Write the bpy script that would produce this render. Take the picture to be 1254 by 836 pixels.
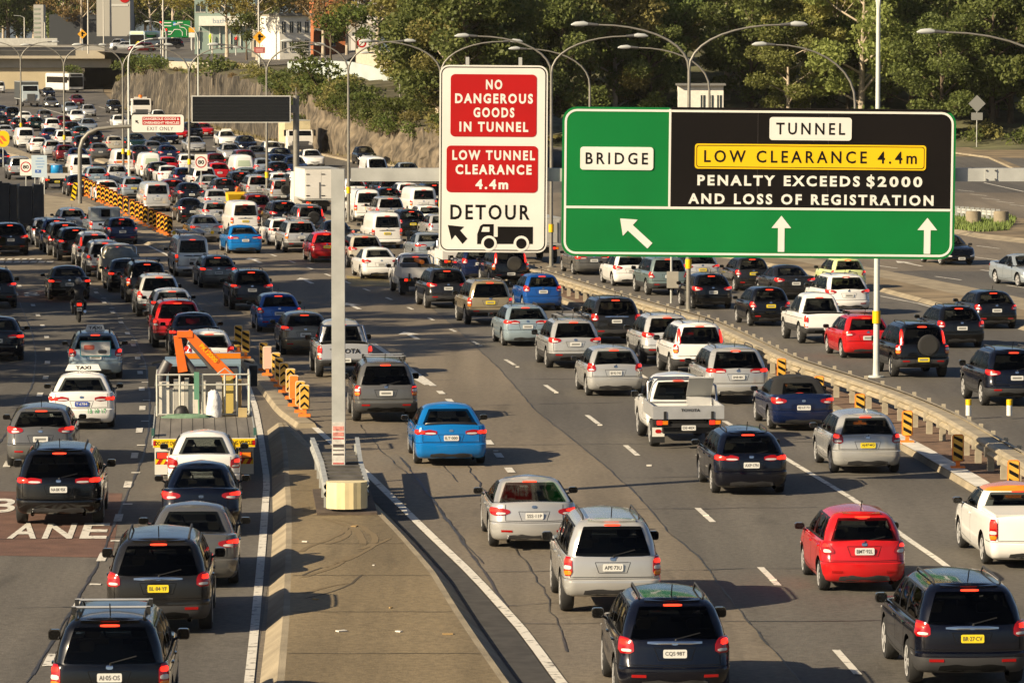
import bpy, bmesh, math, random
import numpy as np
from mathutils import Vector, Matrix
R = math.radians
random.seed(7)
for _o in list(bpy.data.objects):
    bpy.data.objects.remove(_o)
SC = bpy.context.scene
COL = SC.collection

# ------------------------------------------------------------------ camera, sky, sun, exposure
FPX, YH, CAMZ = 5300.0, 45.0, 10.6           # focal length and eye level, in units of a 1254 px wide frame
PITCH = math.atan((418.0 - YH) / FPX)
cam_data = bpy.data.cameras.new('camera')
cam_data.sensor_width = 36.0
cam_data.lens = 36.0 * FPX / 1254.0
cam_data.clip_start, cam_data.clip_end = 1.0, 6000.0
cam = bpy.data.objects.new('camera', cam_data)
COL.objects.link(cam)
cam.location = (0, 0, CAMZ)
cam.rotation_euler = (R(90) - PITCH, 0, 0)
SC.camera = cam

SUN_AZ, SUN_EL = R(237), R(26.5)
world = bpy.data.worlds.new('World')
SC.world = world
world.use_nodes = True
_nt = world.node_tree
_bg = _nt.nodes['Background']
_sky = _nt.nodes.new('ShaderNodeTexSky')
_sky.sky_type = 'NISHITA'
_sky.sun_disc = False
_sky.sun_elevation, _sky.sun_rotation = SUN_EL, SUN_AZ
_sky.air_density, _sky.dust_density, _sky.ozone_density = 0.65, 1.2, 1.0
_nt.links.new(_sky.outputs[0], _bg.inputs[0])
_bg.inputs[1].default_value = 0.05
sun_data = bpy.data.lights.new('sun', 'SUN')
sun_data.energy, sun_data.angle, sun_data.color = 5.0, R(0.53), (1.0, 0.82, 0.57)
sun = bpy.data.objects.new('sun', sun_data)
COL.objects.link(sun)
_to_sun = Vector((math.sin(SUN_AZ) * math.cos(SUN_EL), math.cos(SUN_AZ) * math.cos(SUN_EL), math.sin(SUN_EL)))
sun.rotation_euler = _to_sun.to_track_quat('Z', 'Y').to_euler()
sun.location = (-60, -20, 60)
vs = SC.view_settings
SC.display_settings.display_device = 'sRGB'
vs.view_transform, vs.look, vs.exposure, vs.gamma, vs.use_curve_mapping = 'Standard', 'None', 0.85, 1.0, False
SC.cycles.max_bounces = 6; SC.cycles.transparent_max_bounces = 12
SC.cycles.caustics_reflective = SC.cycles.caustics_refractive = False

# ------------------------------------------------------------------ the lie of the land
_KY = [100, 113, 131, 150, 200, 260, 309, 341, 378, 430, 485, 567, 667, 770, 900, 1100]
_KS = [6.6, 7.6, 9.0, 10.5, 14.5, 19.1, 23.0, 25.6, 28.9, 34.6, 40.5, 48.5, 58.4, 68.5, 81.3, 101.0]
_gy = np.arange(100, 1100.5, 1.0)
_gs = np.interp(_gy, _KY, _KS)
_pad = np.concatenate([_gs[0] - np.arange(60, 0, -1) * 0.076, _gs, _gs[-1] + np.arange(1, 61) * 0.098])
_ker = np.exp(-0.5 * (np.arange(-60, 61) / 22.0) ** 2); _ker /= _ker.sum()
_gs = np.convolve(_pad, _ker, 'valid')
def ray(x, y, depth):
    v = (y - 418.0) / FPX
    return Vector(((x - 627.0) / FPX * depth, depth * (math.cos(PITCH) - v * math.sin(PITCH)),
                   CAMZ + depth * (-math.sin(PITCH) - v * math.cos(PITCH))))
def scale_at(y): return float(np.interp(y, _gy, _gs))
_prof = [ray(627, float(y), FPX / float(s)) for y, s in zip(_gy, _gs)]
_pY = np.array([p.y for p in _prof])[::-1]; _pZ = np.array([p.z for p in _prof])[::-1]
def gz(Y): return float(np.interp(Y, _pY, _pZ))
def G(x, y):
    """ground point seen at (x, y) in the 1254 x 836 frame"""
    p = ray(x, y, FPX / scale_at(y))
    return Vector((p.x, p.y, gz(p.y)))
def heading(Y):
    return R(float(np.interp(Y, [70, 95, 120, 150, 190, 235, 400, 700], [-2.6, -3.6, -4.6, -6.6, -9.0, -11.0, -11.5, -11.5])))

# ------------------------------------------------------------------ mesh and object helpers
class MB:
    def __init__(self): self.v, self.f, self.m, self.s = [], [], [], []
    def add(self, vs_, fs_, mi=0, smooth=False):
        b = len(self.v); self.v.extend([tuple(p) for p in vs_])
        for f in fs_:
            self.f.append(tuple(i + b for i in f)); self.m.append(mi); self.s.append(smooth)
        return self
    def box(self, c, d, mi=0, M=None):
        x, y, z = c; a, b, h = d[0] / 2, d[1] / 2, d[2] / 2
        p = [Vector((x + i * a, y + j * b, z + k * h)) for k in (-1, 1) for j in (-1, 1) for i in (-1, 1)]
        if M is not None: p = [M @ q for q in p]
        return self.add(p, [(0, 2, 3, 1), (4, 5, 7, 6), (0, 1, 5, 4), (2, 6, 7, 3), (0, 4, 6, 2), (1, 3, 7, 5)], mi)
    def tube(self, pts, r, n=8, mi=0, caps=True):
        pts = [Vector(p) for p in pts]; rs = r if isinstance(r, (list, tuple)) else [r] * len(pts)
        V, F = [], []; up = None
        for i, p in enumerate(pts):
            t = (pts[min(i + 1, len(pts) - 1)] - pts[max(i - 1, 0)]).normalized()
            if up is None: up = Vector((0, 0, 1)) if abs(t.z) < .9 else Vector((0, 1, 0))
            a = t.cross(up); 
            if a.length < 1e-5: a = t.cross(Vector((1, 0, 0)))
            a.normalize(); b = a.cross(t); up = b
            for k in range(n):
                q = 2 * math.pi * k / n
                V.append(p + (a * math.cos(q) + b * math.sin(q)) * rs[i])
        for i in range(len(pts) - 1):
            for k in range(n):
                F.append((i * n + k, i * n + (k + 1) % n, (i + 1) * n + (k + 1) % n, (i + 1) * n + k))
        self.add(V, F, mi, True)
        if caps:
            self.add(V[:n], [tuple(range(n - 1, -1, -1))], mi); self.add(V[-n:], [tuple(range(n))], mi)
        return self
    def prism(self, poly, depth, M, mi=0, side_mi=None):
        """poly in local XY, extruded to local +Z by depth, then M"""
        n = len(poly)
        V = [M @ Vector((p[0], p[1], 0)) for p in poly] + [M @ Vector((p[0], p[1], depth)) for p in poly]
        self.add(V, [tuple(range(n, 2 * n)), tuple(range(n - 1, -1, -1))], mi)
        self.add(V, [(i, (i + 1) % n, n + (i + 1) % n, n + i) for i in range(n)], mi if side_mi is None else side_mi)
        return self
    def quad(self, a, b, c, d, mi=0): return self.add([a, b, c, d], [(0, 1, 2, 3)], mi)
    def mesh(self, name, mats=(), sharp=None):
        me = bpy.data.meshes.new(name)
        me.from_pydata(self.v, [], self.f)
        for m in mats: me.materials.append(m)
        me.polygons.foreach_set('material_index', self.m)
        me.polygons.foreach_set('use_smooth', self.s)
        me.update()
        if sharp: me.set_sharp_from_angle(angle=R(sharp))
        return me
    def build(self, name, mats, parent=None, loc=None, sharp=None):
        o = bpy.data.objects.new(name, self.mesh(name, mats if isinstance(mats, (list, tuple)) else [mats], sharp))
        COL.objects.link(o)
        if parent is not None: o.parent = parent
        if loc is not None: o.location = loc
        return o
def tag(o, label=None, cat=None, group=None, kind=None):
    if label: o['label'] = label
    if cat: o['category'] = cat
    if group: o['group'] = group
    if kind: o['kind'] = kind
    return o
def thing(name, label, cat, loc=(0, 0, 0), rz=0.0, group=None):
    o = bpy.data.objects.new(name, None); COL.objects.link(o)
    o.empty_display_size = 0.3
    o.location = loc; o.rotation_euler = (0, 0, rz)
    return tag(o, label, cat, group)
def put(name, me, parent=None, loc=None):
    o = bpy.data.objects.new(name, me); COL.objects.link(o)
    if parent is not None: o.parent = parent
    if loc is not None: o.location = loc
    return o
def copy_tree(o, parent=None):
    c = o.copy(); COL.objects.link(c); c.parent = parent
    for ch in list(o.children): copy_tree(ch, c)
    return c
def rrect(w, h, r, n=5, cx=0, cy=0):
    r = min(r, w / 2, h / 2); P = []
    for sx, sy, a0 in ((1, 1, 0), (-1, 1, 90), (-1, -1, 180), (1, -1, 270)):
        for k in range(n + 1):
            a = R(a0 + 90 * k / n)
            P.append((cx + sx * (w / 2 - r) + r * math.cos(a), cy + sy * (h / 2 - r) + r * math.sin(a)))
    return P
_tc = {}
def text_geo(s, size, bold=0.0, spacing=1.0):
    key = (s, size, bold, spacing)
    if key not in _tc:
        cu = bpy.data.curves.new('lettering', 'FONT')
        cu.body = s; cu.size = size; cu.align_x = 'CENTER'; cu.align_y = 'CENTER'
        cu.space_character = spacing; cu.offset = bold; cu.resolution_u = 3; cu.fill_mode = 'FRONT'
        o = bpy.data.objects.new('lettering', cu); COL.objects.link(o)
        me = o.evaluated_get(bpy.context.evaluated_depsgraph_get()).to_mesh()
        V = [tuple(v.co) for v in me.vertices]; F = [tuple(p.vertices) for p in me.polygons]
        bpy.data.objects.remove(o); bpy.data.curves.remove(cu)
        if V:
            xs = [p[0] for p in V]; ys = [p[1] for p in V]
            ox, oy = (min(xs) + max(xs)) / 2, (min(ys) + max(ys)) / 2
            V = [(p[0] - ox, p[1] - oy, 0) for p in V]
        _tc[key] = (V, F)
    return _tc[key]
def text_size(s, size, bold=0.0, spacing=1.0):
    V, F = text_geo(s, size, bold, spacing)
    return max(p[0] for p in V) - min(p[0] for p in V), max(p[1] for p in V) - min(p[1] for p in V)
def put_text(mb, s, M, mi, size=None, width=None, height=None, bold=0.0, spacing=1.0):
    """lettering in local XY scaled to a width and height, then M"""
    V, F = text_geo(s, 1.0 if size is None else size, bold, spacing)
    w, h = text_size(s, 1.0 if size is None else size, bold, spacing)
    sx = width / w if width else (height / h if height else 1); sy = height / h if height else sx
    mb.add([M @ Vector((p[0] * sx, p[1] * sy, 0)) for p in V], F, mi)

# ------------------------------------------------------------------ materials
MATS = {}
def nd(nt, t, **kw):
    n = nt.nodes.new(t)
    for k, v in kw.items(): setattr(n, k, v)
    return n
def mat(name, col, rough=.6, metal=0.0, coat=0.0, emit=None, estr=0.0, spec=.5, var=0.0, vscale=3.0, bump=0.0, bscale=30.0, stretch=None):
    if name in MATS: return MATS[name]
    m = bpy.data.materials.new(name); m.use_nodes = True
    nt = m.node_tree; b = nt.nodes['Principled BSDF']
    b.inputs['Base Color'].default_value = (*col, 1); b.inputs['Roughness'].default_value = rough
    b.inputs['Metallic'].default_value = metal; b.inputs['Coat Weight'].default_value = coat
    b.inputs['Coat Roughness'].default_value = .04; b.inputs['Specular IOR Level'].default_value = spec
    if emit: b.inputs['Emission Color'].default_value = (*emit, 1); b.inputs['Emission Strength'].default_value = estr
    if var or bump:
        tc = nd(nt, 'ShaderNodeTexCoord'); mp = nd(nt, 'ShaderNodeMapping')
        if stretch: mp.inputs['Scale'].default_value = stretch
        nt.links.new(tc.outputs['Object'], mp.inputs[0])
    if var:
        n = nd(nt, 'ShaderNodeTexNoise'); n.inputs['Scale'].default_value = vscale; n.inputs['Detail'].default_value = 6
        nt.links.new(mp.outputs[0], n.inputs['Vector'])
        r = nd(nt, 'ShaderNodeValToRGB')
        lo = [c * (1 - var) for c in col]; hi = [min(1, c * (1 + var)) for c in col]
        r.color_ramp.elements[0].position, r.color_ramp.elements[1].position = .32, .68
        r.color_ramp.elements[0].color, r.color_ramp.elements[1].color = (*lo, 1), (*hi, 1)
        nt.links.new(n.outputs[0], r.inputs[0]); nt.links.new(r.outputs[0], b.inputs['Base Color'])
    if bump:
        n2 = nd(nt, 'ShaderNodeTexNoise'); n2.inputs['Scale'].default_value = bscale; n2.inputs['Detail'].default_value = 5
        nt.links.new(mp.outputs[0], n2.inputs['Vector'])
        bp = nd(nt, 'ShaderNodeBump'); bp.inputs['Strength'].default_value = bump; bp.inputs['Distance'].default_value = .05
        nt.links.new(n2.outputs[0], bp.inputs['Height']); nt.links.new(bp.outputs[0], b.inputs['Normal'])
    MATS[name] = m
    return m
def asphalt(name, col, patch):
    """two scales of aggregate, long wheel tracks and oil stains down the lanes, blotchy wear"""
    m = bpy.data.materials.new(name); m.use_nodes = True; nt = m.node_tree; b = nt.nodes['Principled BSDF']
    L = nt.links.new
    tc = nd(nt, 'ShaderNodeTexCoord')
    def noise(scale, detail, st=(1, 1, 1), rot=0):
        mp = nd(nt, 'ShaderNodeMapping'); mp.inputs['Scale'].default_value = st; mp.inputs['Rotation'].default_value = (0, 0, rot)
        L(tc.outputs['Object'], mp.inputs[0])
        n = nd(nt, 'ShaderNodeTexNoise'); n.inputs['Scale'].default_value = scale; n.inputs['Detail'].default_value = detail
        L(mp.outputs[0], n.inputs['Vector']); return n.outputs[0]
    def ramp(src, p0, p1, v0, v1):
        r = nd(nt, 'ShaderNodeMapRange'); r.inputs[1].default_value, r.inputs[2].default_value = p0, p1
        r.inputs[3].default_value, r.inputs[4].default_value = v0, v1; L(src, r.inputs[0]); return r.outputs[0]
    def mul(a, c):
        x = nd(nt, 'ShaderNodeMath', operation='MULTIPLY'); L(a, x.inputs[0]); L(c, x.inputs[1]); return x.outputs[0]
    grain = ramp(noise(9.0, 8), .3, .7, .78, 1.22)
    tracks = ramp(noise(.9, 4, (1, .02, 1), R(-4)), .35, .7, 1.10, .80)
    blot = ramp(noise(.10, 5, (1, .45, 1)), .35, .68, .84, 1.14)
    oil = ramp(noise(1.4, 6, (1, .16, 1), R(-4)), .60, .74, 1.0, .74)
    k = mul(mul(grain, tracks), mul(blot, oil))
    mix = nd(nt, 'ShaderNodeMix', data_type='RGBA'); mix.inputs[6].default_value = (*col, 1); mix.inputs[7].default_value = (*patch, 1)
    L(ramp(noise(.05, 3, (1.4, .4, 1)), .42, .6, 0, 1), mix.inputs[0])
    sc = nd(nt, 'ShaderNodeVectorMath', operation='SCALE'); L(mix.outputs[2], sc.inputs[0]); L(k, sc.inputs['Scale'])
    L(sc.outputs[0], b.inputs['Base Color'])
    b.inputs['Roughness'].default_value = .78; b.inputs['Specular IOR Level'].default_value = .35
    bp = nd(nt, 'ShaderNodeBump'); bp.inputs['Strength'].default_value = .5; bp.inputs['Distance'].default_value = .02
    L(noise(26, 4), bp.inputs['Height']); L(bp.outputs[0], b.inputs['Normal'])
    MATS[name] = m
    return m
M_road = asphalt('asphalt_warm', (.197, .165, .120), (.164, .140, .106))
M_road2 = asphalt('asphalt_grey', (.133, .121, .101), (.107, .100, .087))
M_red = mat('bus_lane_red', (.13, .068, .046), .85, var=.25, vscale=1.5, bump=.3)
def worn_paint(name, col, under=(.09, .08, .065)):
    m = mat(name, col, .7); nt = m.node_tree; b = nt.nodes['Principled BSDF']
    tc = nd(nt, 'ShaderNodeTexCoord'); n = nd(nt, 'ShaderNodeTexNoise'); n.inputs['Scale'].default_value = 6; n.inputs['Detail'].default_value = 8
    nt.links.new(tc.outputs['Object'], n.inputs['Vector'])
    r = nd(nt, 'ShaderNodeValToRGB'); r.color_ramp.elements[0].position, r.color_ramp.elements[1].position = .30, .44
    r.color_ramp.elements[0].color, r.color_ramp.elements[1].color = (*under, 1), (*col, 1)
    nt.links.new(n.outputs[0], r.inputs[0]); nt.links.new(r.outputs[0], b.inputs['Base Color'])
    return m
M_paint = worn_paint('road_paint_white', (.66, .63, .55))
M_paint_y = worn_paint('road_paint_yellow', (.26, .20, .07))
M_tar = mat('tar_seal', (.045, .042, .038), .5, var=.3)
M_conc = mat('concrete', (.28, .235, .16), .85, var=.25, vscale=1.2, bump=.3)
M_conc_l = mat('pale_concrete', (.52, .49, .42), .8, var=.15, vscale=1.5, bump=.2)
M_pave = asphalt('island_paving', (.245, .190, .108), (.175, .137, .080))
M_brick = mat('brown_paving', (.16, .10, .065), .9, var=.3, vscale=2.5, bump=.3)
M_dirt = mat('dry_ground', (.19, .145, .085), .95, var=.4, vscale=.35, bump=.5, bscale=3)
M_grassm = mat('grass_blades', (.10, .15, .03), .8, var=.35, vscale=1.0)
M_steel = mat('galvanised_steel', (.44, .45, .42), .5, metal=.3, var=.16, vscale=1.8)
M_steel_d = mat('dark_steel', (.10, .10, .10), .5, metal=.3)
M_rail = mat('weathered_guard_rail', (.37, .315, .215), .6, metal=.15, var=.22, vscale=2.0)
M_post = mat('guard_post', (.34, .30, .22), .8, var=.25, vscale=3)
M_black = mat('black_plastic', (.012, .012, .012), .55)
M_rubber = mat('tyre_rubber', (.016, .016, .016), .8)
M_white = mat('sign_white', (.68, .67, .61), .45, var=.06, vscale=.8)
M_signred = mat('sign_red', (.38, .004, .004), .5, spec=.3, var=.05, vscale=1.5)
M_green = mat('sign_green', (.0, .155, .030), .5, spec=.3, var=.08, vscale=.6)
M_signblk = mat('sign_black', (.0035, .0022, .0016), .6, spec=.2, var=.35, vscale=.6)
M_yellow = mat('sign_yellow', (.76, .48, .0), .45)
M_wyel = mat('weathered_yellow', (.64, .36, .045), .6, var=.2, vscale=4)
M_letblk = mat('letter_black', (.006, .005, .0045), .6, spec=.2)
M_orange = mat('hazard_orange', (.75, .20, .02), .6, var=.15, vscale=4)
M_alu = mat('sheet_aluminium', (.55, .56, .56), .4, metal=.6, var=.08)
# ------------------------------------------------------------------ ground, roads, markings
def LX(pts, smooth=1):
    """pixel polyline -> X as a function of Y on the ground"""
    g = sorted(((p.y, p.x) for p in (G(*q) for q in pts)))
    ys = np.array([a for a, _ in g]); xs = np.array([b for _, b in g])
    lo, hi = ys[0], ys[-1]
    yy = np.linspace(lo, hi, 160); xx = np.interp(yy, ys, xs)
    for _ in range(smooth * 6):
        xx[1:-1] = (xx[:-2] + 2 * xx[1:-1] + xx[2:]) / 4
    sl = (xx[6] - xx[0]) / max(yy[6] - yy[0], 1e-3); sh = (xx[-1] - xx[-7]) / max(yy[-1] - yy[-7], 1e-3)
    def fn(Y, off=0.0):
        if Y < lo: return float(xx[0] + (Y - lo) * sl + off)
        if Y > hi: return float(xx[-1] + (Y - hi) * sh + off)
        return float(np.interp(Y, yy, xx) + off)
    fn.lo, fn.hi = lo, hi
    return fn
def yrange(a, b, step): return list(np.linspace(a, b, max(2, int(abs(b - a) / step) + 1)))
def sheet(mb, fl, fr, Y0, Y1, dz, mi=0, step=3.0, nx=1):
    for Ya, Yb in zip(*(lambda q: (q[:-1], q[1:]))(yrange(Y0, Y1, step))):
        for i in range(nx):
            P = []
            for Y, u in ((Ya, i / nx), (Ya, (i + 1) / nx), (Yb, (i + 1) / nx), (Yb, i / nx)):
                l, r = fl(Y), fr(Y); P.append((l + (r - l) * u, Y, gz(Y) + dz))
            mb.quad(*P, mi)
    return mb
def line(mb, fn, Y0, Y1, w, dz, mi=0, step=3.0):
    return sheet(mb, lambda Y: fn(Y) - w / 2, lambda Y: fn(Y) + w / 2, Y0, Y1, dz, mi, step)
def poly_ground(mb, pts, dz, mi=0):
    V = [G(*p) for p in pts]
    return mb.add([(p.x, p.y, p.z + dz) for p in V], [tuple(range(len(V)))], mi)
def struct(name, mb, mats): return tag(mb.build(name, mats), kind='structure')
Yof = lambda y: G(627, y).y

# terrain: one sheet to the horizon
mb = MB()
ys_ = [-60, 0, 40, 60] + yrange(70, 560, 7) + [620, 700, 800, 950, 1150]
xs_ = [-390, -300, -220, -150, -90, -60, -40, -20, 0, 20, 40, 60, 90, 150, 220, 300, 390]
V = [(x, y, gz(y) - .06) for y in ys_ for x in xs_]; n = len(xs_)
mb.add(V, [(j * n + i, j * n + i + 1, (j + 1) * n + i + 1, (j + 1) * n + i) for j in range(len(ys_) - 1) for i in range(n - 1)])
struct('ground', mb, M_dirt)

# the two asphalt sheets
f_right = LX([(1500, 236), (1254, 222), (1185, 196), (1100, 182), (900, 170), (640, 166), (510, 201), (432, 193), (348, 174), (272, 156), (210, 143), (140, 126), (100, 114)], 0)
seam = LX([(657, 504), (737, 567), (778, 604), (821, 654), (854, 680), (901, 743), (982, 836)])
seam_far = LX([(470, 330), (500, 352), (552, 396), (610, 450), (657, 504)])
f_rightedge = LX([(1254, 224), (1180, 197), (1100, 187), (900, 178), (700, 173)], 0)
Yfar = Yof(105)
mb = MB()
def xr_road(Y):
    return 90.0 if Y < 330 else float(np.interp(Y, [330, 365, 420, 520, 600, 700, 900], [90, 60, 0, -38, -55, -66, -85]))
sheet(mb, lambda Y: float(np.interp(Y, [20, 60, 236, 290, 500, 900], [-9, -11.5, -31.5, -50, -100, -200])), xr_road, 20, Yfar, 0.0, 0, 5, 6)
struct('road', mb, M_road)
mb = MB()   # newer, greyer mix right of the seam and on the left carriageway
sheet(mb, lambda Y: seam(Y) if Y < Yof(504) else seam_far(Y), lambda Y: 40, 60, Yof(332), .004, 0, 3, 3)
f_newl = LX([(333, 560), (335, 640), (330, 700), (322, 760), (310, 836)])
f_new2 = LX([(227, 353), (241, 370), (275, 417), (313, 500), (333, 560)])
sheet(mb, lambda Y: -.1183 * Y - 3.2, lambda Y: f_newl(Y) if Y < Yof(560) else f_new2(Y), 60, Yof(353), .004, 0, 3, 3)
sheet(mb, lambda Y: float(np.interp(Y, [236, 290, 500, 900], [-31, -49, -99, -190])), xr_road, Yof(236), Yfar - 1, .004, 0, 8, 4)
struct('resurfaced_lanes', mb, M_road2)

B_line = LX([(64, 804), (100, 733), (115, 705), (140, 652), (153, 607), (162, 573), (171, 526), (175, 497), (173, 467), (170, 445), (166, 428), (158, 412), (150, 397), (140, 385), (112, 351)])
A_line = LX([(-60, 660), (5, 578), (46, 492), (57, 460), (59, 432), (57, 410), (45, 383), (38, 369), (20, 345)])
mb = MB()
poly_ground(mb, [(-90, 600), (150, 604), (137, 683), (-110, 678)], .008)
poly_ground(mb, [(-60, 355), (100, 357), (128, 371), (-50, 370)], .008)
struct('bus_lane_surface', mb, M_red)

# tar seams and sealed cracks
mb = MB()
def tarline(pts, w=.06, jit=.05, seed=1):
    jit *= .55
    fn = LX(pts, 0); rnd = random.Random(seed); P = []
    for Y in yrange(fn.lo, fn.hi, .9): P.append((fn(Y) + rnd.uniform(-jit, jit), Y))
    for (xa, ya), (xb, yb) in zip(P[:-1], P[1:]):
        k = w * rnd.uniform(.2, .65)
        mb.quad((xa - k / 2, ya, gz(ya) + .013), (xa + k / 2, ya, gz(ya) + .013), (xb + k / 2, yb, gz(yb) + .013), (xb - k / 2, yb, gz(yb) + .013))
tarline([(33, 836), (80, 760), (120, 690), (150, 620), (175, 560), (183, 520), (183, 480), (178, 445), (165, 415), (133, 370), (112, 351)], .11, .03)
tarline([(24, 370), (40, 410), (44, 440), (40, 470), (28, 497), (-30, 590)], .10, .03, 2)
tarline([(657, 504), (737, 567), (778, 604), (821, 654), (854, 680), (901, 743), (982, 836)], .07, .05, 3)
tarline([(490, 560), (514, 590), (544, 633), (587, 692), (630, 758)], .13, .04, 4)
tarline([(571, 570), (587, 593), (633, 672), (656, 705), (673, 741), (693, 798)], .07, .10, 5)
tarline([(440, 520), (470, 555), (520, 600), (590, 690)], .05, .08, 6)
tarline([(227, 353), (241, 370), (275, 417), (300, 460)], .09, .03, 7)
tarline([(237, 353), (278, 389), (314, 424), (332, 450)], .09, .03, 8)
tarline([(470, 330), (500, 352), (552, 396), (610, 450), (657, 504)], .06, .05, 9)
tarline([(330, 355), (420, 440), (480, 500), (560, 590)], .05, .06, 11)
rnd = random.Random(5)
for y, x0, x1 in ((466, 500, 900), (497, 560, 760), (545, 610, 1010), (585, 760, 1100), (625, 690, 1000), (700, 560, 1010), (742, 610, 700), (764, 620, 1090), (430, 470, 700),
                  (625, 0, 290), (660, 0, 300), (745, 20, 300), (693, 130, 310), (470, 60, 170), (520, 50, 170)):      # transverse joints
    a, b = G(x0, y), G(x1, y - 4); m_ = max(4, int((b - a).length / .8)); pts = []
    for i in range(m_ + 1):
        p = a.lerp(b, i / m_); pts.append((p.x, p.y + rnd.uniform(-.10, .10)))
    for (xa, ya), (xb, yb) in zip(pts[:-1], pts[1:]):
        k = rnd.uniform(.010, .035); mb.quad((xa, ya - k, gz(ya) + .012), (xb, yb - k, gz(yb) + .012), (xb, yb + k, gz(yb) + .012), (xa, ya + k, gz(ya) + .012))
struct('road_tar_seams', mb, M_tar)

# painted markings
mb = MB()
ZP = .018
D_pts = [(1037, 811), (943, 706), (864, 631), (774, 552), (726, 514), (674, 476), (625, 444), (582, 420), (555, 405), (528, 391), (503, 378), (477, 366), (449, 355), (425, 346), (402, 337), (380, 329), (358, 321), (335, 313)]
D_line = LX(D_pts)
def dash(fn, y, length, w=.14):
    Y = Yof(y); line(mb, fn, Y - length / 2, Y + length / 2, w, ZP, 0, 1.5)
for i, (x, y) in enumerate(D_pts): dash(D_line, y, 3.0 if i < 7 else 1.9)
W1 = LX([(380, 519), (454, 584), (531, 659), (580, 705), (643, 775), (690, 840), (740, 900)])
line(mb, W1, 55, Yof(519), .19, ZP)
W2 = LX([(457, 421), (531, 473), (551, 491), (599, 542), (611, 558), (624, 576), (700, 662)])
line(mb, W2, Yof(473), Yof(421), .22, ZP)
for y in (481, 491, 542, 558, 576, 594, 614, 636): dash(W2, y, 1.3, .2)
poly_ground(mb, [(500, 461), (506, 459), (531, 471), (520, 472)], ZP)
E_line = LX([(887, 516), (961, 561), (1044, 611), (1105, 656), (1155, 690), (1270, 780)])
line(mb, E_line, 60, Yof(516), .15, ZP)
E2 = LX([(690, 381), (740, 425), (785, 460), (887, 516)])
for y in (500, 460, 430, 405): dash(E2, y, 2.6)
K_line = LX([(640, 352), (690, 372), (760, 397), (845, 424), (930, 462), (1000, 497), (1050, 525), (1105, 552), (1181, 597), (1262, 648), (1400, 735)])
line(mb, lambda Y: K_line(Y) - .35, Yof(430), Yof(352), .12, ZP)
for Y in np.arange(72, 205, 7.6): line(mb, B_line, Y, Y + 1.5, .18, ZP, 0, 1.5); line(mb, lambda q: B_line(q) + .12, Y + 3.6, Y + 3.85, .22, ZP)
for Y in np.arange(100, 205, 7.6): line(mb, A_line, Y, Y + 1.6, .18, ZP, 0, 1.6)
RL = LX([(297, 900), (305, 836), (313, 758), (322, 659), (327, 589), (319, 533), (313, 500), (303, 470)])
line(mb, RL, 60, Yof(470), .16, ZP)
W5 = LX([(171, 296), (204, 312), (222, 325)]); line(mb, W5, W5.lo, W5.hi, .15, ZP)
def ground_letter(s, xa, xb, y0, y1):     # lettering stretched along the lane
    a, b, c = G(xa, y0), G(xb, y0), G((xa + xb) / 2, y1)
    w, Ln = b.x - a.x, c.y - a.y
    V, F = text_geo(s, 1.0, .02); tw, th = text_size(s, 1.0, .02); h = heading(a.y)
    out = []
    for p in V:
        X = (a.x + b.x) / 2 + p[0] / tw * w + (p[1] / th + .5) * Ln * math.tan(h); Y = a.y + (p[1] / th + .5) * Ln
        out.append((X, Y, gz(Y) + ZP))
    mb.add(out, F)
for s, xa, xb in (('L', -35, -6), ('A', 8, 44), ('N', 51, 88), ('E', 97, 130)): ground_letter(s, xa, xb, 660, 641)
for s, xa, xb in (('B', -16, 16), ('U', 26, 62), ('S', 74, 110)): ground_letter(s, xa, xb, 628, 611)
for s, xa, xb in (('B', -2, 8), ('U', 14, 24), ('S', 32, 50)): ground_letter(s, xa, xb, 362.5, 358)
for i in range(7):     # give way dashes across the bus lane
    poly_ground(mb, [(-10 + i * 9, 318.5), (-4 + i * 9, 318.5), (-2 + i * 9, 316.8), (-8 + i * 9, 316.8)], ZP)
    poly_ground(mb, [(-4 + i * 10, 322), (4 + i * 10, 322), (6 + i * 10, 320), (-2 + i * 10, 320)], ZP)
def lane_arrow(x, y, L=5.0, turn=0):
    p = G(x, y); h = heading(p.y)
    sh = [(-.1, -L / 2), (.1, -L / 2), (.1, L * .12), (.42, L * .12), (0, L / 2), (-.42, L * .12), (-.1, L * .12)]
    if turn: sh = [(-.1, -L / 2), (.1, -L / 2), (.1, L * .05), (turn * .5, L * .22), (turn * .5, L * .34), (turn * 1.0, L * .16), (turn * .5, L * -.02), (turn * .5, L * .10), (-.1, L * .0)]
    V = []
    for u, v in sh:
        Y = p.y + v * math.cos(h) - u * math.sin(h); V.append((p.x + u * math.cos(h) + v * math.sin(h), Y, gz(Y) + ZP))
    mb.add(V, [tuple(range(len(V)))])
for q in ((503, 411), (375, 344), (312, 319), (432, 375), (1113, 323), (228, 179), (168, 167)): lane_arrow(*q)
for x, y, L in ((1085, 327, 3), (1161, 341, 3.2), (1217, 333, 3.2), (1207, 317, 3.2), (1210, 303, 3.2), (1250, 352, 3.2), (1140, 317, 3), (1183, 234, 3), (1198, 239, 3), (1213, 244, 3), (1231, 248, 3), (1248, 252, 3)):
    p = G(x, y); h = R(-17)
    d = Vector((math.sin(h), math.cos(h))); s_ = Vector((d.y, -d.x)) * .075
    P = [(p.x + a * d.x + c * s_.x, p.y + a * d.y + c * s_.y) for a, c in ((-L / 2, -1), (-L / 2, 1), (L / 2, 1), (L / 2, -1))]
    mb.add([(a, b, gz(b) + ZP) for a, b in P], [(0, 1, 2, 3)])
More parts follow.
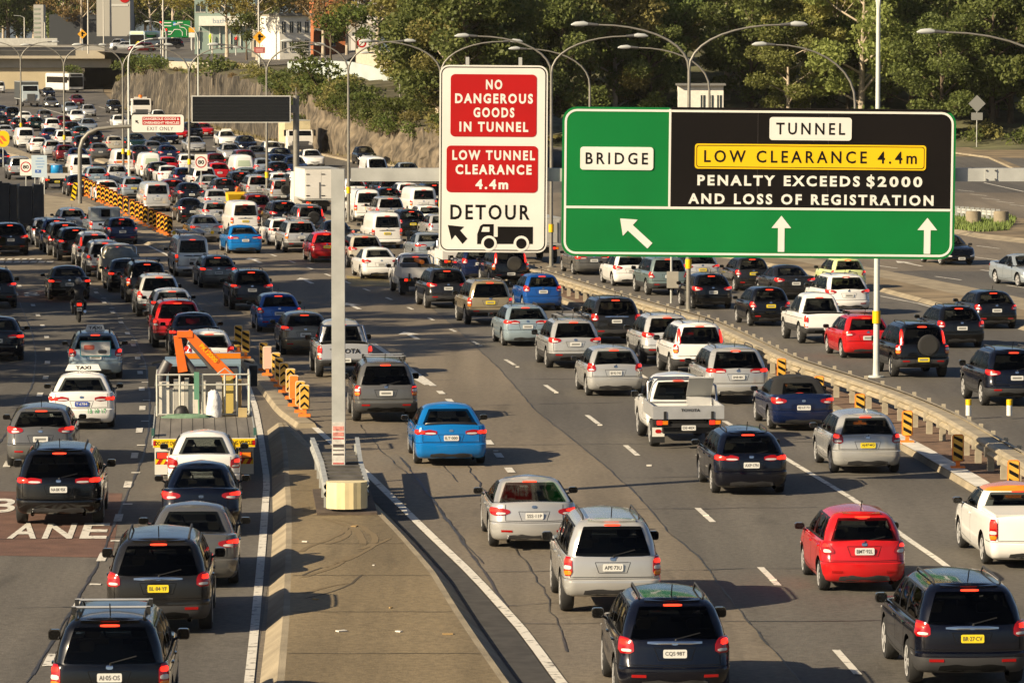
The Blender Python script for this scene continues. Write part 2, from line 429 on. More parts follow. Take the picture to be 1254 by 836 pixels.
def pxline(pts, w):
    V = [G(*q) for q in pts]
    for a, b in zip(V[:-1], V[1:]):
        d = (b - a); d.z = 0; d.normalize(); s_ = Vector((d.y, -d.x, 0)) * w / 2
        k = max(1, int((b - a).length / 5))
        for i in range(k):
            p, q = a.lerp(b, i / k), a.lerp(b, (i + 1) / k); p.z, q.z = gz(p.y) + ZP, gz(q.y) + ZP
            mb.quad(p - s_, p + s_, q + s_, q - s_)
pxline([(1180, 275), (1254, 294)], .15); pxline([(1205, 224), (1254, 235)], .15); pxline([(1078, 363), (1125, 372), (1190, 390)], .12)
pxline([(53, 133), (84, 142), (110, 152)], .2); pxline([(121, 131), (150, 139), (205, 151)], .15)
for q in ((120, 145), (132, 150), (117, 153), (136, 166), (178, 160), (151, 158), (262, 180), (215, 182)): dash(LX([(q[0] - 20, q[1] - 7), q, (q[0] + 20, q[1] + 7)], 0), q[1], 3, .16)
for fn, a_, b_ in ((D_line, 84, 160), (W2, 100, 125), (E2, 118, 150)):      # raised pavement markers
    for Y in np.arange(a_, b_, 12.0):
        x = fn(Y); mb.box((x, Y, gz(Y) + .02), (.13, .12, .03))
struct('road_markings', mb, M_paint)
mb = MB(); poly_ground(mb, [(424, 338), (484, 344), (494, 351), (428, 350)], .015); struct('yellow_road_patch', mb, M_paint_y)

# kerbed islands
def island(name, fl, fr, Y0, Y1, top, h=.16, slope=.22, wk=.12):
    m = MB()
    sl = lambda Y: fl(Y); sl2 = lambda Y: fl(Y) + slope; sr2 = lambda Y: fr(Y) - slope
    for Ya, Yb in zip(*(lambda q: (q[:-1], q[1:]))(yrange(Y0, Y1, 2.0))):
        def q(fa, za, fb, zb, mi): m.quad((fa(Ya), Ya, gz(Ya) + za), (fb(Ya), Ya, gz(Ya) + zb), (fb(Yb), Yb, gz(Yb) + zb), (fa(Yb), Yb, gz(Yb) + za), mi)
        q(fl, .0, sl2, h, 0); q(sl2, h, lambda Y: sl2(Y) + wk, h + .004, 0)
        q(lambda Y: sl2(Y) + wk, h + .004, lambda Y: sr2(Y) - wk, h + .004, 1)
        q(lambda Y: sr2(Y) - wk, h + .004, sr2, h, 0); q(sr2, h, fr, .0, 0)
    for Y, s in ((Y0, 1), (Y1, -1)):
        m.quad((fl(Y), Y, gz(Y)), (fr(Y), Y, gz(Y)), (sr2(Y), Y, gz(Y) + h), (sl2(Y), Y, gz(Y) + h), 0)
    return struct(name, m, [M_conc, top])
IL = LX([(318, 836), (326, 770), (331, 700), (334, 640), (332, 560), (328, 535), (326, 515)])
IR = LX([(645, 850), (613, 806), (580, 758), (551, 712), (508, 664), (462, 618), (420, 580), (380, 545), (352, 515)])
island('concrete_island', IL, IR, 55, Yof(527), M_pave, .22, .30)
mb = MB(); rnd = random.Random(12)      # joints, cracks and tyre scuffs on the island
for Y in (72, 77.5, 83, 88.5, 94, 99.5, 105):
    xa, xb = IL(Y) + .45, IR(Y) - .45; P = [(xa + (xb - xa) * i / 12, Y + rnd.uniform(-.03, .03)) for i in range(13)]
    for (a, b), (c, d) in zip(P[:-1], P[1:]): mb.quad((a, b - .02, gz(b) + .231), (c, d - .02, gz(d) + .231), (c, d + .02, gz(d) + .231), (a, b + .02, gz(b) + .231), 0)
for q in range(16):
    x, y, a = rnd.uniform(-6, -3), rnd.uniform(76, 98), rnd.uniform(-.5, .5) + 1.5; w = rnd.uniform(.04, .16)
    for i in range(rnd.randint(4, 11)):
        x2, y2 = x + .35 * math.cos(a), y + .35 * math.sin(a) * 2; a += rnd.uniform(-.3, .3)
        if IL(y) + .6 < x < IR(y) - .6 and IL(y2) + .6 < x2 < IR(y2) - .6: mb.quad((x - w / 2, y, gz(y) + .230), (x + w / 2, y, gz(y) + .230), (x2 + w / 2, y2, gz(y2) + .230), (x2 - w / 2, y2, gz(y2) + .230), 1 if w > .08 else 0)
        x, y = x2, y2
struct('island_cracks', mb, [mat('crack_dirt', (.07, .055, .035), .9), mat('dry_mud', (.175, .130, .068), .9)])
mb = MB()   # drainage channel right of the island; the kerb drop's shade painted as dark colour
sheet(mb, lambda Y: IR(Y) + .01, lambda Y: W1(Y) - .12, 56, Yof(560), .016); struct('drainage_channel', mb, mat('shaded_gutter', (.045, .042, .038), .9, var=.3))
# thin nose of the gore carrying the hazard boards
NL = LX([(378, 521), (357, 506), (335, 478), (318, 456), (296, 432), (284, 420)], 0)
island('hazard_nose', lambda Y: NL(Y) - .45, lambda Y: NL(Y) + .15, Yof(524), Yof(422), M_conc, .14, .08, .05)
# kerb and brown paving along the median barrier
BAR = LX([(470, 292), (535, 307), (600, 322), (640, 345), (716, 371), (778, 391), (870, 419), (972, 472), (1100, 516), (1160, 543), (1254, 603), (1340, 655), (1460, 740)])
island('median_strip', K_line, lambda Y: BAR(Y) + .9, 80, Yof(330), M_brick, .15, .05, .30)
mb = MB()
sheet(mb, lambda Y: K_line(Y) + .02, lambda Y: K_line(Y) + .50, Yof(605), Yof(540), .19, 0, 2); struct('white_kerb', mb, mat('white_kerb_paint', (.62, .60, .54), .8, var=.2, vscale=2))
# brown island between the reversible lanes and the oncoming lanes
MT = [(1280, 372), (1254, 367), (1187, 353), (1125, 341), (1062, 329), (980, 316), (900, 303), (800, 290)]
MBt = [(1280, 413), (1254, 405), (1180, 385), (1118, 368), (1062, 353), (980, 334), (900, 318), (800, 302)]
def island_px(name, top, bot, mats, h=.15, mid=None):
    m = MB()
    A = [G(*p) for p in top]; B = [G(*p) for p in bot]
    for i in range(len(A) - 1):
        def lv(p, z): return (p.x, p.y, gz(p.y) + z)
        a0, a1, b0, b1 = A[i], A[i + 1], B[i], B[i + 1]
        ia0, ia1, ib0, ib1 = a0.lerp(b0, .06), a1.lerp(b1, .06), a0.lerp(b0, .93), a1.lerp(b1, .93)
        m.quad(lv(a0, 0), lv(a1, 0), lv(ia1, h), lv(ia0, h), 0); m.quad(lv(b0, 0), lv(ib0, h), lv(ib1, h), lv(b1, 0), 0)
        if mid:
            k0, k1 = a0.lerp(b0, mid), a1.lerp(b1, mid)
            m.quad(lv(ia0, h), lv(ia1, h), lv(k1, h), lv(k0, h), 0); m.quad(lv(k0, h), lv(k1, h), lv(ib1, h), lv(ib0, h), 1)
        else: m.quad(lv(ia0, h), lv(ia1, h), lv(ib1, h), lv(ib0, h), 1)
    a, b = A[-1], B[-1]
    return struct(name, m, mats)
island_px('brown_median', MT, MBt, [M_conc, M_dirt], .14, .45)
island_px('grass_island', [(1420, 300), (1254, 270), (1210, 263), (1168, 259), (1120, 257)], [(1420, 330), (1254, 298), (1200, 292), (1168, 286), (1100, 280)], [M_conc, M_dirt], .18)
island_px('far_verge', [(1500, 262), (1254, 208), (1210, 190), (1150, 183), (1100, 180)], [(1500, 268), (1254, 214), (1210, 194), (1150, 186), (1100, 182)], [M_conc, M_dirt], .15)
# strip with lamp posts between the two carriageways further up
island_px('lamp_median', [(455, 286), (400, 270), (327, 246), (240, 226), (170, 208), (120, 194), (60, 178), (20, 168)], [(470, 296), (400, 278), (327, 253), (240, 232), (170, 214), (120, 199), (60, 182), (20, 171)], [M_conc, M_conc], .18)
island_px('exit_gore', [(222, 300), (180, 282), (140, 262), (100, 246), (60, 240), (20, 232), (-40, 225)], [(222, 310), (186, 302), (150, 292), (80, 282), (40, 270), (0, 255), (-40, 246)], [M_conc, M_conc], .15)
island_px('ramp_kerb', [(66, 200), (40, 192), (15, 182), (-30, 170)], [(70, 206), (40, 198), (8, 190), (-30, 180)], [M_conc, M_conc], .18)
island_px('roadside_verge', [(540, 212), (510, 201), (432, 193), (348, 174), (272, 156), (210, 143), (150, 128)], [(545, 218), (512, 207), (432, 199), (348, 181), (272, 162), (210, 148), (150, 132)], [M_conc, M_dirt], .15)
# ------------------------------------------------------------------ vehicles: shells, panes, lights, wheels
M_PAINT = mat('car_paint', (.5, .5, .5), .3)
M_pane = mat('dark_pane', (.006, .006, .006), .05, spec=.25)
def glass(name, tint, refl=.42):
    m = bpy.data.materials.new(name); m.use_nodes = True; nt = m.node_tree; nt.nodes.remove(nt.nodes['Principled BSDF'])
    tr = nd(nt, 'ShaderNodeBsdfTransparent'); tr.inputs[0].default_value = (*tint, 1); gl_ = nd(nt, 'ShaderNodeBsdfGlossy'); gl_.inputs['Roughness'].default_value = .03
    fr = nd(nt, 'ShaderNodeFresnel'); fr.inputs[0].default_value = 1.45; mu = nd(nt, 'ShaderNodeMath', operation='MULTIPLY'); mu.inputs[1].default_value = refl; nt.links.new(fr.outputs[0], mu.inputs[0])
    mx = nd(nt, 'ShaderNodeMixShader'); nt.links.new(mu.outputs[0], mx.inputs[0]); nt.links.new(tr.outputs[0], mx.inputs[1]); nt.links.new(gl_.outputs[0], mx.inputs[2]); nt.links.new(mx.outputs[0], nt.nodes['Material Output'].inputs[0])
    MATS[name] = m; return m
M_glass = glass('tinted_glass', (.34, .36, .35)); M_privacy = glass('privacy_glass', (.13, .135, .13)); M_clearglass = glass('clear_glass', (.72, .76, .74), .6)
M_seat = mat('seat_fabric', (.045, .043, .04), .9); M_seat2 = mat('headrest_fabric', (.075, .07, .062), .9)
M_frit = mat('window_seal', (.008, .008, .008), .4)
M_lens = mat('tail_lamp_red', (.30, .003, .003), .15, coat=.5)
M_lit = mat('tail_lamp_lit', (.6, .01, .006), .2, emit=(1, .022, .008), estr=1.3)
M_litdim = mat('brake_lamp_lit', (.6, .02, .01), .2, emit=(1, .06, .02), estr=1.1)
M_clear = mat('clear_lens', (.55, .53, .5), .12, coat=1)
M_amber = mat('amber_lens', (.70, .20, .01), .15, coat=1)
M_chrome = mat('chrome', (.62, .62, .62), .12, metal=1)
M_rim = mat('alloy_rim', (.52, .52, .51), .35, metal=.25)
M_under = mat('underbody', (.006, .006, .006), .9, spec=.15)
M_plate = mat('number_plate_white', (.66, .66, .62), .5)
M_platey = mat('number_plate_yellow', (.78, .60, .02), .5)
M_trim = mat('grey_bumper_plastic', (.035, .035, .036), .6)
M_cloth = mat('soft_top_fabric', (.012, .012, .012), .9, var=.2)
PAINTS = dict(
    white=((.76, .75, .71), 0), cream=((.66, .60, .46), 0), silver=((.50, .50, .48), .45), pale_silver=((.60, .60, .58), .4), light_blue=((.34, .43, .48), .4), silver_blue=((.36, .41, .45), .45),
    grey=((.15, .148, .14), .45), dark_grey=((.020, .0195, .019), .4), black=((.0018, .0018, .0018), 0), navy=((.0018, .0026, .008), .2), dark_blue=((.006, .014, .055), .25),
    bright_blue=((.006, .19, .56), .25), blue=((.010, .085, .34), .25), red=((.50, .011, .012), 0), dark_red=((.13, .010, .012), .2), bronze=((.20, .17, .12), .5), gold=((.38, .31, .19), .45),
    lime=((.60, .66, .30), 0), grey_green=((.20, .26, .25), .4), beige=((.52, .47, .37), .2), orange=((.80, .24, .02), 0), dark_green=((.010, .03, .025), .2))
def paint(c):
    col, me = PAINTS[c]
    m = MATS.get('paint_' + c)
    if m is None:
        m = mat('paint_' + c, col, .28 if me else .3, metal=me, coat=.6, spec=.35)
        nt = m.node_tree; b = nt.nodes['Principled BSDF']      # road film: duller, dustier in patches
        tc = nd(nt, 'ShaderNodeTexCoord'); n = nd(nt, 'ShaderNodeTexNoise'); n.inputs['Scale'].default_value = 2.2; n.inputs['Detail'].default_value = 7
        nt.links.new(tc.outputs['Object'], n.inputs['Vector'])
        r = nd(nt, 'ShaderNodeMapRange'); r.inputs[1].default_value, r.inputs[2].default_value, r.inputs[3].default_value, r.inputs[4].default_value = .35, .75, .10, .30
        nt.links.new(n.outputs[0], r.inputs[0]); nt.links.new(r.outputs[0], b.inputs['Roughness'])
        mx = nd(nt, 'ShaderNodeMix', data_type='RGBA'); mx.inputs[6].default_value = (*col, 1)
        mx.inputs[7].default_value = (*[c_ * .92 + .0025 for c_ in col], 1)
        r2 = nd(nt, 'ShaderNodeMapRange'); r2.inputs[1].default_value, r2.inputs[2].default_value = .4, .75
        nt.links.new(n.outputs[0], r2.inputs[0]); nt.links.new(r2.outputs[0], mx.inputs[0])
        ge = nd(nt, 'ShaderNodeNewGeometry'); mi_ = nd(nt, 'ShaderNodeMix', data_type='RGBA'); mi_.inputs[7].default_value = (.035, .034, .032, 1)   # headlining on the inner face
        nt.links.new(ge.outputs['Backfacing'], mi_.inputs[0]); nt.links.new(mx.outputs[2], mi_.inputs[6]); nt.links.new(mi_.outputs[2], b.inputs['Base Color'])
    return m

class Shell:
    """stack of rounded-rectangle rings: k runs up the body, t is arc length round from the rear (or front) centre line"""
    def __init__(s, tab, zf, rr, rf, bow, taper, ymid, half):
        s.tab = np.array(tab, float); s.zf, s.rr, s.rf, s.bow, s.taper, s.ymid, s.half = zf, rr, rf, bow, taper, ymid, half
    def prm(s, k):
        k = min(max(k, s.tab[0, 0]), s.tab[-1, 0]); return [float(np.interp(k, s.tab[:, 0], s.tab[:, c])) for c in (1, 2, 3)]
    def xy(s, t, k, end='r'):
        w, yr, yf = s.prm(k); a = abs(t); sg = 1 if t >= 0 else -1
        r = min(s.rr if end == 'r' else s.rf, w * .8); bow = s.bow if end == 'r' else s.bow * 1.8; flat = w - r
        yb = bow * (flat / w) ** 2
        if a <= flat: x, d = a, bow * (a / w) ** 2
        elif a <= flat + r * math.pi / 2: th = (a - flat) / r; x, d = flat + r * math.sin(th), yb + r * (1 - math.cos(th))
        else: x, d = w, yb + r + a - flat - r * math.pi / 2
        y = yr + d if end == 'r' else yf - d
        x *= 1 - s.taper * abs((y - s.ymid) / s.half) ** 3
        return x * sg, y
    def P(s, t, k, end='r'):
        x, y = s.xy(t, k, end); return Vector((x, y, s.zf(k, y)))
    def corner(s, k, end='r'):
        w = s.prm(k)[0]; r = min(s.rr if end == 'r' else s.rf, w * .8); return w - r + r * math.pi / 4
    def side(s, y, k, sg):
        w = s.prm(k)[0]; x = w * (1 - s.taper * abs((y - s.ymid) / s.half) ** 3); return Vector((sg * x, y, s.zf(k, y)))
    def half_ring(s, k, ns=26):
        w, yr, yf = s.prm(k); out = []
        for end in ('r', 'f'):
            r = min(s.rr if end == 'r' else s.rf, w * .8); flat = w - r
            ts = [flat * i / 6 for i in range(7)] + [flat + r * math.pi / 2 * i / 5 for i in range(1, 6)]
            pts = [s.xy(t, k, end) for t in ts]
            if end == 'r': out = pts; ye = pts[-1][1]
            else:
                y1 = pts[-1][1]
                for i in range(1, ns):
                    y = ye + (y1 - ye) * i / ns; q = s.side(y, k, 1); out.append((q.x, y))
                out += pts[::-1]
        return [(x, y, s.zf(k, y)) for x, y in out]
    def mesh_into(s, mb, ks, crown=.0, mi=0, mi_low=None, k_low=0, bottom=True, top=True, bot_mi=1, cabin=None):
        rings = [s.half_ring(k) for k in ks]; n = len(rings[0])
        for j in range(len(ks) - 1):
            A, B = rings[j], rings[j + 1]; m_ = mi_low if (mi_low is not None and ks[j + 1] <= k_low + 1e-6) else mi
            V = [p for p in A] + [p for p in B]
            mb.add(V, [(i, i + 1, n + i + 1, n + i) for i in range(n - 1)], m_, True)
            V = [(-p[0], p[1], p[2]) for p in A] + [(-p[0], p[1], p[2]) for p in B]
            mb.add(V, [(i + 1, i, n + i, n + i + 1) for i in range(n - 1)], m_, True)
        def cap(Rg, up, cr, m_, inner=None):
            us = (-1, -.6, -.2, .2, .6, 1)
            V = []
            for p in Rg:
                for u in us: V.append((p[0] * u, p[1], p[2] + cr * (1 - u * u)))
            F = []
            for i in range(n - 1):
                for j in range(5):
                    q = (i * 6 + j, i * 6 + j + 1, (i + 1) * 6 + j + 1, (i + 1) * 6 + j); F.append(q if up else q[::-1])
            if inner:      # what lies inside the cabin is dark trim
                A = [f for f in F if inner[0] < sum(V[i][1] for i in f) / 4 < inner[1]]; Bf = [f for f in F if f not in A]
                mb.add(V, Bf, m_, True); mb.add(V, A, 1, True)
            else: mb.add(V, F, m_, True)
        if top: cap(rings[-1], True, crown, mi, cabin)
        if bottom: cap(rings[0], False, 0, bot_mi)
def patch(mb, P, poly, off, mi, rounds=2, rings=3):
    pts = [Vector((a, b, 0)) for a, b in poly]
    for _ in range(rounds):
        q = []
        for i in range(len(pts)):
            a, b = pts[i], pts[(i + 1) % len(pts)]; q += [a.lerp(b, .22), a.lerp(b, .78)]
        pts = q
    c = sum(pts, Vector()) / len(pts); n = len(pts); V = []
    def ev(p):
        e = .004; o = P(p.x, p.y); du = P(p.x + e, p.y) - o; dv = P(p.x, p.y + e) - o; nn = du.cross(dv)
        if nn.length < 1e-12: nn = Vector((0, -1, 0))
        nn.normalize(); return o, nn
    ref = None
    for k in range(rings):
        for p in pts:
            o, nn = ev(c.lerp(p, 1 - k / rings)); V.append((o, nn))
    V.append(ev(c))
    out = V[-1][1]; cen = V[-1][0]
    # the outward side is the one away from the body axis
    sgn = 1 if out.dot(Vector((cen.x, (cen.y - 1.3) * .6, max(.05, cen.z - .6)))) > 0 else -1
    VV = [o + nn * sgn * off for o, nn in V]
    F = []
    for k in range(rings - 1):
        for i in range(n): F.append((k * n + i, k * n + (i + 1) % n, (k + 1) * n + (i + 1) % n, (k + 1) * n + i))
    b = (rings - 1) * n
    for i in range(n): F.append((b + i, b + (i + 1) % n, len(VV) - 1))
    if sgn < 0: F = [f[::-1] for f in F]
    mb.add(VV, F, mi, True)
    # a rim so the pane has thickness
    low = [V[i][0] - V[i][1] * sgn * .006 for i in range(n)]
    mb.add(VV[:n] + low, [(i, n + i, n + (i + 1) % n, (i + 1) % n) for i in range(n)], mi, False)
def groove(mb, P, pl, w=.011, off=.0025, mi=0, closed=False, seg=.07):
    """thin dark shut line lying on the surface"""
    q = [Vector((a, b, 0)) for a, b in pl]
    if closed: q.append(q[0])
    dense = []
    for a, b in zip(q[:-1], q[1:]):
        m_ = max(1, int((P(a.x, a.y) - P(b.x, b.y)).length / seg))
        dense += [a.lerp(b, i / m_) for i in range(m_)]
    dense.append(q[-1])
    L_, R_ = [], []
    for i, p in enumerate(dense):
        e = .004; o = P(p.x, p.y); nn = (P(p.x + e, p.y) - o).cross(P(p.x, p.y + e) - o)
        if nn.length < 1e-12: continue
        nn.normalize()
        if nn.dot(Vector((o.x, (o.y - 1.3) * .6, max(.05, o.z - .6)))) < 0: nn = -nn
        a, b = dense[max(i - 1, 0)], dense[min(i + 1, len(dense) - 1)]
        t = P(b.x, b.y) - P(a.x, a.y)
        if t.length < 1e-9: continue
        s_ = t.normalized().cross(nn) * w / 2; L_.append(o + nn * off - s_); R_.append(o + nn * off + s_)
    n = len(L_)
    mb.add(L_ + R_, [(i, n + i, n + i + 1, i + 1) for i in range(n - 1)], mi)
def wheel_meshes(r, wd, key):
    k = ('wheel', r, wd)
    if k in WH: return WH[k]
    mb = MB(); prof = [(-wd / 2 + .01, r * .66), (-wd / 2, r * .80), (-wd / 2 + .015, r * .95), (-wd / 2 + .05, r), (wd / 2 - .05, r), (wd / 2 - .015, r * .95), (wd / 2, r * .80), (wd / 2 - .01, r * .66)]
    n = 22; V, F = [], []
    for x, q in prof:
        for i in range(n): a = 2 * math.pi * i / n; V.append((x, q * math.cos(a), q * math.sin(a)))
    for j in range(len(prof) - 1):
        for i in range(n): F.append((j * n + i, j * n + (i + 1) % n, (j + 1) * n + (i + 1) % n, (j + 1) * n + i))
    mb.add(V, F, 0, True); mb.add(V[:n], [tuple(range(n))[::-1]], 0); mb.add(V[-n:], [tuple(range(n))], 0)
    tyre = mb.mesh('wheel', [M_rubber], 40)
    mb = MB(); x0 = wd / 2 - .012      # five double spokes and a rim lip on the +x face
    for i in range(n):
        a, b = 2 * math.pi * i / n, 2 * math.pi * (i + 1) / n; c = lambda q, an, x: (x, q * math.cos(an), q * math.sin(an))
        mb.add([c(r * .70, a, x0 + .012), c(r * .70, b, x0 + .012), c(r * .62, b, x0 + .006), c(r * .62, a, x0 + .006)], [(0, 1, 2, 3)], 0)
        mb.add([c(r * .64, a, x0 + .001), c(r * .64, b, x0 + .001), c(0, 0, x0 + .001)], [(0, 1, 2)], 1)
    for i in range(5):
        for d in (-.17, .17):
            a = 2 * math.pi * i / 5 + d; u = Vector((0, math.cos(a), math.sin(a))); s_ = Vector((0, -math.sin(a), math.cos(a)))
            p = [u * r * .12 - s_ * .03, u * r * .64 - s_ * .036, u * r * .64 + s_ * .036, u * r * .12 + s_ * .03]
            mb.add([q + Vector((x0 + .010, 0, 0)) for q in p], [(0, 1, 2, 3)], 0)
    mb.add([(x0 + .014, r * .16 * math.cos(2 * math.pi * i / 10), r * .16 * math.sin(2 * math.pi * i / 10)) for i in range(10)], [tuple(range(10))], 0)
    rim = mb.mesh('rim', [M_rim, mat('rim_shadow', (.10, .10, .10), .6)])
    WH[k] = (tyre, rim); return WH[k]
WH = {}
def boolean(me, cutter_mb, cut_mats):
    a = bpy.data.objects.new('tmp_a', me); COL.objects.link(a)
    bm_ = cutter_mb.mesh('tmp_cut', cut_mats); b = bpy.data.objects.new('tmp_b', bm_); COL.objects.link(b)
    m = a.modifiers.new('cut', 'BOOLEAN'); m.operation = 'DIFFERENCE'; m.solver = 'EXACT'; m.object = b; m.material_mode = 'INDEX'
    out = bpy.data.meshes.new_from_object(a.evaluated_get(bpy.context.evaluated_depsgraph_get()))
    bpy.data.objects.remove(a); bpy.data.objects.remove(b); return out
def merged(mb, name, mats):
    me = mb.mesh(name, mats); bm = bmesh.new(); bm.from_mesh(me)
    bmesh.ops.remove_doubles(bm, verts=bm.verts, dist=.0008)
    bmesh.ops.dissolve_degenerate(bm, edges=bm.edges, dist=.0004)
    bmesh.ops.recalc_face_normals(bm, faces=bm.faces); bm.to_mesh(me); bm.free(); return me

BASE = dict(L=4.2, W=1.75, H=1.48, wb=2.58, ro=.72, sill=.20, belt=.96, wr=.315, hood=.74, rr=.24, rf=.42, gr=[(0, .08), (.5, .26), (.88, .47), (1, .60)], gf=[(0, 1.05), (.5, 1.48), (1, 1.95)],
            gw=[(0, .05), (.4, .10), (.8, .20), (.94, .28), (1, .36)], crown=.04, light='wedge', lz=.86, plate='hatch', pz=.72, bz=.56, trim=False, rails=False, tow=False, spare=False, exh=1, bed=None, wiper=True,
            glass=(.06, .86), gwid=.86, nwin=3, deck=None, spoiler=True, brake='top', bow=.10, chrome=False)
SGW = [(0, .06), (.4, .14), (.8, .25), (.94, .33), (1, .42)]
def T(**k): d = dict(BASE); d.update(k); return d
TYPES = dict(
    hatchback=T(),
    small_hatchback=T(L=3.9, W=1.69, H=1.53, wb=2.48, ro=.62, gr=[(0, .08), (.5, .20), (.88, .36), (1, .48)], gf=[(0, .85), (.5, 1.3), (1, 1.85)], belt=.98, light='block', lz=.93, pz=.80, wr=.30),
    round_hatchback=T(L=4.46, W=1.76, H=1.47, gr=[(0, .06), (.5, .34), (.88, .62), (1, .78)], light='wedge', lz=.93, rr=.34, bow=.16, belt=1.0),
    wagon=T(L=4.6, W=1.77, H=1.50, wb=2.62, ro=.92, gr=[(0, .10), (.5, .34), (.88, .58), (1, .72)], light='block', lz=.86, rails=True),
    tall_wagon=T(L=4.78, W=1.82, H=1.63, wb=2.74, ro=1.0, sill=.27, belt=1.02, gr=[(0, .10), (.5, .36), (.88, .60), (1, .74)], light='wedge', lz=.95, rails=True, wr=.34, trim=True, pz=.83),
    sedan=T(L=4.85, W=1.85, H=1.46, wb=2.8, ro=1.06, belt=.95, deck=(.70, 1.03), gw=SGW, gr=[(0, .74), (.5, 1.20), (.88, 1.60), (1, 1.80)], gf=[(0, 1.25), (.5, 1.75), (1, 2.25)], light='wedge', lz=.87, pz=.72, nwin=2, spoiler=False, brake='shelf', wiper=False, gwid=.80),
    small_sedan=T(L=4.5, W=1.73, H=1.45, wb=2.6, ro=.98, belt=.94, deck=(.55, 1.02), gw=SGW, gr=[(0, .58), (.5, 1.05), (.88, 1.45), (1, 1.62)], gf=[(0, 1.1), (.5, 1.6), (1, 2.1)], light='block', lz=.84, pz=.68, nwin=2, spoiler=False, brake='shelf', wiper=False, gwid=.80),
    coupe=T(L=4.7, W=1.86, H=1.38, wb=2.81, ro=1.0, belt=.93, deck=(.32, .98), gw=SGW, gr=[(0, .36), (.5, 1.05), (.88, 1.60), (1, 1.85)], gf=[(0, 1.35), (.5, 1.85), (1, 2.3)], light='wedge', lz=.80, pz=.72, nwin=2, rr=.34, bow=.16, spoiler=False, brake='top', exh=2, wiper=False, wr=.335),
    convertible=T(L=4.65, W=1.76, H=1.42, wb=2.68, ro=1.05, belt=.94, deck=(.72, 1.0), gr=[(0, .74), (.5, 1.02), (.88, 1.3), (1, 1.45)], gf=[(0, 1.3), (.5, 1.75), (1, 2.2)], light='wedge', lz=.84, pz=.66, nwin=1, soft=True, gwid=.62, glass=(.14, .74), spoiler=False, brake='shelf', wiper=False),
    crossover=T(L=4.65, W=1.84, H=1.68, wb=2.7, ro=.95, sill=.30, belt=1.07, wr=.355, hood=.92, gr=[(0, .06), (.5, .26), (.88, .50), (1, .64)], light='wedge', lz=1.0, trim=True, rails=True, pz=.86, bz=.62, rr=.30, bow=.14),
    luxury_crossover=T(L=4.85, W=1.93, H=1.67, wb=2.88, ro=.98, sill=.28, belt=1.05, wr=.375, hood=.92, gr=[(0, .06), (.5, .34), (.88, .62), (1, .78)], light='wedge', lz=.96, rails=True, pz=.82, bz=.58, rr=.36, bow=.18, exh=2),
    family_suv=T(L=4.86, W=1.90, H=1.70, wb=2.84, ro=1.02, sill=.28, belt=1.06, wr=.365, hood=.94, gr=[(0, .05), (.5, .20), (.88, .36), (1, .48)], light='block', lz=.98, rails=True, trim=True, pz=.84, bz=.60, chrome=True),
    tall_light_suv=T(L=4.63, W=1.85, H=1.72, wb=2.7, ro=.95, sill=.30, belt=1.06, wr=.355, hood=.94, gr=[(0, .06), (.5, .20), (.88, .38), (1, .50)], light='pillar', lz=.98, rails=True, trim=True, pz=.84, bz=.62),
    four_wheel_drive=T(L=4.74, W=1.85, H=1.78, wb=2.7, ro=1.0, sill=.36, belt=1.10, wr=.375, hood=1.0, gr=[(0, .05), (.5, .12), (.88, .22), (1, .34)], gf=[(0, 1.15), (.5, 1.5), (1, 1.9)], light='pillar', lz=.96, rails=True, trim=True, pz=.90, bz=.66, rr=.20, bow=.07),
    spare_wheel_suv=T(L=4.6, W=1.82, H=1.76, wb=2.65, ro=.95, sill=.34, belt=1.08, wr=.365, hood=.98, gr=[(0, .05), (.5, .12), (.88, .22), (1, .34)], light='tallpillar', lz=1.0, rails=True, trim=True, pz=.60, bz=.64, rr=.20, bow=.07, spare=True, wiper=False),
    van=T(L=4.7, W=1.72, H=1.98, wb=2.57, ro=1.0, sill=.24, belt=1.12, wr=.33, hood=.98, gr=[(0, .04), (.5, .07), (.88, .12), (1, .22)], gf=[(0, .30), (.5, .75), (1, 1.25)], gw=[(0, .02), (.5, .06), (.86, .12), (.96, .20), (1, .28)], light='pillar', lz=.92, pz=.84, bz=.50, rr=.14, bow=.05, gwid=.84, glass=(.10, .80), exh=0, handle=True, panel=True, spoiler=False),
    white_window_van=T(L=4.7, W=1.72, H=2.02, wb=2.57, ro=1.0, sill=.24, belt=1.12, wr=.33, hood=.98, gr=[(0, .04), (.5, .09), (.88, .18), (1, .34)], gf=[(0, .30), (.5, .75), (1, 1.25)], gw=[(0, .02), (.5, .07), (.86, .16), (.96, .26), (1, .36)], light='pillar', lz=.92, pz=.84, bz=.50, rr=.16, bow=.06, gwid=.62, glass=(.08, .60), exh=0, panel=True, spoiler=False, whitewin=True, wiper=False),
    pickup=T(gw=[(0, .10), (.4, .17), (.8, .27), (.94, .34), (1, .42)], L=5.2, W=1.80, H=1.80, wb=3.05, ro=1.22, sill=.40, belt=1.10, wr=.38, hood=1.02, gr=[(0, 1.58), (.5, 1.66), (.88, 1.80), (1, 1.92)], gf=[(0, 1.2), (.5, 1.6), (1, 2.0)], light='pillar', lz=.86, bed=(.10, 1.50, .66), pz=.60, bz=.58, plate='bumper', rr=.12, bow=.04, nwin=2, brake='top', wiper=False, glass=(.06, .80), gwid=.84, deck=(1.5, 1.10), spoiler=False, trim=True, handle=True),
    cargo_coupe=T(L=5.0, W=1.88, H=1.50, wb=2.92, ro=1.18, belt=1.02, deck=(1.95, 1.05), gr=[(0, 1.86), (.5, 1.96), (.88, 2.08), (1, 2.18)], gf=[(0, 1.1), (.5, 1.5), (1, 1.88)], light='pillar', lz=.80, pz=.50, bz=.52, plate='bumper', nwin=1, spoiler=False, brake='top', wiper=False, rr=.16, exh=1, cover=True, glass=(.12, .80)),
)
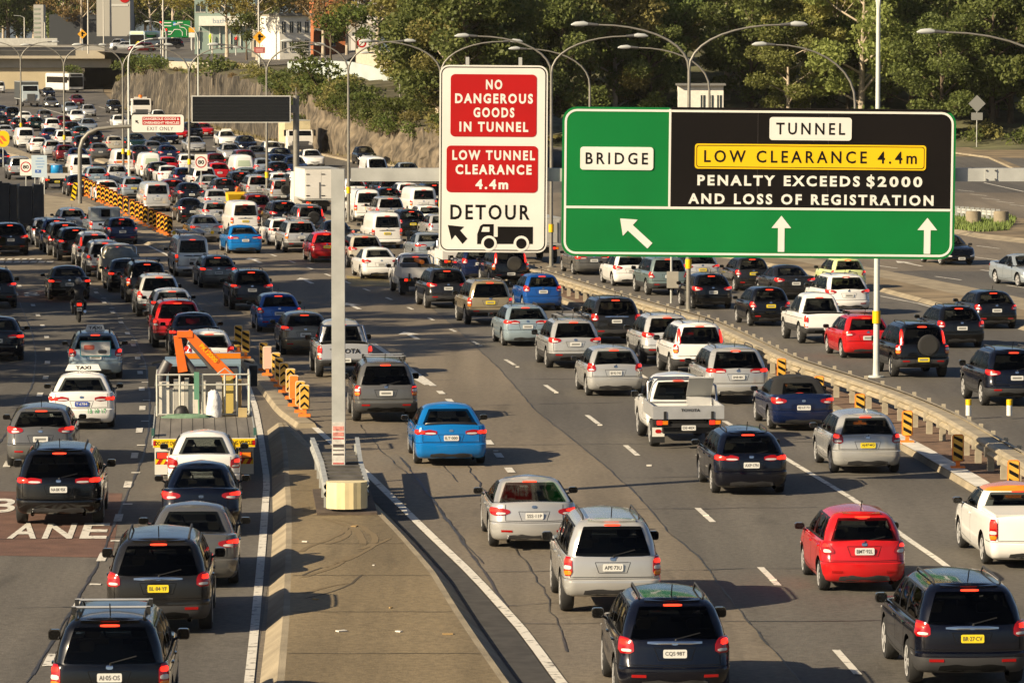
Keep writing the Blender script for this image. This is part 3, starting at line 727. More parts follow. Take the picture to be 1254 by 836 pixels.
for a_, b_, k_ in (('sedan', 'sedan_b', dict(light='wide', lz=.86, L=4.75, rr=.20, gr=[(0, .66), (.5, 1.10), (.88, 1.46), (1, 1.66)], gwid=.84)), ('hatchback', 'hatchback_b', dict(light='tear', lz=.86, L=4.3, H=1.46, gr=[(0, .06), (.5, .34), (.88, .60), (1, .74)], rr=.30)),
    ('crossover', 'crossover_b', dict(light='tear', lz=.92, H=1.72, rr=.22, bow=.09, gr=[(0, .05), (.5, .17), (.88, .30), (1, .42)], gwid=.90)), ('small_hatchback', 'small_hatchback_b', dict(light='tear', lz=.86, rr=.30, bow=.15, rails=False)),
    ('wagon', 'wagon_b', dict(light='wide', lz=.88, H=1.47, gr=[(0, .10), (.5, .42), (.88, .72), (1, .88)])), ('small_sedan', 'small_sedan_b', dict(light='wedge', lz=.88, rr=.3)), ('van', 'van_b', dict(L=4.9, H=1.92, W=1.82, rr=.22, lz=.98, gwid=.78, handle=False)), ('luxury_crossover', 'luxury_crossover_b', dict(light='wide', lz=1.0, rr=.26))):
    TYPES[b_] = dict(TYPES[a_], **k_)
TYPES['cab_chassis'] = T(L=3.35, W=1.78, H=1.80, wb=3.05, ro=-.98, sill=.40, belt=1.12, wr=.37, hood=1.02, gr=[(0, .0), (.5, .03), (.88, .08), (1, .18)], gf=[(0, 1.2), (.5, 1.6), (1, 2.0)], light='none', pz=.62, bz=.58, plate='bumper', rr=.10, bow=.02, nwin=1, wiper=False, glass=(.10, .80), gwid=.88, spoiler=False, exh=0)
PROTO = {}
def car_parts(typ):
    """builds one of the kind: list of (name, mesh, parent index)"""
    if typ in PROTO: return PROTO[typ]
    p = TYPES[typ]; W, H, L, ro, wb, sill, belt = p['W'], p['H'], p['L'], p['ro'], p['wb'], p['sill'], p['belt']
    hw = W / 2; y0, y1 = -ro, L - ro; ymid, half = (y0 + y1) / 2, L / 2; gf0 = p['gf'][0][1]
    cowl = y1 - gf0
    topline = [(y0, belt), (y0 + .3, belt + .005)] if not p['deck'] else [(y0, p['deck'][1] - .03), (y0 + .12, p['deck'][1]), (y0 + p['deck'][0], p['deck'][1] - .01), (y0 + p['deck'][0] + .35, belt + .01)]
    topline += [(cowl - .5, belt - .02), (cowl, belt - .03), (cowl + (y1 - cowl) * .5, (belt * .55 + p['hood'] * .45)), (y1 - .18, p['hood'] + .02), (y1, p['hood'] - .07)]
    tx, tz = [a for a, _ in topline], [b for _, b in topline]
    top = lambda y: float(np.interp(y, tx, tz))
    bz = p['bz']; zr = belt if not p['deck'] else p['deck'][1]
    K = lambda z: (z - sill) / (zr - sill)
    tab = [(0, hw - .09, y0 + .14, y1 - .20), (K(sill + .05), hw - .045, y0 + .06, y1 - .10), (K(sill + .15), hw - .015, y0 + .01, y1 - .02), (K(sill + .26), hw - .004, y0, y1), (K(bz), hw - .002, y0 + .005, y1 - .02),
           (K(bz + .035), hw - .004, y0 + (.075 if p['rr'] < .3 else .05), y1 - .03), (K((bz + zr) / 2), hw, y0 + .085, y1 - .06), (K(zr - .12), hw - .012, y0 + .095, y1 - .10), (K(zr - .03), hw - .035, y0 + .105, y1 - .13), (1, hw - .062, y0 + .125, y1 - .17)]
    low = Shell(tab, lambda k, y: sill + k * (top(y) - sill), p['rr'], p['rf'], p['bow'], .055, ymid, half)
    zroof = lambda y: H - .028 * ((y - (y0 + p['gr'][-1][1] + 1.2)) / 1.5) ** 2 - p['crown']
    gr = lambda v: float(np.interp(v, *zip(*p['gr']))); gfv = lambda v: float(np.interp(v, *zip(*p['gf']))); gw = lambda v: float(np.interp(v, *zip(*p['gw'])))
    vs_ = [0, .07, .14, .24, .36, .48, .6, .7, .78, .85, .9, .95, 1.0]
    gtab = [(v, hw - .03 - gw(v), y0 + .06 + gr(v), y1 - gfv(v)) for v in vs_]
    gz0 = lambda y: top(y) - .04
    def gzf(v, y): b = gz0(y); return b + (zroof(y) - b) * (v if v < .9 else .9 + (v - .9) * 1.0)
    gl = Shell(gtab, gzf, min(p['rr'], .22), .34, p['bow'] * .75, .05, ymid, half)
    # ---- body: lower shell with wheel arches (and load bed) cut out, then the cabin
    mb = MB()
    ks = [0, K(sill + .05), K(sill + .15), K(sill + .26), K(bz - .03), K(bz), K(bz + .035), K((bz + zr) / 2), K(zr - .12), K(zr - .03), 1]
    low.mesh_into(mb, ks, .03, 0, 2 if p['trim'] else None, K(sill + .26), cabin=(y0 + .12 + p['gr'][0][1], cowl - .02))
    me = merged(mb, 'body', [M_PAINT, M_under, M_trim])
    cut = MB()
    for y in (0, wb):
        for s in (-1, 1):
            n = 20; r = p['wr'] + .065; V = []
            for x in (s * (hw - .30), s * (hw + .2)):
                V += [(x, y + r * math.cos(2 * math.pi * i / n), p['wr'] + .01 + r * math.sin(2 * math.pi * i / n)) for i in range(n)]
            F = [(i, (i + 1) % n, n + (i + 1) % n, n + i) for i in range(n)] + [tuple(range(n))[::-1], tuple(range(n, 2 * n))]
            cut.add(V, F, 1)
    cme = None
    if p['bed']:
        a, b, zb = p['bed']; cut.box((0, y0 + .06 + (a + b) / 2, zb + 1), (W - .30, b - a, 2), 1)
    cb = merged(cut, 'cut', [M_PAINT, M_under]); c2 = MB()
    c2.add([v.co[:] for v in cb.vertices], [tuple(f.vertices) for f in cb.polygons], 1)
    me = boolean(me, c2, [M_PAINT, M_under])
    bm = bmesh.new(); bm.from_mesh(me)
    mb2 = MB(); gl.mesh_into(mb2, vs_, p['crown'], 2 if p.get('soft') else 0, bottom=False)
    g_me = merged(mb2, 'cab', [M_PAINT, M_under, M_cloth]); bm2 = bmesh.new(); bm2.from_mesh(g_me)
    if p.get('cover'):      # cab roof in its own colour
        for f in bm2.faces:
            if all((q.co.z - gz0(q.co.y)) / max(.05, zroof(q.co.y) - gz0(q.co.y)) > .84 for q in f.verts): f.material_index = 9
    # open the shell behind every pane
    va_, vb_ = p['glass']; ym_ = cowl - .28 - 1.12; bm2.normal_update(); kill = []
    for f in bm2.faces:
        N = f.normal; ok = not p.get('whitewin')
        for q in f.verts:
            x, y, z = q.co; b_ = gz0(y); v = (z - b_) / max(.05, zroof(y) - b_); gw_ = gl.prm(v)[0]
            if abs(N.x) > .62:
                ok = ok and .13 < v < .79 and y0 + .06 + gr(v) + min(p['rr'], .22) + .13 < y < y1 - gfv(v) - .34 and not p.get('soft') and not (p.get('panel') and y < ym_ + .40)
            elif N.y < -.12: ok = ok and va_ + .04 < v < vb_ - .04 and abs(x) < gw_ * p['gwid'] * .93
            elif N.y > .12: ok = ok and .12 < v < .87 and abs(x) < gw_ * .84
            else: ok = False
        if ok and abs(N.x) > .62 and p['nwin'] >= 2:
            ys_ = [q.co.y for q in f.verts]
            if min(ys_) < ym_ + .12 and max(ys_) > ym_ + .03: ok = False
        if ok: kill.append(f)
    bmesh.ops.delete(bm2, geom=kill, context='FACES_ONLY'); bm2.verts.ensure_lookup_table(); bm2.verts.index_update()
    base_n = len(bm.verts); vmap = [bm.verts.new(v.co) for v in bm2.verts]; bm.verts.ensure_lookup_table()
    for f in bm2.faces:
        try:
            nf = bm.faces.new([vmap[v.index] for v in f.verts]); nf.smooth = True; nf.material_index = f.material_index if not p.get('soft') else 3
        except ValueError: pass
    bm2.free()
    body = bpy.data.meshes.new('body'); bm.to_mesh(body); bm.free()
    ex = MB()   # shut lines, bumper and other surface detail, joined into the body mesh
    ex.add([v.co[:] for v in body.vertices], [tuple(f.vertices) for f in body.polygons])
    ex.m = [f.material_index for f in body.polygons]; ex.s = [True] * len(body.polygons)
    lowr = lambda t, z: low.P(t, K(z)); lowf = lambda t, z: low.P(t, K(z), 'f')
    glr = lambda t, v: gl.P(t, v); glf = lambda t, v: gl.P(t, v, 'f')
    if not p['deck']:
        a = hw - p['rr'] * .55
        groove(ex, lowr, [(-a, zr - .02), (-a, bz + .06), (a, bz + .06), (a, zr - .02)], mi=1)
    else:
        a = hw - p['rr'] * .9
        groove(ex, lowr, [(-a, zr - .03), (-a, bz + .06), (a, bz + .06), (a, zr - .03)], mi=1)
    groove(ex, lowr, [(-low.corner(K(bz + .04)) - .55, bz + .03), (0, bz + .03), (low.corner(K(bz + .04)) + .55, bz + .03)], .012, mi=1)
    for s in (-1, 1):
        sd = lambda y, z: low.side(y, (z - sill) / max(.2, top(y) - sill), s)
        ye = cowl - .28; ym = ye - 1.12
        groove(ex, sd, [(ye, top(ye) - .03), (ye, sill + .18), (ym, sill + .10), (ym, top(ym) - .03)], mi=1)
        if p['nwin'] >= 2 and not p.get('panel'): groove(ex, sd, [(ym, sill + .10), (ym - .72, sill + .14), (max(ym - .95, .30), .60), (max(ym - 1.05, .12), top(ym - 1) - .03)], mi=1)
        groove(ex, sd, [(y0 + .5, top(y0 + .5) - .16), (cowl, top(cowl) - .14)], .016, mi=1) if p['trim'] else None
        for yy in ((ye - .95, ym - .9) if p['nwin'] >= 2 and not p.get('panel') else (ye - .95,)):      # door handles
            q = sd(yy, top(yy) - .12); ex.box((q.x + s * .01, yy, q.z), (.03, .18, .03), 0)
    # lower bumper insert, reflectors
    patch(ex, lowr, [(-hw * .62, sill + .02), (-hw * .58, sill + .15), (hw * .58, sill + .15), (hw * .62, sill + .02)], .004, 2 if not p['trim'] else 1, 1)
    if p['handle'] if 'handle' in p else p['chrome']:
        zc = p['pz'] + .14; patch(ex, lowr, [(-.45, zc), (-.45, zc + .05), (.45, zc + .05), (.45, zc)], .012, 4 if p['chrome'] else 1, 1)
    # plate recess, badge
    if p['plate'] == 'hatch' and typ not in ('van', 'white_window_van'):
        groove(ex, lowr, [(-.34, p['pz'] + .09), (-.27, p['pz'] - .10), (.27, p['pz'] - .10), (.34, p['pz'] + .09)], .010, mi=1, closed=True)
    # grille and lower intake at the nose
    patch(ex, lowf, [(-.36, p['hood'] - .20), (-.42, p['hood'] - .07), (.42, p['hood'] - .07), (.36, p['hood'] - .20)], .006, 1, 1)
    patch(ex, lowf, [(-.5, sill + .06), (-.45, sill + .20), (.45, sill + .20), (.5, sill + .06)], .005, 1, 1)
    if p.get('cover'):
        ex.box((0, y0 + 1.05, zr + .025), (W - .28, 1.72, .05), 5)
    if p['nwin'] == 3 and not p.get('panel'): qa = y0 + .06 + gr(1) + .12; ex.tube([(0, qa, H - .005), (0, qa - .16, H + .20)], .010, 5, 1)      # aerial
    # seats and dash inside
    ysf = cowl - .28 - 1.0; rear_y = max(y0 + .06 + gr(.5) + .42, ysf - .95)
    def seat(x, y, w, hr=True, zt=belt + .10):
        ex.box((x, y, zt - .28), (w, .14, .56), 6)
        if hr: ex.prism(rrect(.25, .17, .06, 2), .09, Matrix.Translation((x, y + .04, zt + .11)) @ Matrix.Rotation(R(90), 4, 'X'), 7)
    for s in (-1, 1): seat(s * .36, ysf, .50)
    if p['nwin'] >= 2 and not p['bed'] and not p.get('panel'):
        seat(0, rear_y, W - .50, False, belt + .02)
        for x in (-.40, .40): ex.prism(rrect(.23, .15, .05, 2), .08, Matrix.Translation((x, rear_y + .04, belt + .10)) @ Matrix.Rotation(R(90), 4, 'X'), 7)
    ex.box((0, cowl - .30, belt - .01), (W - .40, .34, .06), 6); ex.tube([(-.36 + .17 * math.cos(a * .63), cowl - .50, belt + .02 + .17 * math.sin(a * .63)) for a in range(11)], .018, 5, 1)
    # maker's badge, bumper reflectors
    if p['bed'] is None and p['light'] != 'none':
        zb_ = min(zr - .05, p['pz'] + .19); patch(ex, lowr, [(-.055, zb_ - .03), (-.055, zb_ + .03), (.055, zb_ + .03), (.055, zb_ - .03)], .010, 4, 2)
        if p['trim'] or p['rr'] > .28:
            for s in (-1, 1): patch(ex, lambda t, z: low.P(s * t, K(z)), [(hw * .52, sill + .19), (hw * .52, sill + .235), (hw * .78, sill + .235), (hw * .78, sill + .19)], .010, 8, 0)
    if p['spoiler']:
        q0 = gl.P(0, .97); wdt = gl.prm(.97)[0] - .12
        pts = [gl.P(wdt * u, .985) + Vector((0, -.055, .012)) for u in (-1, -.5, 0, .5, 1)]; pt2 = [gl.P(wdt * u, .985) + Vector((0, .12, .03)) for u in (-1, -.5, 0, .5, 1)]
        pt3 = [q + Vector((0, .015, -.035)) for q in pts]
        ex.add(pts + pt2, [(i, i + 1, 6 + i, 5 + i) for i in range(4)], 0, True); ex.add(pts + pt3, [(i, 5 + i, 6 + i, i + 1) for i in range(4)], 0, True)
    body2 = ex.mesh('body', [M_PAINT, M_under, M_trim, M_cloth, M_chrome, M_white, M_seat, M_seat2, M_lens] + ([paint('orange')] if p.get('cover') else []), 38)
    parts = [('body', body2, None)]
    def part(name, m_, mats, par=None, sharp=None): parts.append((name, m_.mesh(name, mats, sharp), par)); return len(parts) - 1
    # ---- panes
    v0, v1 = p['glass']; m_ = MB(); g0 = gl.prm(v0)[0] * p['gwid']; g1 = gl.prm(v1)[0] * p['gwid'] * .98
    wf = 1.0
    patch(m_, glr, [(-g0, v0 + .05), (-g0 * .985, v0), (0, v0 - .01), (g0 * .985, v0), (g0, v0 + .05), (g1, v1 - .05), (g1 * .95, v1), (-g1 * .95, v1), (-g1, v1 - .05)], .013, 0, 1, 8)
    ri = part('rear_window', m_, [(M_privacy if p['H'] > 1.6 else M_glass) if not p.get('whitewin') else mat('pale_window_film', (.42, .50, .36), .25)])
    if p['wiper']:
        m_ = MB(); a, b = glr(.02, v0 + .01), glr(.42, v0 + .16); nrm = Vector((0, -.025, .01)); m_.tube([a + nrm, b + nrm], .011, 5); m_.tube([glr(.02, v0 - .03) + nrm, a + nrm * 1.4], .02, 5); part('wiper', m_, [M_black], ri)
    m_ = MB(); f0 = gl.prm(.1)[0] * .86; f1 = gl.prm(.9)[0] * .9
    patch(m_, glf, [(-f0, .08), (0, .05), (f0, .08), (f1, .9), (-f1, .9)], .013, 0, 1, 8); part('windscreen', m_, [M_clearglass])
    for s in (-1, 1):
        sd = lambda y, v: gl.side(y, v, s)
        def ylim(v): return y0 + .06 + gr(v) + min(p['rr'], .22) + .10, y1 - gfv(v) - .30
        va, vb = .10, .80; ya0, yb0 = ylim(va); ya1, yb1 = ylim(vb); ym = cowl - .28 - 1.12
        m_ = MB()
        segs = [(ya0, ya1, ym + .05, ym + .05), (ym + .12, ym + .12, yb0, yb1)] if p['nwin'] == 2 else [(ya0, ya1, yb0, yb1)] if p['nwin'] == 1 else None
        if segs is None:
            yq = min(ym - .78, ya1 + .9); yq = max(yq, ya0 + .35)
            segs = [(ya0, ya1, yq, yq), (yq + .07, yq + .07, ym + .03, ym + .03), (ym + .10, ym + .10, yb0, yb1)]
        if p.get('panel'): segs = [(ym + .35, ym + .35, yb0, yb1)]; m_ = MB()
        elif p.get('soft'): m_ = MB()
        mb_seal = m_
        for i, (a, b, c, d) in enumerate(segs):
            m2 = MB()
            groove(m2, sd, [(a - .01, va), (c + .01, va), (d + .01, vb + .02), (b - .01, vb + .02)], .035, .009, 0, True)
            if i and not p.get('panel'): patch(m2, sd, [(a - .08, va + .01), (a, va + .01), (b, vb + .01), (b - .08, vb + .01)], .010, 0, 0, 2)
            patch(m2, sd, [(a, va + .02), (c, va + .02), (d, vb), (b, vb)], .013, 1, 1, 5)
            part('side_window', m2, [M_frit, M_privacy if p['H'] > 1.6 and i < len(segs) - 1 else M_glass])
    # ---- tail lamps
    for s in (-1, 1):
        m_ = MB(); lz = p['lz']; tc = low.corner(K(lz))
        f = lambda t, z: low.P(s * t, K(z))
        st = p['light']
        if st == 'wedge':
            patch(m_, f, [(tc - .34, lz - .03), (tc - .32, lz + .055), (tc + .10, lz + .10), (tc + .30, lz + .09), (tc + .22, lz - .02), (tc + .02, lz - .085), (tc - .16, lz - .075)], .014, 0, 2)
            patch(m_, f, [(tc - .24, lz - .045), (tc - .22, lz - .01), (tc - .03, lz - .005), (tc - .03, lz - .06), (tc - .12, lz - .06)], .020, 1, 2)
            patch(m_, f, [(tc - .16, lz + .01), (tc - .16, lz + .055), (tc + .02, lz + .08), (tc + .2, lz + .07), (tc + .14, lz - .01)], .020, 2, 2)
        elif st == 'block':
            patch(m_, f, [(tc - .17, lz - .12), (tc - .17, lz + .06), (tc - .05, lz + .13), (tc + .20, lz + .13), (tc + .14, lz - .12)], .014, 0, 1)
            patch(m_, f, [(tc - .13, lz - .09), (tc - .13, lz - .045), (tc + .05, lz - .045), (tc + .05, lz - .09)], .020, 1, 1)
            patch(m_, f, [(tc - .08, lz + .01), (tc - .06, lz + .09), (tc + .12, lz + .09), (tc + .10, lz + .01)], .020, 2, 1)
        elif st == 'wide':
            patch(m_, f, [(tc - .50, lz - .065), (tc - .50, lz + .06), (tc + .20, lz + .075), (tc + .16, lz - .065)], .014, 0, 1)
            patch(m_, f, [(tc - .47, lz - .045), (tc - .47, lz - .005), (tc - .20, lz - .005), (tc - .20, lz - .045)], .020, 1, 1)
            patch(m_, f, [(tc - .18, lz - .04), (tc - .18, lz + .045), (tc + .12, lz + .055), (tc + .10, lz - .04)], .020, 2, 1)
        elif st == 'tear':
            hi = min(lz + .19, zr - .015)
            patch(m_, f, [(tc - .20, lz - .09), (tc - .10, lz + .05), (tc - .06, hi), (tc + .08, hi), (tc + .16, lz + .02), (tc + .10, lz - .11), (tc - .06, lz - .13)], .014, 0, 2)
            patch(m_, f, [(tc - .13, lz - .09), (tc - .08, lz - .03), (tc + .05, lz - .03), (tc + .05, lz - .10)], .020, 1, 2)
            patch(m_, f, [(tc - .07, lz + .01), (tc - .03, hi - .03), (tc + .06, hi - .03), (tc + .11, lz + .0)], .020, 2, 2)
        elif st != 'none':
            b = .10; hi = min(lz + .20, zr - .02)
            patch(m_, f, [(tc - b, lz - .22), (tc - b, hi), (tc + b, hi), (tc + b, lz - .22)], .014, 0, 1)
            patch(m_, f, [(tc - b + .02, lz - .20), (tc - b + .02, lz - .12), (tc + b - .02, lz - .12), (tc + b - .02, lz - .20)], .020, 3, 1)
            patch(m_, f, [(tc - b + .02, lz - .10), (tc - b + .02, lz - .03), (tc + b - .02, lz - .03), (tc + b - .02, lz - .10)], .020, 1, 1)
            patch(m_, f, [(tc - b + .02, lz + .01), (tc - b + .02, hi - .03), (tc + b - .02, hi - .03), (tc + b - .02, lz + .01)], .020, 2, 1)
            if st == 'tallpillar':
                g = lambda t, v: gl.P(s * t, v); w_ = gl.corner(.4)
                patch(m_, g, [(w_ - .09, .02), (w_ - .09, .78), (w_ + .07, .78), (w_ + .07, .02)], .012, 0, 1); patch(m_, g, [(w_ - .06, .1), (w_ - .06, .7), (w_ + .04, .7), (w_ + .04, .1)], .018, 2, 1)
        if m_.v: part('tail_light', m_, [M_lens, M_clear, M_lit, M_amber])
    m_ = MB()
    if p['brake'] == 'top': patch(m_, glr, [(-.15, p['glass'][1] + .015), (-.15, p['glass'][1] + .05), (.15, p['glass'][1] + .05), (.15, p['glass'][1] + .015)], .016, 0, 1)
    else: patch(m_, glr, [(-.14, .10), (-.14, .16), (.14, .16), (.14, .10)], .014, 0, 1)
    part('brake_light', m_, [M_litdim])
    for s in (-1, 1):
        m_ = MB(); f = lambda t, z: low.P(s * t, K(z), 'f'); tc = low.corner(.7, 'f'); hz_ = p['hood'] - .13
        patch(m_, f, [(tc - .26, hz_ - .06), (tc - .28, hz_ + .03), (tc + .18, hz_ + .09), (tc + .30, hz_ + .07), (tc + .1, hz_ - .06)], .012, 0, 2); part('headlight', m_, [M_clear])
    # ---- mirrors, wheels, rails, exhaust, plate
    for s in (-1, 1):
        m_ = MB(); q = low.side(cowl - .30, .97, s); c = Vector((q.x + s * .13, cowl - .36, q.z + .08))
        hh = rrect(.20, .13 if H < 1.6 else .17, .05, 3); Mx = Matrix.Translation(c) @ Matrix.Rotation(R(90), 4, 'X')
        m_.prism(hh, -.10, Mx, 0); m_.add([Mx @ Vector((a * .86, b * .84, .004)) for a, b in hh], [tuple(range(len(hh)))], 1); m_.tube([q, c + Vector((-s * .06, 0, -.04))], .025, 5, 0)
        part('wing_mirror', m_, [M_PAINT, M_pane])
    ty, rim = wheel_meshes(p['wr'], .215 if p['wr'] < .34 else .25, typ)
    for y in (0, wb):
        for s in (-1, 1):
            parts.append(('wheel', ty, ('W', s * (hw - .135), y, p['wr'], s))); parts.append(('rim', rim, len(parts) - 1))
    if p['rails']:
        for s in (-1, 1):
            m_ = MB(); ya, yb = y0 + .06 + gr(1) + .18, y1 - gfv(1) - .25; x = s * (gl.prm(1)[0] - .02); zz = lambda y: gzf(1, y) + .065
            m_.tube([(x, ya, zz(ya) - .055)] + [(x, ya + (yb - ya) * u, zz(ya + (yb - ya) * u)) for u in (.06, .35, .65, .94)] + [(x, yb, zz(yb) - .055)], .018, 6); part('roof_rail', m_, [M_trim])
    for e in range(p['exh']):
        s = 1 if p['exh'] == 1 and typ != 'sedan' else (-1, 1)[e]
        m_ = MB(); m_.tube([(s * hw * .58, y0 + .3, sill + .03), (s * hw * .58, y0 - .03, sill + .02)], .045, 10, 0, False); part('exhaust', m_, [M_chrome])
    if p['spare']:
        t2 = wheel_meshes(.35, .20, typ)[0]; m_ = MB(); m_.add([Matrix.Rotation(R(90), 4, 'Z') @ v.co for v in t2.vertices], [tuple(f.vertices) for f in t2.polygons], 0, True)
        n = 20; m_.add([(0.27 * math.cos(2 * math.pi * i / n), -.112, .27 * math.sin(2 * math.pi * i / n)) for i in range(n)], [tuple(range(n))[::-1]], 1)
        c = low.P(.16, K(zr - .06)); m_.v = [(a + .16, b + c.y - .12, d + zr - .02) for a, b, d in m_.v]; part('spare_wheel', m_, [M_rubber, M_PAINT], None, 40)
    PROTO[typ] = (parts, dict(low=low, gl=gl, K=K, p=p, zr=zr, hw=hw, y0=y0, y1=y1, roof=zroof, cowl=cowl))
    return PROTO[typ]
PLATES = {}
def plate_mesh(txt, yellow):
    k = (txt, yellow)
    if k not in PLATES:
        mb = MB(); M_ = Matrix.Rotation(R(90), 4, 'X')
        mb.prism(rrect(.372, .134, .02, 2), .010, M_ @ Matrix.Translation((0, 0, 0)), 0)
        if txt: put_text(mb, txt, M_ @ Matrix.Translation((0, 0, .013)), 1, width=.31, height=.072, bold=.012)
        else: mb.box((0, -.012, 0), (.27, .003, .055), 1)
        PLATES[k] = mb.mesh('number_plate', [M_platey if yellow else M_plate, mat('plate_character', (.05, .05, .05) if not yellow else (.05, .05, .03), .6)] if txt else [M_platey if yellow else M_plate, mat('plate_worn_characters', (.22, .22, .2), .6)])
    return PLATES[k]
ALT = {}
def alt_mesh(me, swap):
    """the same part with some of its materials swapped (lamps off)"""
    k = (me.name, tuple(sorted((a.name, b.name) for a, b in swap.items())))
    if k not in ALT:
        c = me.copy()
        for i, m in enumerate(c.materials):
            if m in swap: c.materials[i] = swap[m]
        ALT[k] = c
    return ALT[k]
def spawn(typ, name, loc, rz, pitch, colour, label, cat, group=None, plate=None, yellow=False, lit=True, lod=0, top_colour=None, frontplate=False):
    parts, info = car_parts(typ); pm = paint(colour)
    root = thing(name, label, cat, loc, 0, group); root.rotation_euler = (pitch, 0, rz)
    made = []
    skip = () if lod == 0 else ('wiper', 'exhaust') if lod == 1 else ('wiper', 'exhaust', 'roof_rail', 'wing_mirror', 'rim', 'brake_light')
    for i, (nm, me, par) in enumerate(parts):
        if nm in skip: made.append(None); continue
        if (not lit or frontplate) and nm in ('tail_light', 'brake_light'): me = alt_mesh(me, {M_lit: M_lens, M_litdim: M_lens})
        o = bpy.data.objects.new(nm, me); COL.objects.link(o)
        for j, m in enumerate(me.materials):
            if m == M_PAINT: o.material_slots[j].link = 'OBJECT'; o.material_slots[j].material = pm
            if m == M_cloth and False: pass
        if isinstance(par, tuple):
            _, x, y, z, s = par; o.parent = root; o.location = (x, y, z)
            if s < 0: o.rotation_euler = (0, 0, math.pi)
        elif isinstance(par, int): o.parent = made[par] if made[par] is not None else root
        else: o.parent = root
        made.append(o)
    p = info['p']; low, K = info['low'], info['K']
    if frontplate: q = low.P(0, K(p['hood'] - .30), 'f'); o = put('number_plate', plate_mesh('', yellow), root, (0, q.y + .014, q.z)); o.rotation_euler = (0, 0, math.pi)
    else:
        zp = p['pz']; q = low.P(.18, K(zp)); q0 = low.P(0, K(zp)); put('number_plate', plate_mesh(plate or '', yellow), root, (0, min(q.y, q0.y) - .012, zp))
    return root, info
# ------------------------------------------------------------------ the traffic: where each vehicle stands
KIND = dict(hatchback=('hatchback', 'hatchback', 'car'), small_hatchback=('hatchback', 'small hatchback', 'car'), round_hatchback=('hatchback', 'rounded hatchback', 'car'), wagon=('station_wagon', 'station wagon', 'car'), tall_wagon=('station_wagon', 'tall station wagon', 'car'),
    sedan=('sedan', 'sedan', 'car'), small_sedan=('sedan', 'small sedan', 'car'), coupe=('coupe', 'coupe', 'car'), convertible=('convertible', 'convertible', 'car'), crossover=('suv', 'SUV', 'suv'), luxury_crossover=('suv', 'large rounded SUV', 'suv'), family_suv=('suv', 'family SUV', 'suv'),
    tall_light_suv=('suv', 'upright SUV', 'suv'), four_wheel_drive=('four_wheel_drive', 'boxy four-wheel drive', 'suv'), spare_wheel_suv=('suv', 'SUV with spare wheel', 'suv'), van=('van', 'van', 'van'), white_window_van=('van', 'van with pale rear window', 'van'), pickup=('pickup_truck', 'pickup', 'pickup'), cargo_coupe=('pickup_truck', 'low pickup', 'pickup'))
CWORD = dict(pale_silver='silver', light_blue='light blue', silver_blue='silver blue', dark_grey='dark grey', dark_blue='dark blue', bright_blue='bright blue', dark_red='dark red', lime='lime and white', grey_green='grey green', dark_green='dark green')
REG = dict(L='in the left carriageway', M='in the middle carriageway', R='beyond the guard rail', O='in the oncoming lanes', U='on the overpass')
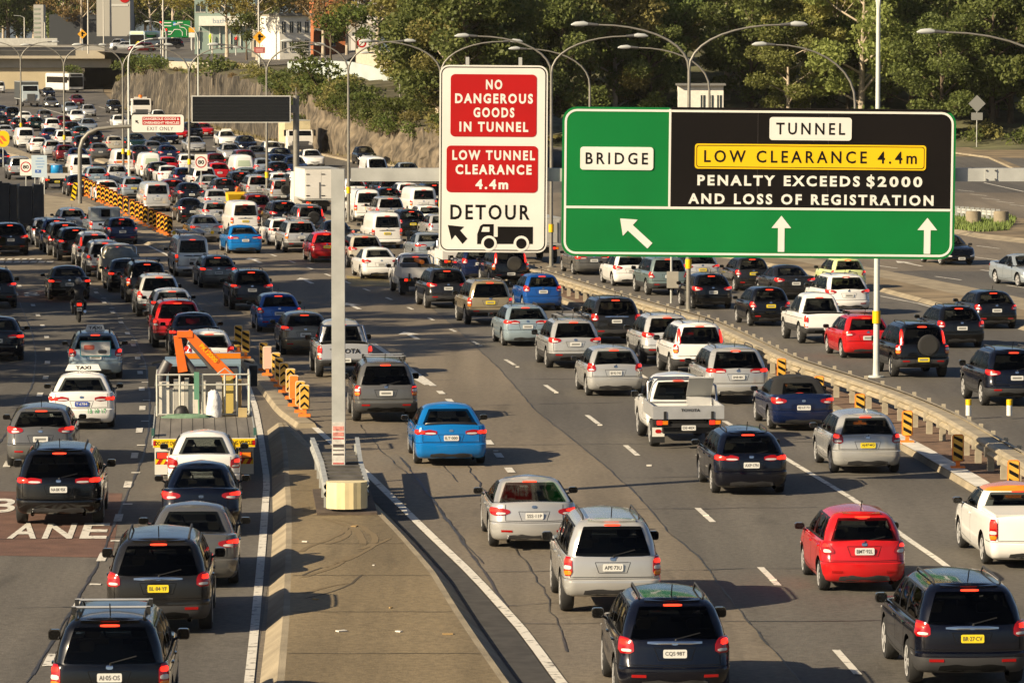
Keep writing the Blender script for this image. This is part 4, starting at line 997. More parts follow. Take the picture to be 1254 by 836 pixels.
# x, y of the rear (or front) wheels' contact in the 1254 x 836 frame; type; colour; region; options
V_ = [
 (821, 857, 'crossover', 'navy', 'M', dict(ty='crossover_chrome', lab='dark navy SUV cut off by the bottom edge, white number plate CQS 98T', P='CQS·98T')),
 (1180, 835, 'family_suv', 'navy', 'M', dict(lab='dark navy SUV with yellow plate BR 27 CV and reflective roof', P='BR·27·CV', Y=1)),
 (746, 747, 'four_wheel_drive', 'silver', 'M', dict(ty='four_wheel_silver', lab='silver boxy four-wheel drive with black lower bumper slot, plate APE 73U', P='APE·73U')),
 (1054, 722, 'small_hatchback', 'red', 'M', dict(lab='shiny red small hatchback with plate BMT 92L beside the white ute', P='BMT·92L')),
 (651, 668, 'coupe', 'silver', 'M', dict(lab='silver coupe with twin exhausts just ahead of the silver boxy four-wheel drive', P='SSS·11P')),
 (915, 603, 'wagon', 'navy', 'M', dict(lab='dark navy station wagon behind the white tray ute, plate AXP 17N', P='AXP·17N')),
 (1058, 578, 'hatchback', 'silver', 'M', dict(lab='silver hatchback with yellow plate beside the striped kerb boards', P='AJ·87·MQ', Y=1, pv='block')),
 (1257, 690, 'cargo_coupe', 'white', 'M', dict(lab='white low pickup with an orange cab roof at the right edge', top='orange')),
 (978, 525, 'convertible', 'dark_blue', 'M', dict(lab='dark blue convertible with its black fabric roof closed', P='BJ·LZ·72')),
 (899, 493, 'luxury_crossover', 'silver', 'M', dict(lab='silver rounded luxury SUV beside the white tray ute', P='BNB·80C')),
 (751, 484, 'hatchback', 'silver', 'M', dict(lab='silver hatchback with square red lamps, plate BL 92 743', P='BI·92·743', ty='hatch_block')),
 (853, 460, 'spare_wheel_suv', 'white', 'M', dict(lab='white SUV with tall clear tail lamps near the guard rail', nospare=1)),
 (815, 445, 'crossover', 'pale_silver', 'M', dict(lab='silver crossover half hidden behind the white SUV')),
 (751, 420, 'family_suv', 'dark_grey', 'M', dict(lab='dark grey SUV with a chrome strip over its plate beside the guard rail')),
 (701, 450, 'tall_wagon', 'silver', 'M', dict(lab='silver station wagon carrying bicycle racks on its roof', rack='bike')),
 (643, 423, 'wagon', 'light_blue', 'M', dict(lab='light blue station wagon with clear lamps behind the gold four-wheel drive')),
 (663, 380, 'small_hatchback', 'blue', 'M', dict(lab='blue small hatchback beside the guard rail below the white detour sign')),
 (597, 397, 'four_wheel_drive', 'gold', 'M', dict(lab='gold boxy four-wheel drive with a yellow plate', Y=1)),
 (546, 377, 'crossover', 'dark_grey', 'M', dict(lab='dark grey SUV with wide red lamps behind the loaded ute')),
 (622, 350, 'spare_wheel_suv', 'black', 'M', dict(lab='black SUV with a round spare wheel cover on its tailgate')),
 (585, 343, 'small_hatchback', 'dark_blue', 'M', dict(lab='dark blue small hatchback squeezed ahead of the black spare wheel SUV')),
 (527, 320, 'sedan', 'silver_blue', 'M', {}),
 (464, 341, 'sedan', 'white', 'M', dict(lab='white sedan right of the grey gantry post, on the yellow road patch')),
 (446, 327, 'tall_wagon', 'beige', 'M', dict(lab='beige station wagon with wraparound lamps ahead of the white sedan')),
 (471, 304, 'van', 'white', 'M', dict(lab='white van with yellow plate beside the start of the guard rail', Y=1)),
 (550, 567, 'sedan', 'bright_blue', 'M', dict(lab='bright blue sedan with tow ball alone in the open middle lane', P='ILT·000')),
 (471, 515, 'tall_light_suv', 'grey', 'M', dict(lab='grey upright SUV with roof bars right of the gantry post', rack='bars')),
 (420, 461, 'pickup', 'silver', 'M', dict(lab='silver dual-cab pickup with TOYOTA across its tailgate behind the gantry post', text='TOYOTA')),
 (373, 434, 'round_hatchback', 'bronze', 'M', dict(lab='bronze rounded hatchback beside the silver dual-cab pickup')),
 (341, 406, 'hatchback', 'blue', 'M', dict(lab='blue hatchback ahead of the bronze rounded hatchback')),
 (307, 379, 'crossover', 'black', 'M', dict(lab='black SUV with red lamps behind the grey station wagon')),
 (266, 352, 'wagon', 'grey', 'M', dict(lab='grey station wagon behind the silver van with roof ladders')),
 (234, 338, 'van', 'pale_silver', 'M', dict(lab='silver van with ladders on its roof rack', rack='ladder')),
 (298, 310, 'sedan', 'bright_blue', 'M', dict(lab='bright blue sedan right behind the white van with yellow plate')),
 (298, 288, 'van', 'white', 'M', dict(lab='white van with a yellow plate between the bright blue sedan and yellow bucket', Y=1)),
 (251, 296, 'sedan', 'silver', 'M', dict(lab='silver sedan ahead of the silver ladder van, red brake lamps on')),
 (264, 277, 'round_hatchback', 'silver', 'M', {}),
 (314, 272, 'crossover', 'dark_red', 'M', dict(lab='dark red SUV beside the white van and yellow bucket')),
 (266, 260, 'sedan', 'pale_silver', 'M', {}),
 (234, 272, 'small_sedan', 'black', 'M', {}), (233, 251, 'sedan', 'navy', 'M', {}),
 (191, 259, 'van', 'pale_silver', 'M', dict(lab='silver van beside the row of orange chevron boards')),
 (212, 246.5, 'hatchback', 'dark_red', 'M', {}),
 (131, 247, 'hatchback', 'white', 'M', dict(lab='white hatchback with yellow plate behind the chevron boards', Y=1)),
 (163, 243, 'hatchback', 'silver_blue', 'M', dict(Y=1)), (143, 227, 'small_hatchback', 'pale_silver', 'M', {}), (118, 229, 'hatchback', 'light_blue', 'M', {}),
 (97, 240, 'sedan', 'black', 'M', {}), (24, 220, 'four_wheel_drive', 'silver', 'M', dict(lab='silver boxy four-wheel drive partly behind the 80 sign at left')),
 (99, 220, 'van', 'white', 'M', {}),
 (122, 196, 'sedan', 'grey', 'M', {}), (116, 178, 'hatchback', 'navy', 'M', {}), (141, 186, 'sedan', 'beige', 'M', {}), (101, 187, 'small_hatchback', 'black', 'M', {}), (96, 203, 'sedan', 'dark_blue', 'M', {}), (80, 198, 'hatchback', 'dark_red', 'M', {}),
 (64, 193, 'small_hatchback', 'pale_silver', 'M', {}), (78, 181, 'crossover', 'white', 'M', {}), (48, 188, 'sedan', 'white', 'M', {}), (62, 175, 'sedan', 'dark_blue', 'M', {}), (64, 164, 'crossover', 'white', 'M', {}), (31, 181, 'van', 'white', 'M', {}),
 (88, 167, 'hatchback', 'black', 'M', {}), (78, 158, 'hatchback', 'dark_red', 'M', dict(lab='dark red hatchback far up the middle carriageway ahead of the black hatchback')), (7, 171, 'sedan', 'pale_silver', 'M', dict(lab='silver sedan at the left edge above the yellow arrow sign')), (15, 149, 'crossover', 'black', 'M', {}), (31, 152, 'sedan', 'white', 'M', {}), (44, 160, 'hatchback', 'dark_green', 'M', {}), (2, 157, 'sedan', 'dark_grey', 'M', {}),
 (100, 173, 'wagon', 'dark_green', 'M', {}), (2, 144, 'sedan', 'dark_blue', 'M', dict(lab='dark blue sedan farthest up the queue at the left edge')), (55, 150, 'hatchback', 'grey', 'M', {}), (24, 161, 'hatchback', 'black', 'M', {}),
 (-2, 204, 'sedan', 'dark_blue', 'L', {}),
 # between the lamp median and the cutting, tails towards us
 (151, 213, 'van', 'white', 'R', dict(lab='white van with an orange stripe beside the tall white lamp pole', stripe=1)), (184, 219, 'white_window_van', 'white', 'R', {}), (195, 222.2, 'hatchback', 'black', 'R', {}), (206, 214.5, 'hatchback', 'red', 'R', {}), (206, 199, 'sedan', 'dark_blue', 'R', {}), (188, 193, 'sedan', 'grey', 'R', {}), (172, 199, 'sedan', 'dark_grey', 'R', {}),
 (207, 225.5, 'coupe', 'white', 'R', {}), (226, 230.5, 'hatchback', 'dark_blue', 'R', {}), (230, 211, 'hatchback', 'white', 'R', {}), (249, 234.2, 'four_wheel_drive', 'white', 'R', dict(lab='white boxy four-wheel drive standing behind the 80 speed sign')), (268, 223, 'hatchback', 'red', 'R', {}), (264, 211, 'small_hatchback', 'dark_red', 'R', {}),
 (297, 222, 'white_window_van', 'white', 'R', dict(lab='tall white van with a pale green rear window right of the 80 sign')), (258, 240, 'sedan', 'silver', 'R', {}), (275, 244.6, 'hatchback', 'dark_grey', 'R', {}), (295, 239.6, 'crossover', 'black', 'R', {}), (316, 245, 'crossover', 'silver', 'R', {}), (304, 230, 'sedan', 'grey_green', 'R', {}), (325, 233.5, 'hatchback', 'dark_grey', 'R', {}),
 (343, 236.9, 'hatchback', 'white', 'R', {}), (345, 251, 'spare_wheel_suv', 'silver', 'R', {}), (341, 222, 'hatchback', 'black', 'R', {}), (366, 242, 'four_wheel_drive', 'white', 'R', {}), (324, 217, 'sedan', 'silver_blue', 'R', {}),
 # oncoming, by the cutting
 (279, 179, 'sedan', 'white', 'O', dict(F=1, taxi=1, lab='white oncoming sedan with a roof sign below the rock wall')), (284, 197, 'sedan', 'silver', 'O', dict(F=1)), (303, 186, 'hatchback', 'navy', 'O', dict(F=1)), (317, 200, 'sedan', 'grey', 'O', dict(F=1)), (302, 210, 'crossover', 'dark_red', 'O', dict(F=1)), (335, 194, 'hatchback', 'white', 'O', dict(F=1, lab='white oncoming hatchback left of the beige box truck')),
 (347, 203, 'sedan', 'navy', 'O', dict(F=1)), (342, 212, 'hatchback', 'dark_blue', 'O', dict(F=1)), (384, 205, 'sedan', 'white', 'O', dict(F=1, lab='white oncoming sedan behind the white box truck')), (363, 215, 'sedan', 'dark_blue', 'O', dict(F=1)), (449, 202, 'small_hatchback', 'black', 'O', dict(F=1, lab='small black oncoming hatchback with white bonnet stripes below the rock cutting', stripes=1)), (461, 224, 'van', 'white', 'O', dict(F=1)), (502, 223, 'sedan', 'silver_blue', 'O', dict(F=1)),
 (207, 177, 'sedan', 'navy', 'O', dict(F=1, lab='navy oncoming sedan right under the white exit only sign')), (220, 171, 'hatchback', 'red', 'O', dict(F=1)), (196, 187, 'sedan', 'black', 'O', dict(F=1)), (240, 187, 'sedan', 'silver', 'O', dict(F=1)), (237, 170, 'crossover', 'black', 'O', dict(F=1)), (251, 167, 'coupe', 'red', 'O', dict(F=1, lab='low red oncoming sports car below the message board')), (168, 183, 'sedan', 'dark_green', 'O', dict(F=1)),
 (141, 139, 'crossover', 'dark_grey', 'O', dict(F=1, lab='dark oncoming SUV beside the mouth of the underpass')), (195, 150, 'sedan', 'white', 'O', dict(F=1, lab='white oncoming sedan half hidden behind the white exit only sign')), (147, 157, 'hatchback', 'white', 'O', dict(F=1, lab='white oncoming hatchback just left of the tall white lamp pole')), (109, 162, 'sedan', 'silver_blue', 'O', dict(F=1, lab='silver blue oncoming sedan just above the curved grey sign arm')), (95, 150, 'sedan', 'white', 'O', dict(F=1, lab='white oncoming sedan in front of the silver station wagon near the underpass')), (109, 143, 'wagon', 'silver', 'O', dict(F=1)), (87, 139, 'sedan', 'silver_blue', 'O', dict(F=1, lab='silver blue oncoming sedan left of the silver station wagon near the underpass')), (95, 129, 'sedan', 'dark_red', 'O', dict(F=1)), (63, 132, 'sedan', 'grey', 'O', dict(F=1, hl=1, lab='grey oncoming sedan with lit headlamps right of the heavy truck')), (60, 119, 'sedan', 'navy', 'O', dict(F=1, lab='navy oncoming sedan in the shade in front of the white bus')), (-1, 114, 'van', 'white', 'O', dict(F=1, lab='white oncoming van at the left edge behind the heavy truck')),
 # right of the guard rail's start
 (448, 271, 'van', 'white', 'R', dict(lab='white van standing right of the grey gantry post under the beam', Y=1)), (476, 275.6, 'crossover', 'silver', 'R', {}), (476, 258, 'hatchback', 'black', 'R', {}), (477, 246.8, 'crossover', 'dark_grey', 'R', {}), (455, 239.5, 'hatchback', 'dark_grey', 'R', dict(lab='dark grey hatchback between the white hatchback and dark grey SUV under the gantry beam')), (434, 245.5, 'hatchback', 'white', 'R', {}), (499, 250.8, 'hatchback', 'white', 'R', {}), (516, 266, 'van', 'white', 'R', {}), (525, 282, 'hatchback', 'white', 'R', {}), (530, 257, 'crossover', 'black', 'R', {}), (503, 289, 'wagon', 'black', 'R', dict(lab='black station wagon with yellow plate just behind the guard rail', Y=1)), (541, 294, 'hatchback', 'silver', 'R', {}),
 (413, 303, 'small_sedan', 'black', 'M', {}), (399, 321, 'small_hatchback', 'red', 'M', dict(lab='red small hatchback with yellow plate tucked behind the grey gantry post', Y=1)), (367, 309, 'tall_light_suv', 'silver', 'M', dict(lab='silver upright SUV left of the red small hatchback', rack='bars')), (346, 300, 'wagon', 'white', 'M', {}), (347, 281, 'crossover', 'black', 'M', {}), (378, 288, 'spare_wheel_suv', 'grey', 'M', dict(lab='grey SUV with tall red lamps and spare wheel behind the box truck')),
 # reversible lanes right of the guard rail
 (1238, 496, 'crossover', 'navy', 'R', dict(lab='dark navy SUV cut off by the right edge above the orange roofed pickup')), (1124, 461, 'spare_wheel_suv', 'black', 'R', dict(lab='black SUV with a yellow plate right of the pale sign post', Y=1)), (1172, 425, 'wagon', 'black', 'R', dict(lab='black station wagon between the two black cars right of the green sign post')), (1216, 402, 'hatchback', 'black', 'R', dict(lab='glossy black hatchback beside the brown median at right')),
 (1059, 438, 'hatchback', 'red', 'R', dict(lab='red hatchback with roof bars half behind the pale sign post', rack='bars')), (1007, 420, 'pickup', 'white', 'R', dict(lab='white dual-cab pickup below the green sign', frame=0)), (1034, 385, 'luxury_crossover', 'white', 'R', dict(lab='white rounded SUV ahead of the white dual-cab pickup')), (1037, 357, 'small_hatchback', 'lime', 'R', dict(lab='lime and white small taxi hatchback tucked under the green sign edge')), (969, 366, 'sedan', 'dark_grey', 'R', {}), (941, 399, 'small_hatchback', 'black', 'R', dict(lab='black small hatchback with yellow plate under the green sign', Y=1)), (870, 378, 'hatchback', 'black', 'R', dict(lab='black hatchback half hidden by the lamp pole below the green sign')), (920, 356, 'small_hatchback', 'dark_grey', 'R', dict(Y=1)), (857, 348.5, 'hatchback', 'pale_silver', 'R', dict(Y=1)),
 (815, 361, 'crossover', 'grey_green', 'R', dict(lab='grey green SUV left of the grey control box')), (771, 350, 'hatchback', 'white', 'R', dict(lab='white hatchback below the corner of the green sign')), (723, 336, 'sedan', 'grey', 'R', dict(lab='grey sedan in the gap between the two big signs')),
 (1170, 324, 'hatchback', 'black', 'O', dict(F=1, FY=1, lab='black oncoming hatchback with yellow plate under the right corner of green sign')), (1268, 351, 'sedan', 'silver_blue', 'O', dict(F=1, lab='silver blue oncoming sedan cut off by the right edge')),
 # left carriageway
 (138, 891, 'four_wheel_drive', 'black', 'L', dict(lab='black boxy four-wheel drive with silver roof bars at the bottom left edge', rack='bars', P='AI·05·OS')), (196, 770, 'family_suv', 'dark_grey', 'L', dict(lab='dark grey SUV with yellow plate BL 84 YF beside the island', P='BL·84·YF', Y=1)), (236, 714, 'sedan', 'grey', 'L', dict(lab='grey sedan mostly hidden ahead of the dark grey SUV')), (247, 652, 'small_sedan', 'navy', 'L', dict(lab='dark navy small sedan with bright brake lamps behind the white sedan')), (250, 607, 'small_sedan', 'white', 'L', dict(lab='white small sedan close behind the crane truck')),
 (238, 435, 'sedan', 'navy', 'L', dict(lab='dark navy sedan ahead of the crane truck')), (256, 463, 'small_hatchback', 'white', 'L', dict(lab='white small hatchback hidden behind the orange crane arm')), (217, 425, 'crossover', 'red', 'L', dict(lab='red crossover beside the dark navy sedan ahead of the crane truck')), (211, 400, 'round_hatchback', 'white', 'L', {}), (194, 387, 'crossover', 'pale_silver', 'L', dict(lab='pale silver crossover behind the black four-wheel drive with roof bars')), (179, 370, 'four_wheel_drive', 'black', 'L', dict(lab='black boxy four-wheel drive with roof bars behind the tarpaulin ute', rack='bars')), (156, 357, 'sedan', 'black', 'L', {}),
 (115, 327, 'spare_wheel_suv', 'white', 'L', dict(lab='white SUV with an arched spare wheel and yellow plate in the shaded queue', Y=1)), (128, 338, 'crossover', 'white', 'L', {}), (92, 319, 'crossover', 'black', 'L', dict(lab='black SUV just ahead of the white spare wheel SUV in the shaded queue')), (79, 312.5, 'crossover', 'black', 'L', dict(lab='black SUV in the middle of the shaded row of dark SUVs')), (69, 306, 'crossover', 'dark_blue', 'L', {}), (57, 299.5, 'hatchback', 'pale_silver', 'L', {}), (88, 286, 'hatchback', 'silver_blue', 'L', {}), (149, 299, 'hatchback', 'dark_blue', 'L', dict(lab='dark blue hatchback behind the blue canopy ute')), (12, 312, 'luxury_crossover', 'black', 'L', dict(lab='large black SUV in the shade beside the dark barrier panels')),
 (84, 367, 'sedan', 'black', 'L', dict(lab='black sedan with lit red lamps ahead of the motorcycle')), (-6, 377, 'crossover', 'black', 'L', dict(lab='black SUV cut off by the left edge, one red lamp showing')), (-3, 441, 'sedan', 'navy', 'L', dict(lab='dark navy sedan cut off by the left edge above the white taxi')),
 (117, 463, 'wagon', 'light_blue', 'L', dict(lab='light blue taxi wagon with an advertising board on its tailgate', taxi=1, ad=1)), (101, 523, 'sedan', 'white', 'L', dict(lab='white taxi sedan with a blue plate and roof sign', taxi=1, P='T·6784', bluep=1)), (51, 570, 'round_hatchback', 'grey', 'L', dict(lab='grey rounded hatchback with clear lamps behind the white taxi')), (74, 640, 'luxury_crossover', 'black', 'L', dict(lab='large black SUV with twin exhausts on the red bus lane', P='NA·BK·95K')),
]
TYPES['hatch_block'] = dict(TYPES['hatchback'], light='block', lz=.88)
TYPES['upright_plain'] = dict(TYPES['spare_wheel_suv'], spare=False)
TYPES['crossover_chrome'] = dict(TYPES['crossover'], chrome=True, light='block', lz=.97, trim=False); TYPES['four_wheel_silver'] = dict(TYPES['four_wheel_drive'], trim=False)
KIND['crossover_chrome'] = KIND['crossover']; KIND['four_wheel_silver'] = KIND['four_wheel_drive']; KIND['hatch_block'] = KIND['hatchback']; KIND['upright_plain'] = KIND['tall_light_suv']
for k_ in [k for k in TYPES if k.endswith('_b')]: KIND[k_] = KIND[k_[:-2]]
cars = []
for n_, (x, y, ty, c, reg, o) in enumerate(V_):
    ty = o.get('ty', ty)
    if n_ % 2 and ty + '_b' in TYPES and 'ty' not in o and not o.get('ad'): ty += '_b'
    if o.get('nospare'): ty = 'upright_plain'
    if o.get('pv') == 'block': ty = 'hatch_block'
    g = G(x, y); h = heading(g.y)
    if reg == 'O' and x > 900: h = R(-15)
    p = TYPES[ty]; fw = Vector((math.sin(h), math.cos(h)))
    loc = g.copy(); rz = -h
    if o.get('F'): loc.x += fw.x * p['wb']; loc.y += fw.y * p['wb']; rz = -h + math.pi
    Yc = loc.y + (p['L'] / 2 - p['ro']) * (1 if not o.get('F') else -1) * fw.y
    Xc = loc.x + (p['L'] / 2 - p['ro']) * (1 if not o.get('F') else -1) * fw.x
    sl = math.atan((gz(loc.y + 3) - gz(loc.y)) / 3)
    cars.append(dict(x=x, y=y, ty=ty, c=c, reg=reg, o=o, loc=(loc.x, loc.y, gz(loc.y) + (.004)), rz=rz, pitch=sl if not o.get('F') else -sl, X=Xc, Y=Yc, h=h, p=p, base=f"{CWORD.get(c, c)} {KIND[ty][1]}"))
# ---- labels: what tells each one from the ones like it
def facts(a):
    F = []
    near = {}
    for b in cars:
        if b is a or bool(b['o'].get('F')) != bool(a['o'].get('F')): continue
        dy = (b['Y'] - a['Y']); dx = (b['X'] - a['X']) + dy * math.tan(-a['h']) * 1.0
        if abs(dx) < 1.7 and 3 < dy < 16: k = 'front'
        elif abs(dx) < 1.7 and -16 < dy < -3: k = 'back'
        elif abs(dy) < 6 and 1.7 <= dx < 5.5: k = 'right'
        elif abs(dy) < 6 and -5.5 < dx <= -1.7: k = 'left'
        else: continue
        d = abs(dx) + abs(dy)
        if k not in near or d < near[k][0]: near[k] = (d, b)
    W = dict(front='behind the ', back='in front of the ', right='left of the ', left='right of the ')
    if a['o'].get('F'): W = dict(front='leading the ', back='following the ', right='left of the ', left='right of the ')
    for k in ('front', 'left', 'right', 'back'):
        if k in near: F.append(W[k] + near[k][1]['base'])
    if a['o'].get('Y'): F.append('with yellow plate')
    F.append(REG[a['reg']])
    return F
for a in cars: a['facts'] = facts(a)
import itertools
used = set(a['o']['lab'] for a in cars if 'lab' in a['o'])
for a in cars:
    if 'lab' in a['o']: a['label'] = a['o']['lab']; continue
    same = [b for b in cars if b is not a and b['base'] == a['base']]
    done = False
    pre = 'oncoming ' if a['o'].get('F') else ''
    for n in (1, 2, 3):
        for comb in itertools.combinations(a['facts'], n):
            if all(not set(comb) <= set(b['facts']) for b in same):
                L = pre + a['base'] + ' ' + ' and '.join(comb).replace(' and in the', ' in the').replace(' and beyond', ' beyond').replace(' and with', ' with')
                if 4 <= len(L.split()) <= 16 and L not in used: done = True; break
        if done: break
    if not done:
        order = sorted([a] + same, key=lambda q: q['Y']); k = order.index(a)
        L = pre + a['base'] + ' ' + ' '.join(a['facts'][-1:]) + (', the nearest such one' if k == 0 else ', the farthest such one' if k == len(order) - 1 else f", at left {a['x']:.0f}" if False else ', among the distant queue')
    a['label'] = L; used.add(L)
GRP = dict(L='vehicles queuing in the left carriageway', M='vehicles queuing in the middle carriageway', R='vehicles in the lanes beyond the guard rail', O='vehicles in the oncoming lanes')
def rack_bars(root, info, kind):
    gl, p, hw = info['gl'], info['p'], info['hw']; zr = info['roof'](info['y0'] + 1.5)
    y0 = info['y0'] + .06 + float(np.interp(1, *zip(*p['gr']))); w = gl.prm(1)[0] + .06; z = zr + p['crown'] + .10
    m_ = MB()
    for y in (y0 + .35, y0 + 1.25):
        m_.tube([(-w, y, z), (w, y, z)], .022, 6)
        for s in (-1, 1): m_.box((s * w * .95, y, z - .05), (.06, .10, .12), 1)
        m_.build('roof_bar', [M_alu, M_black], root); m_ = MB()
    if kind == 'bike':
        for s in (-.35, .3):
            m_ = MB(); m_.tube([(s, y0 + .1, z + .04), (s, y0 + 1.6, z + .04)], .03, 6); m_.tube([(s + .03, y0 + .5, z + .05), (s + .10, y0 + .6, z + .22), (s + .04, y0 + .95, z + .24)], .025, 6); m_.build('bike_carrier', [M_black], root)
    if kind == 'ladder':
        for s in (-.5, .25):
            m_ = MB()
            for q in (0, .34): m_.tube([(s + q, y0 - .5, z + .07), (s + q, y0 + 3.0, z + .07)], .03, 6)
            for k in range(10): m_.tube([(s, y0 - .3 + k * .33, z + .07), (s + .34, y0 - .3 + k * .33, z + .07)], .018, 5)
            m_.build('ladder', [M_alu], root)
        for s in (-1, 1):
            m_ = MB(); m_.tube([(s * .92, y0 - .35, z + .06), (s * .92, y0 + .5, z + .06)], .07, 8, 0); m_.tube([(s * .92, y0 - .42, z + .06), (s * .92, y0 - .35, z + .06)], .09, 8, 1); m_.build('roof_tube', [M_white, M_yellow], root)
def taxi_sign(root, info, ad):
    zr = info['roof'](info['y0'] + 2) + info['p']['crown']; y = info['y0'] + .06 + float(np.interp(1, *zip(*info['p']['gr']))) + (1.1 if not ad else .9)
    m_ = MB(); w = 1.0 if not ad else .62
    V = [(-w / 2, y - .14, zr), (w / 2, y - .14, zr), (w / 2, y + .14, zr), (-w / 2, y + .14, zr), (-w * .42, y - .05, zr + .17), (w * .42, y - .05, zr + .17), (w * .42, y + .05, zr + .17), (-w * .42, y + .05, zr + .17)]
    m_.add(V, [(0, 1, 5, 4), (1, 2, 6, 5), (2, 3, 7, 6), (3, 0, 4, 7), (4, 5, 6, 7)], 0)
    Mx = Matrix.Translation((0, y - .105, zr + .085)) @ Matrix.Rotation(R(62), 4, 'X'); put_text(m_, 'TAXI', Mx, 1, width=.42, height=.10, bold=.02)
    m_.build('roof_sign', [M_white, M_letblk], root)
for a in sorted(cars, key=lambda q: q['Y']):
    o = a['o']; nm, _, cat = KIND[a['ty']]
    lod = 0 if a['y'] > 300 else 1 if a['y'] > 235 else 2
    root, info = spawn(a['ty'], nm, a['loc'], a['rz'], a['pitch'], a['c'], a['label'], cat, GRP[a['reg']], o.get('P'), bool(o.get('Y')), True, lod, None, bool(o.get('F')))
    if o.get('bluep'): 
        for ch in root.children:
            if ch.name.startswith('number_plate'): ch.data = alt_mesh(ch.data, {M_plate: mat('plate_blue', (.02, .06, .35), .5), MATS['plate_character']: M_white})
    if o.get('F') and o.get('FY'): pass
    if o.get('rack'): rack_bars(root, info, o['rack'])
    if o.get('taxi'): taxi_sign(root, info, o.get('ad'))
    p, low, K = info['p'], info['low'], info['K']
    RX = Matrix.Rotation(R(90), 4, 'X')
    if o.get('ad'):
        q = low.P(0, K(.92)); m_ = MB(); Mx = Matrix.Translation((0, q.y - .03, 1.0)) @ RX
        m_.prism(rrect(.98, .50, .03, 2), .02, Mx, 0); m_.prism(rrect(.92, .44, .03, 2), .003, Mx @ Matrix.Translation((0, 0, .021)), 1)
        m_.prism(rrect(.34, .16, .05, 3), .003, Mx @ Matrix.Translation((-.20, .04, .025)), 2); m_.prism(rrect(.28, .12, .05, 3), .003, Mx @ Matrix.Translation((.22, -.10, .025)), 3)
        m_.build('advertising_board', [mat('ad_frame', (.02, .22, .28), .5), M_white, mat('ad_print_red', (.5, .12, .08), .6), mat('ad_print_grey', (.08, .08, .08), .6)], root)
    if o.get('P') == 'T·6784':
        m_ = MB(); q = low.P(.45, K(.52)); put_text(m_, '13 10 17', Matrix.Translation((.42, q.y - .012, .53)) @ Matrix.Rotation(R(7), 4, 'Z') @ RX, 0, width=.5, height=.12, bold=.02); m_.build('phone_number', [mat('taxi_green', (.02, .35, .10), .5)], root)
    if a['c'] == 'bright_blue':      # boot lid wing
        q = low.P(0, 1); m_ = MB(); zd = info['zr'] + .045; m_.tube([(-.66, q.y + .12, zd - .07), (-.62, q.y + .06, zd), (0, q.y + .03, zd + .02), (.62, q.y + .06, zd), (.66, q.y + .12, zd - .07)], .030, 8); w_ = m_.build('boot_wing', [paint('bright_blue')], root)
    if o.get('text') == 'TOYOTA':
        q = low.P(0, K(.90)); m_ = MB(); put_text(m_, 'TOYOTA', Matrix.Translation((0, q.y - .012, .89)) @ RX, 0, width=.98, height=.15, bold=.03); m_.build('tailgate_lettering', [M_letblk], root)
        m_ = MB(); y = info['y0'] + 1.60     # sports bar behind the cab
        for s in (-1, 1): m_.tube([(s * .78, y - .45, 1.10), (s * .66, y - .10, 1.62)], .035, 8)
        m_.tube([(-.66, y - .10, 1.62), (.66, y - .10, 1.62)], .035, 8); m_.build('sports_bar', [M_chrome], root)
    if o.get('stripe'):
        m_ = MB(); m_.prism(rrect(1.1, .16, .02, 1), .006, Matrix.Translation((-.1, low.P(0, K(.95)).y - .012, .98)) @ RX, 0); m_.build('rear_stripe', [M_orange], root)
    if o.get('stripes'):
        m_ = MB()
        for s in (-.35, .35): patch(m_, lambda t, z: Vector((s + t, info['y1'] - .25 - z, .80 + z * .16)), [(-.09, .0), (.09, .0), (.09, .62), (-.09, .62)], .03, 0, 0)
        m_.build('bonnet_stripe', [M_white], root)
    if o.get('hl'):
        for ch in root.children:
            if ch.name.startswith('headlight'): ch.data = alt_mesh(ch.data, {M_clear: mat('headlamp_lit', (.9, .8, .6), .3, emit=(1, .85, .55), estr=3)})
# ------------------------------------------------------------------ signs, gantry, lamps, barriers
RX = Matrix.Rotation(R(90), 4, 'X')           # local XY -> upright, facing the camera side (-Y)
def at_depth(x, y, ref_y):
    """point seen at (x, y) standing above the ground contact row ref_y"""
    Yg = G(x, ref_y).y; q = ray(x, y, 1.0) - cam.location; return cam.location + q * (Yg / q.y)
def metres(px, ref_y): return px / scale_at(ref_y)
GY = 617                                       # ground row of the big gantry
gp = G(415, GY); gs = scale_at(GY)
def GXZ(x, y): p = at_depth(x, y, GY); return p.x, p.z
gant = thing('sign_gantry', 'grey steel gantry with a square post in the island and a long beam', 'gantry', (gp.x, gp.y, gz(gp.y)))
zb0 = GXZ(415, 207)[1] - gz(gp.y); zb1 = GXZ(415, 223)[1] - gz(gp.y); xr = GXZ(1330, 222)[0] - gp.x
m_ = MB(); m_.box((0, 0, zb0 / 2), (.30, .32, zb0)); m_.box((0, 0, .04), (.62, .62, .08), 0)
for a in (-1, 1):
    for b in (-1, 1): m_.tube([(a * .24, b * .24, .08), (a * .24, b * .24, .14)], .03, 6, 1)
m_.build('post', [M_steel, M_steel_d], gant)
zm = (zb0 + zb1) / 2 + .02; hb = zb0 - zb1
m_ = MB(); m_.box((xr / 2 + .151, 0, zm), (xr - .302, .32, hb))
for X in (GXZ(930, 0)[0] - gp.x, GXZ(1214, 0)[0] - gp.x):          # bolted splice plates
    m_.box((X, -.17, zm), (.28, .02, hb * .9))
    for a in (-.1, .1):
        for b in (-.1, .1): m_.box((X + a, -.19, zm + b), (.03, .03, .03), 1)
m_.build('beam', [M_steel, M_steel_d], gant)
m_ = MB(); m_.box((xr, 0, zb0 / 2), (.30, .32, zb0)); m_.build('post', [M_steel], gant)
m_ = MB()                                      # posters stuck round the foot of the post
zz0, zz1 = GXZ(415, 577)[1] - gz(gp.y), GXZ(415, 516)[1] - gz(gp.y)
m_.box((0, -.166, (zz0 + zz1) / 2), (.29, .006, zz1 - zz0), 0)
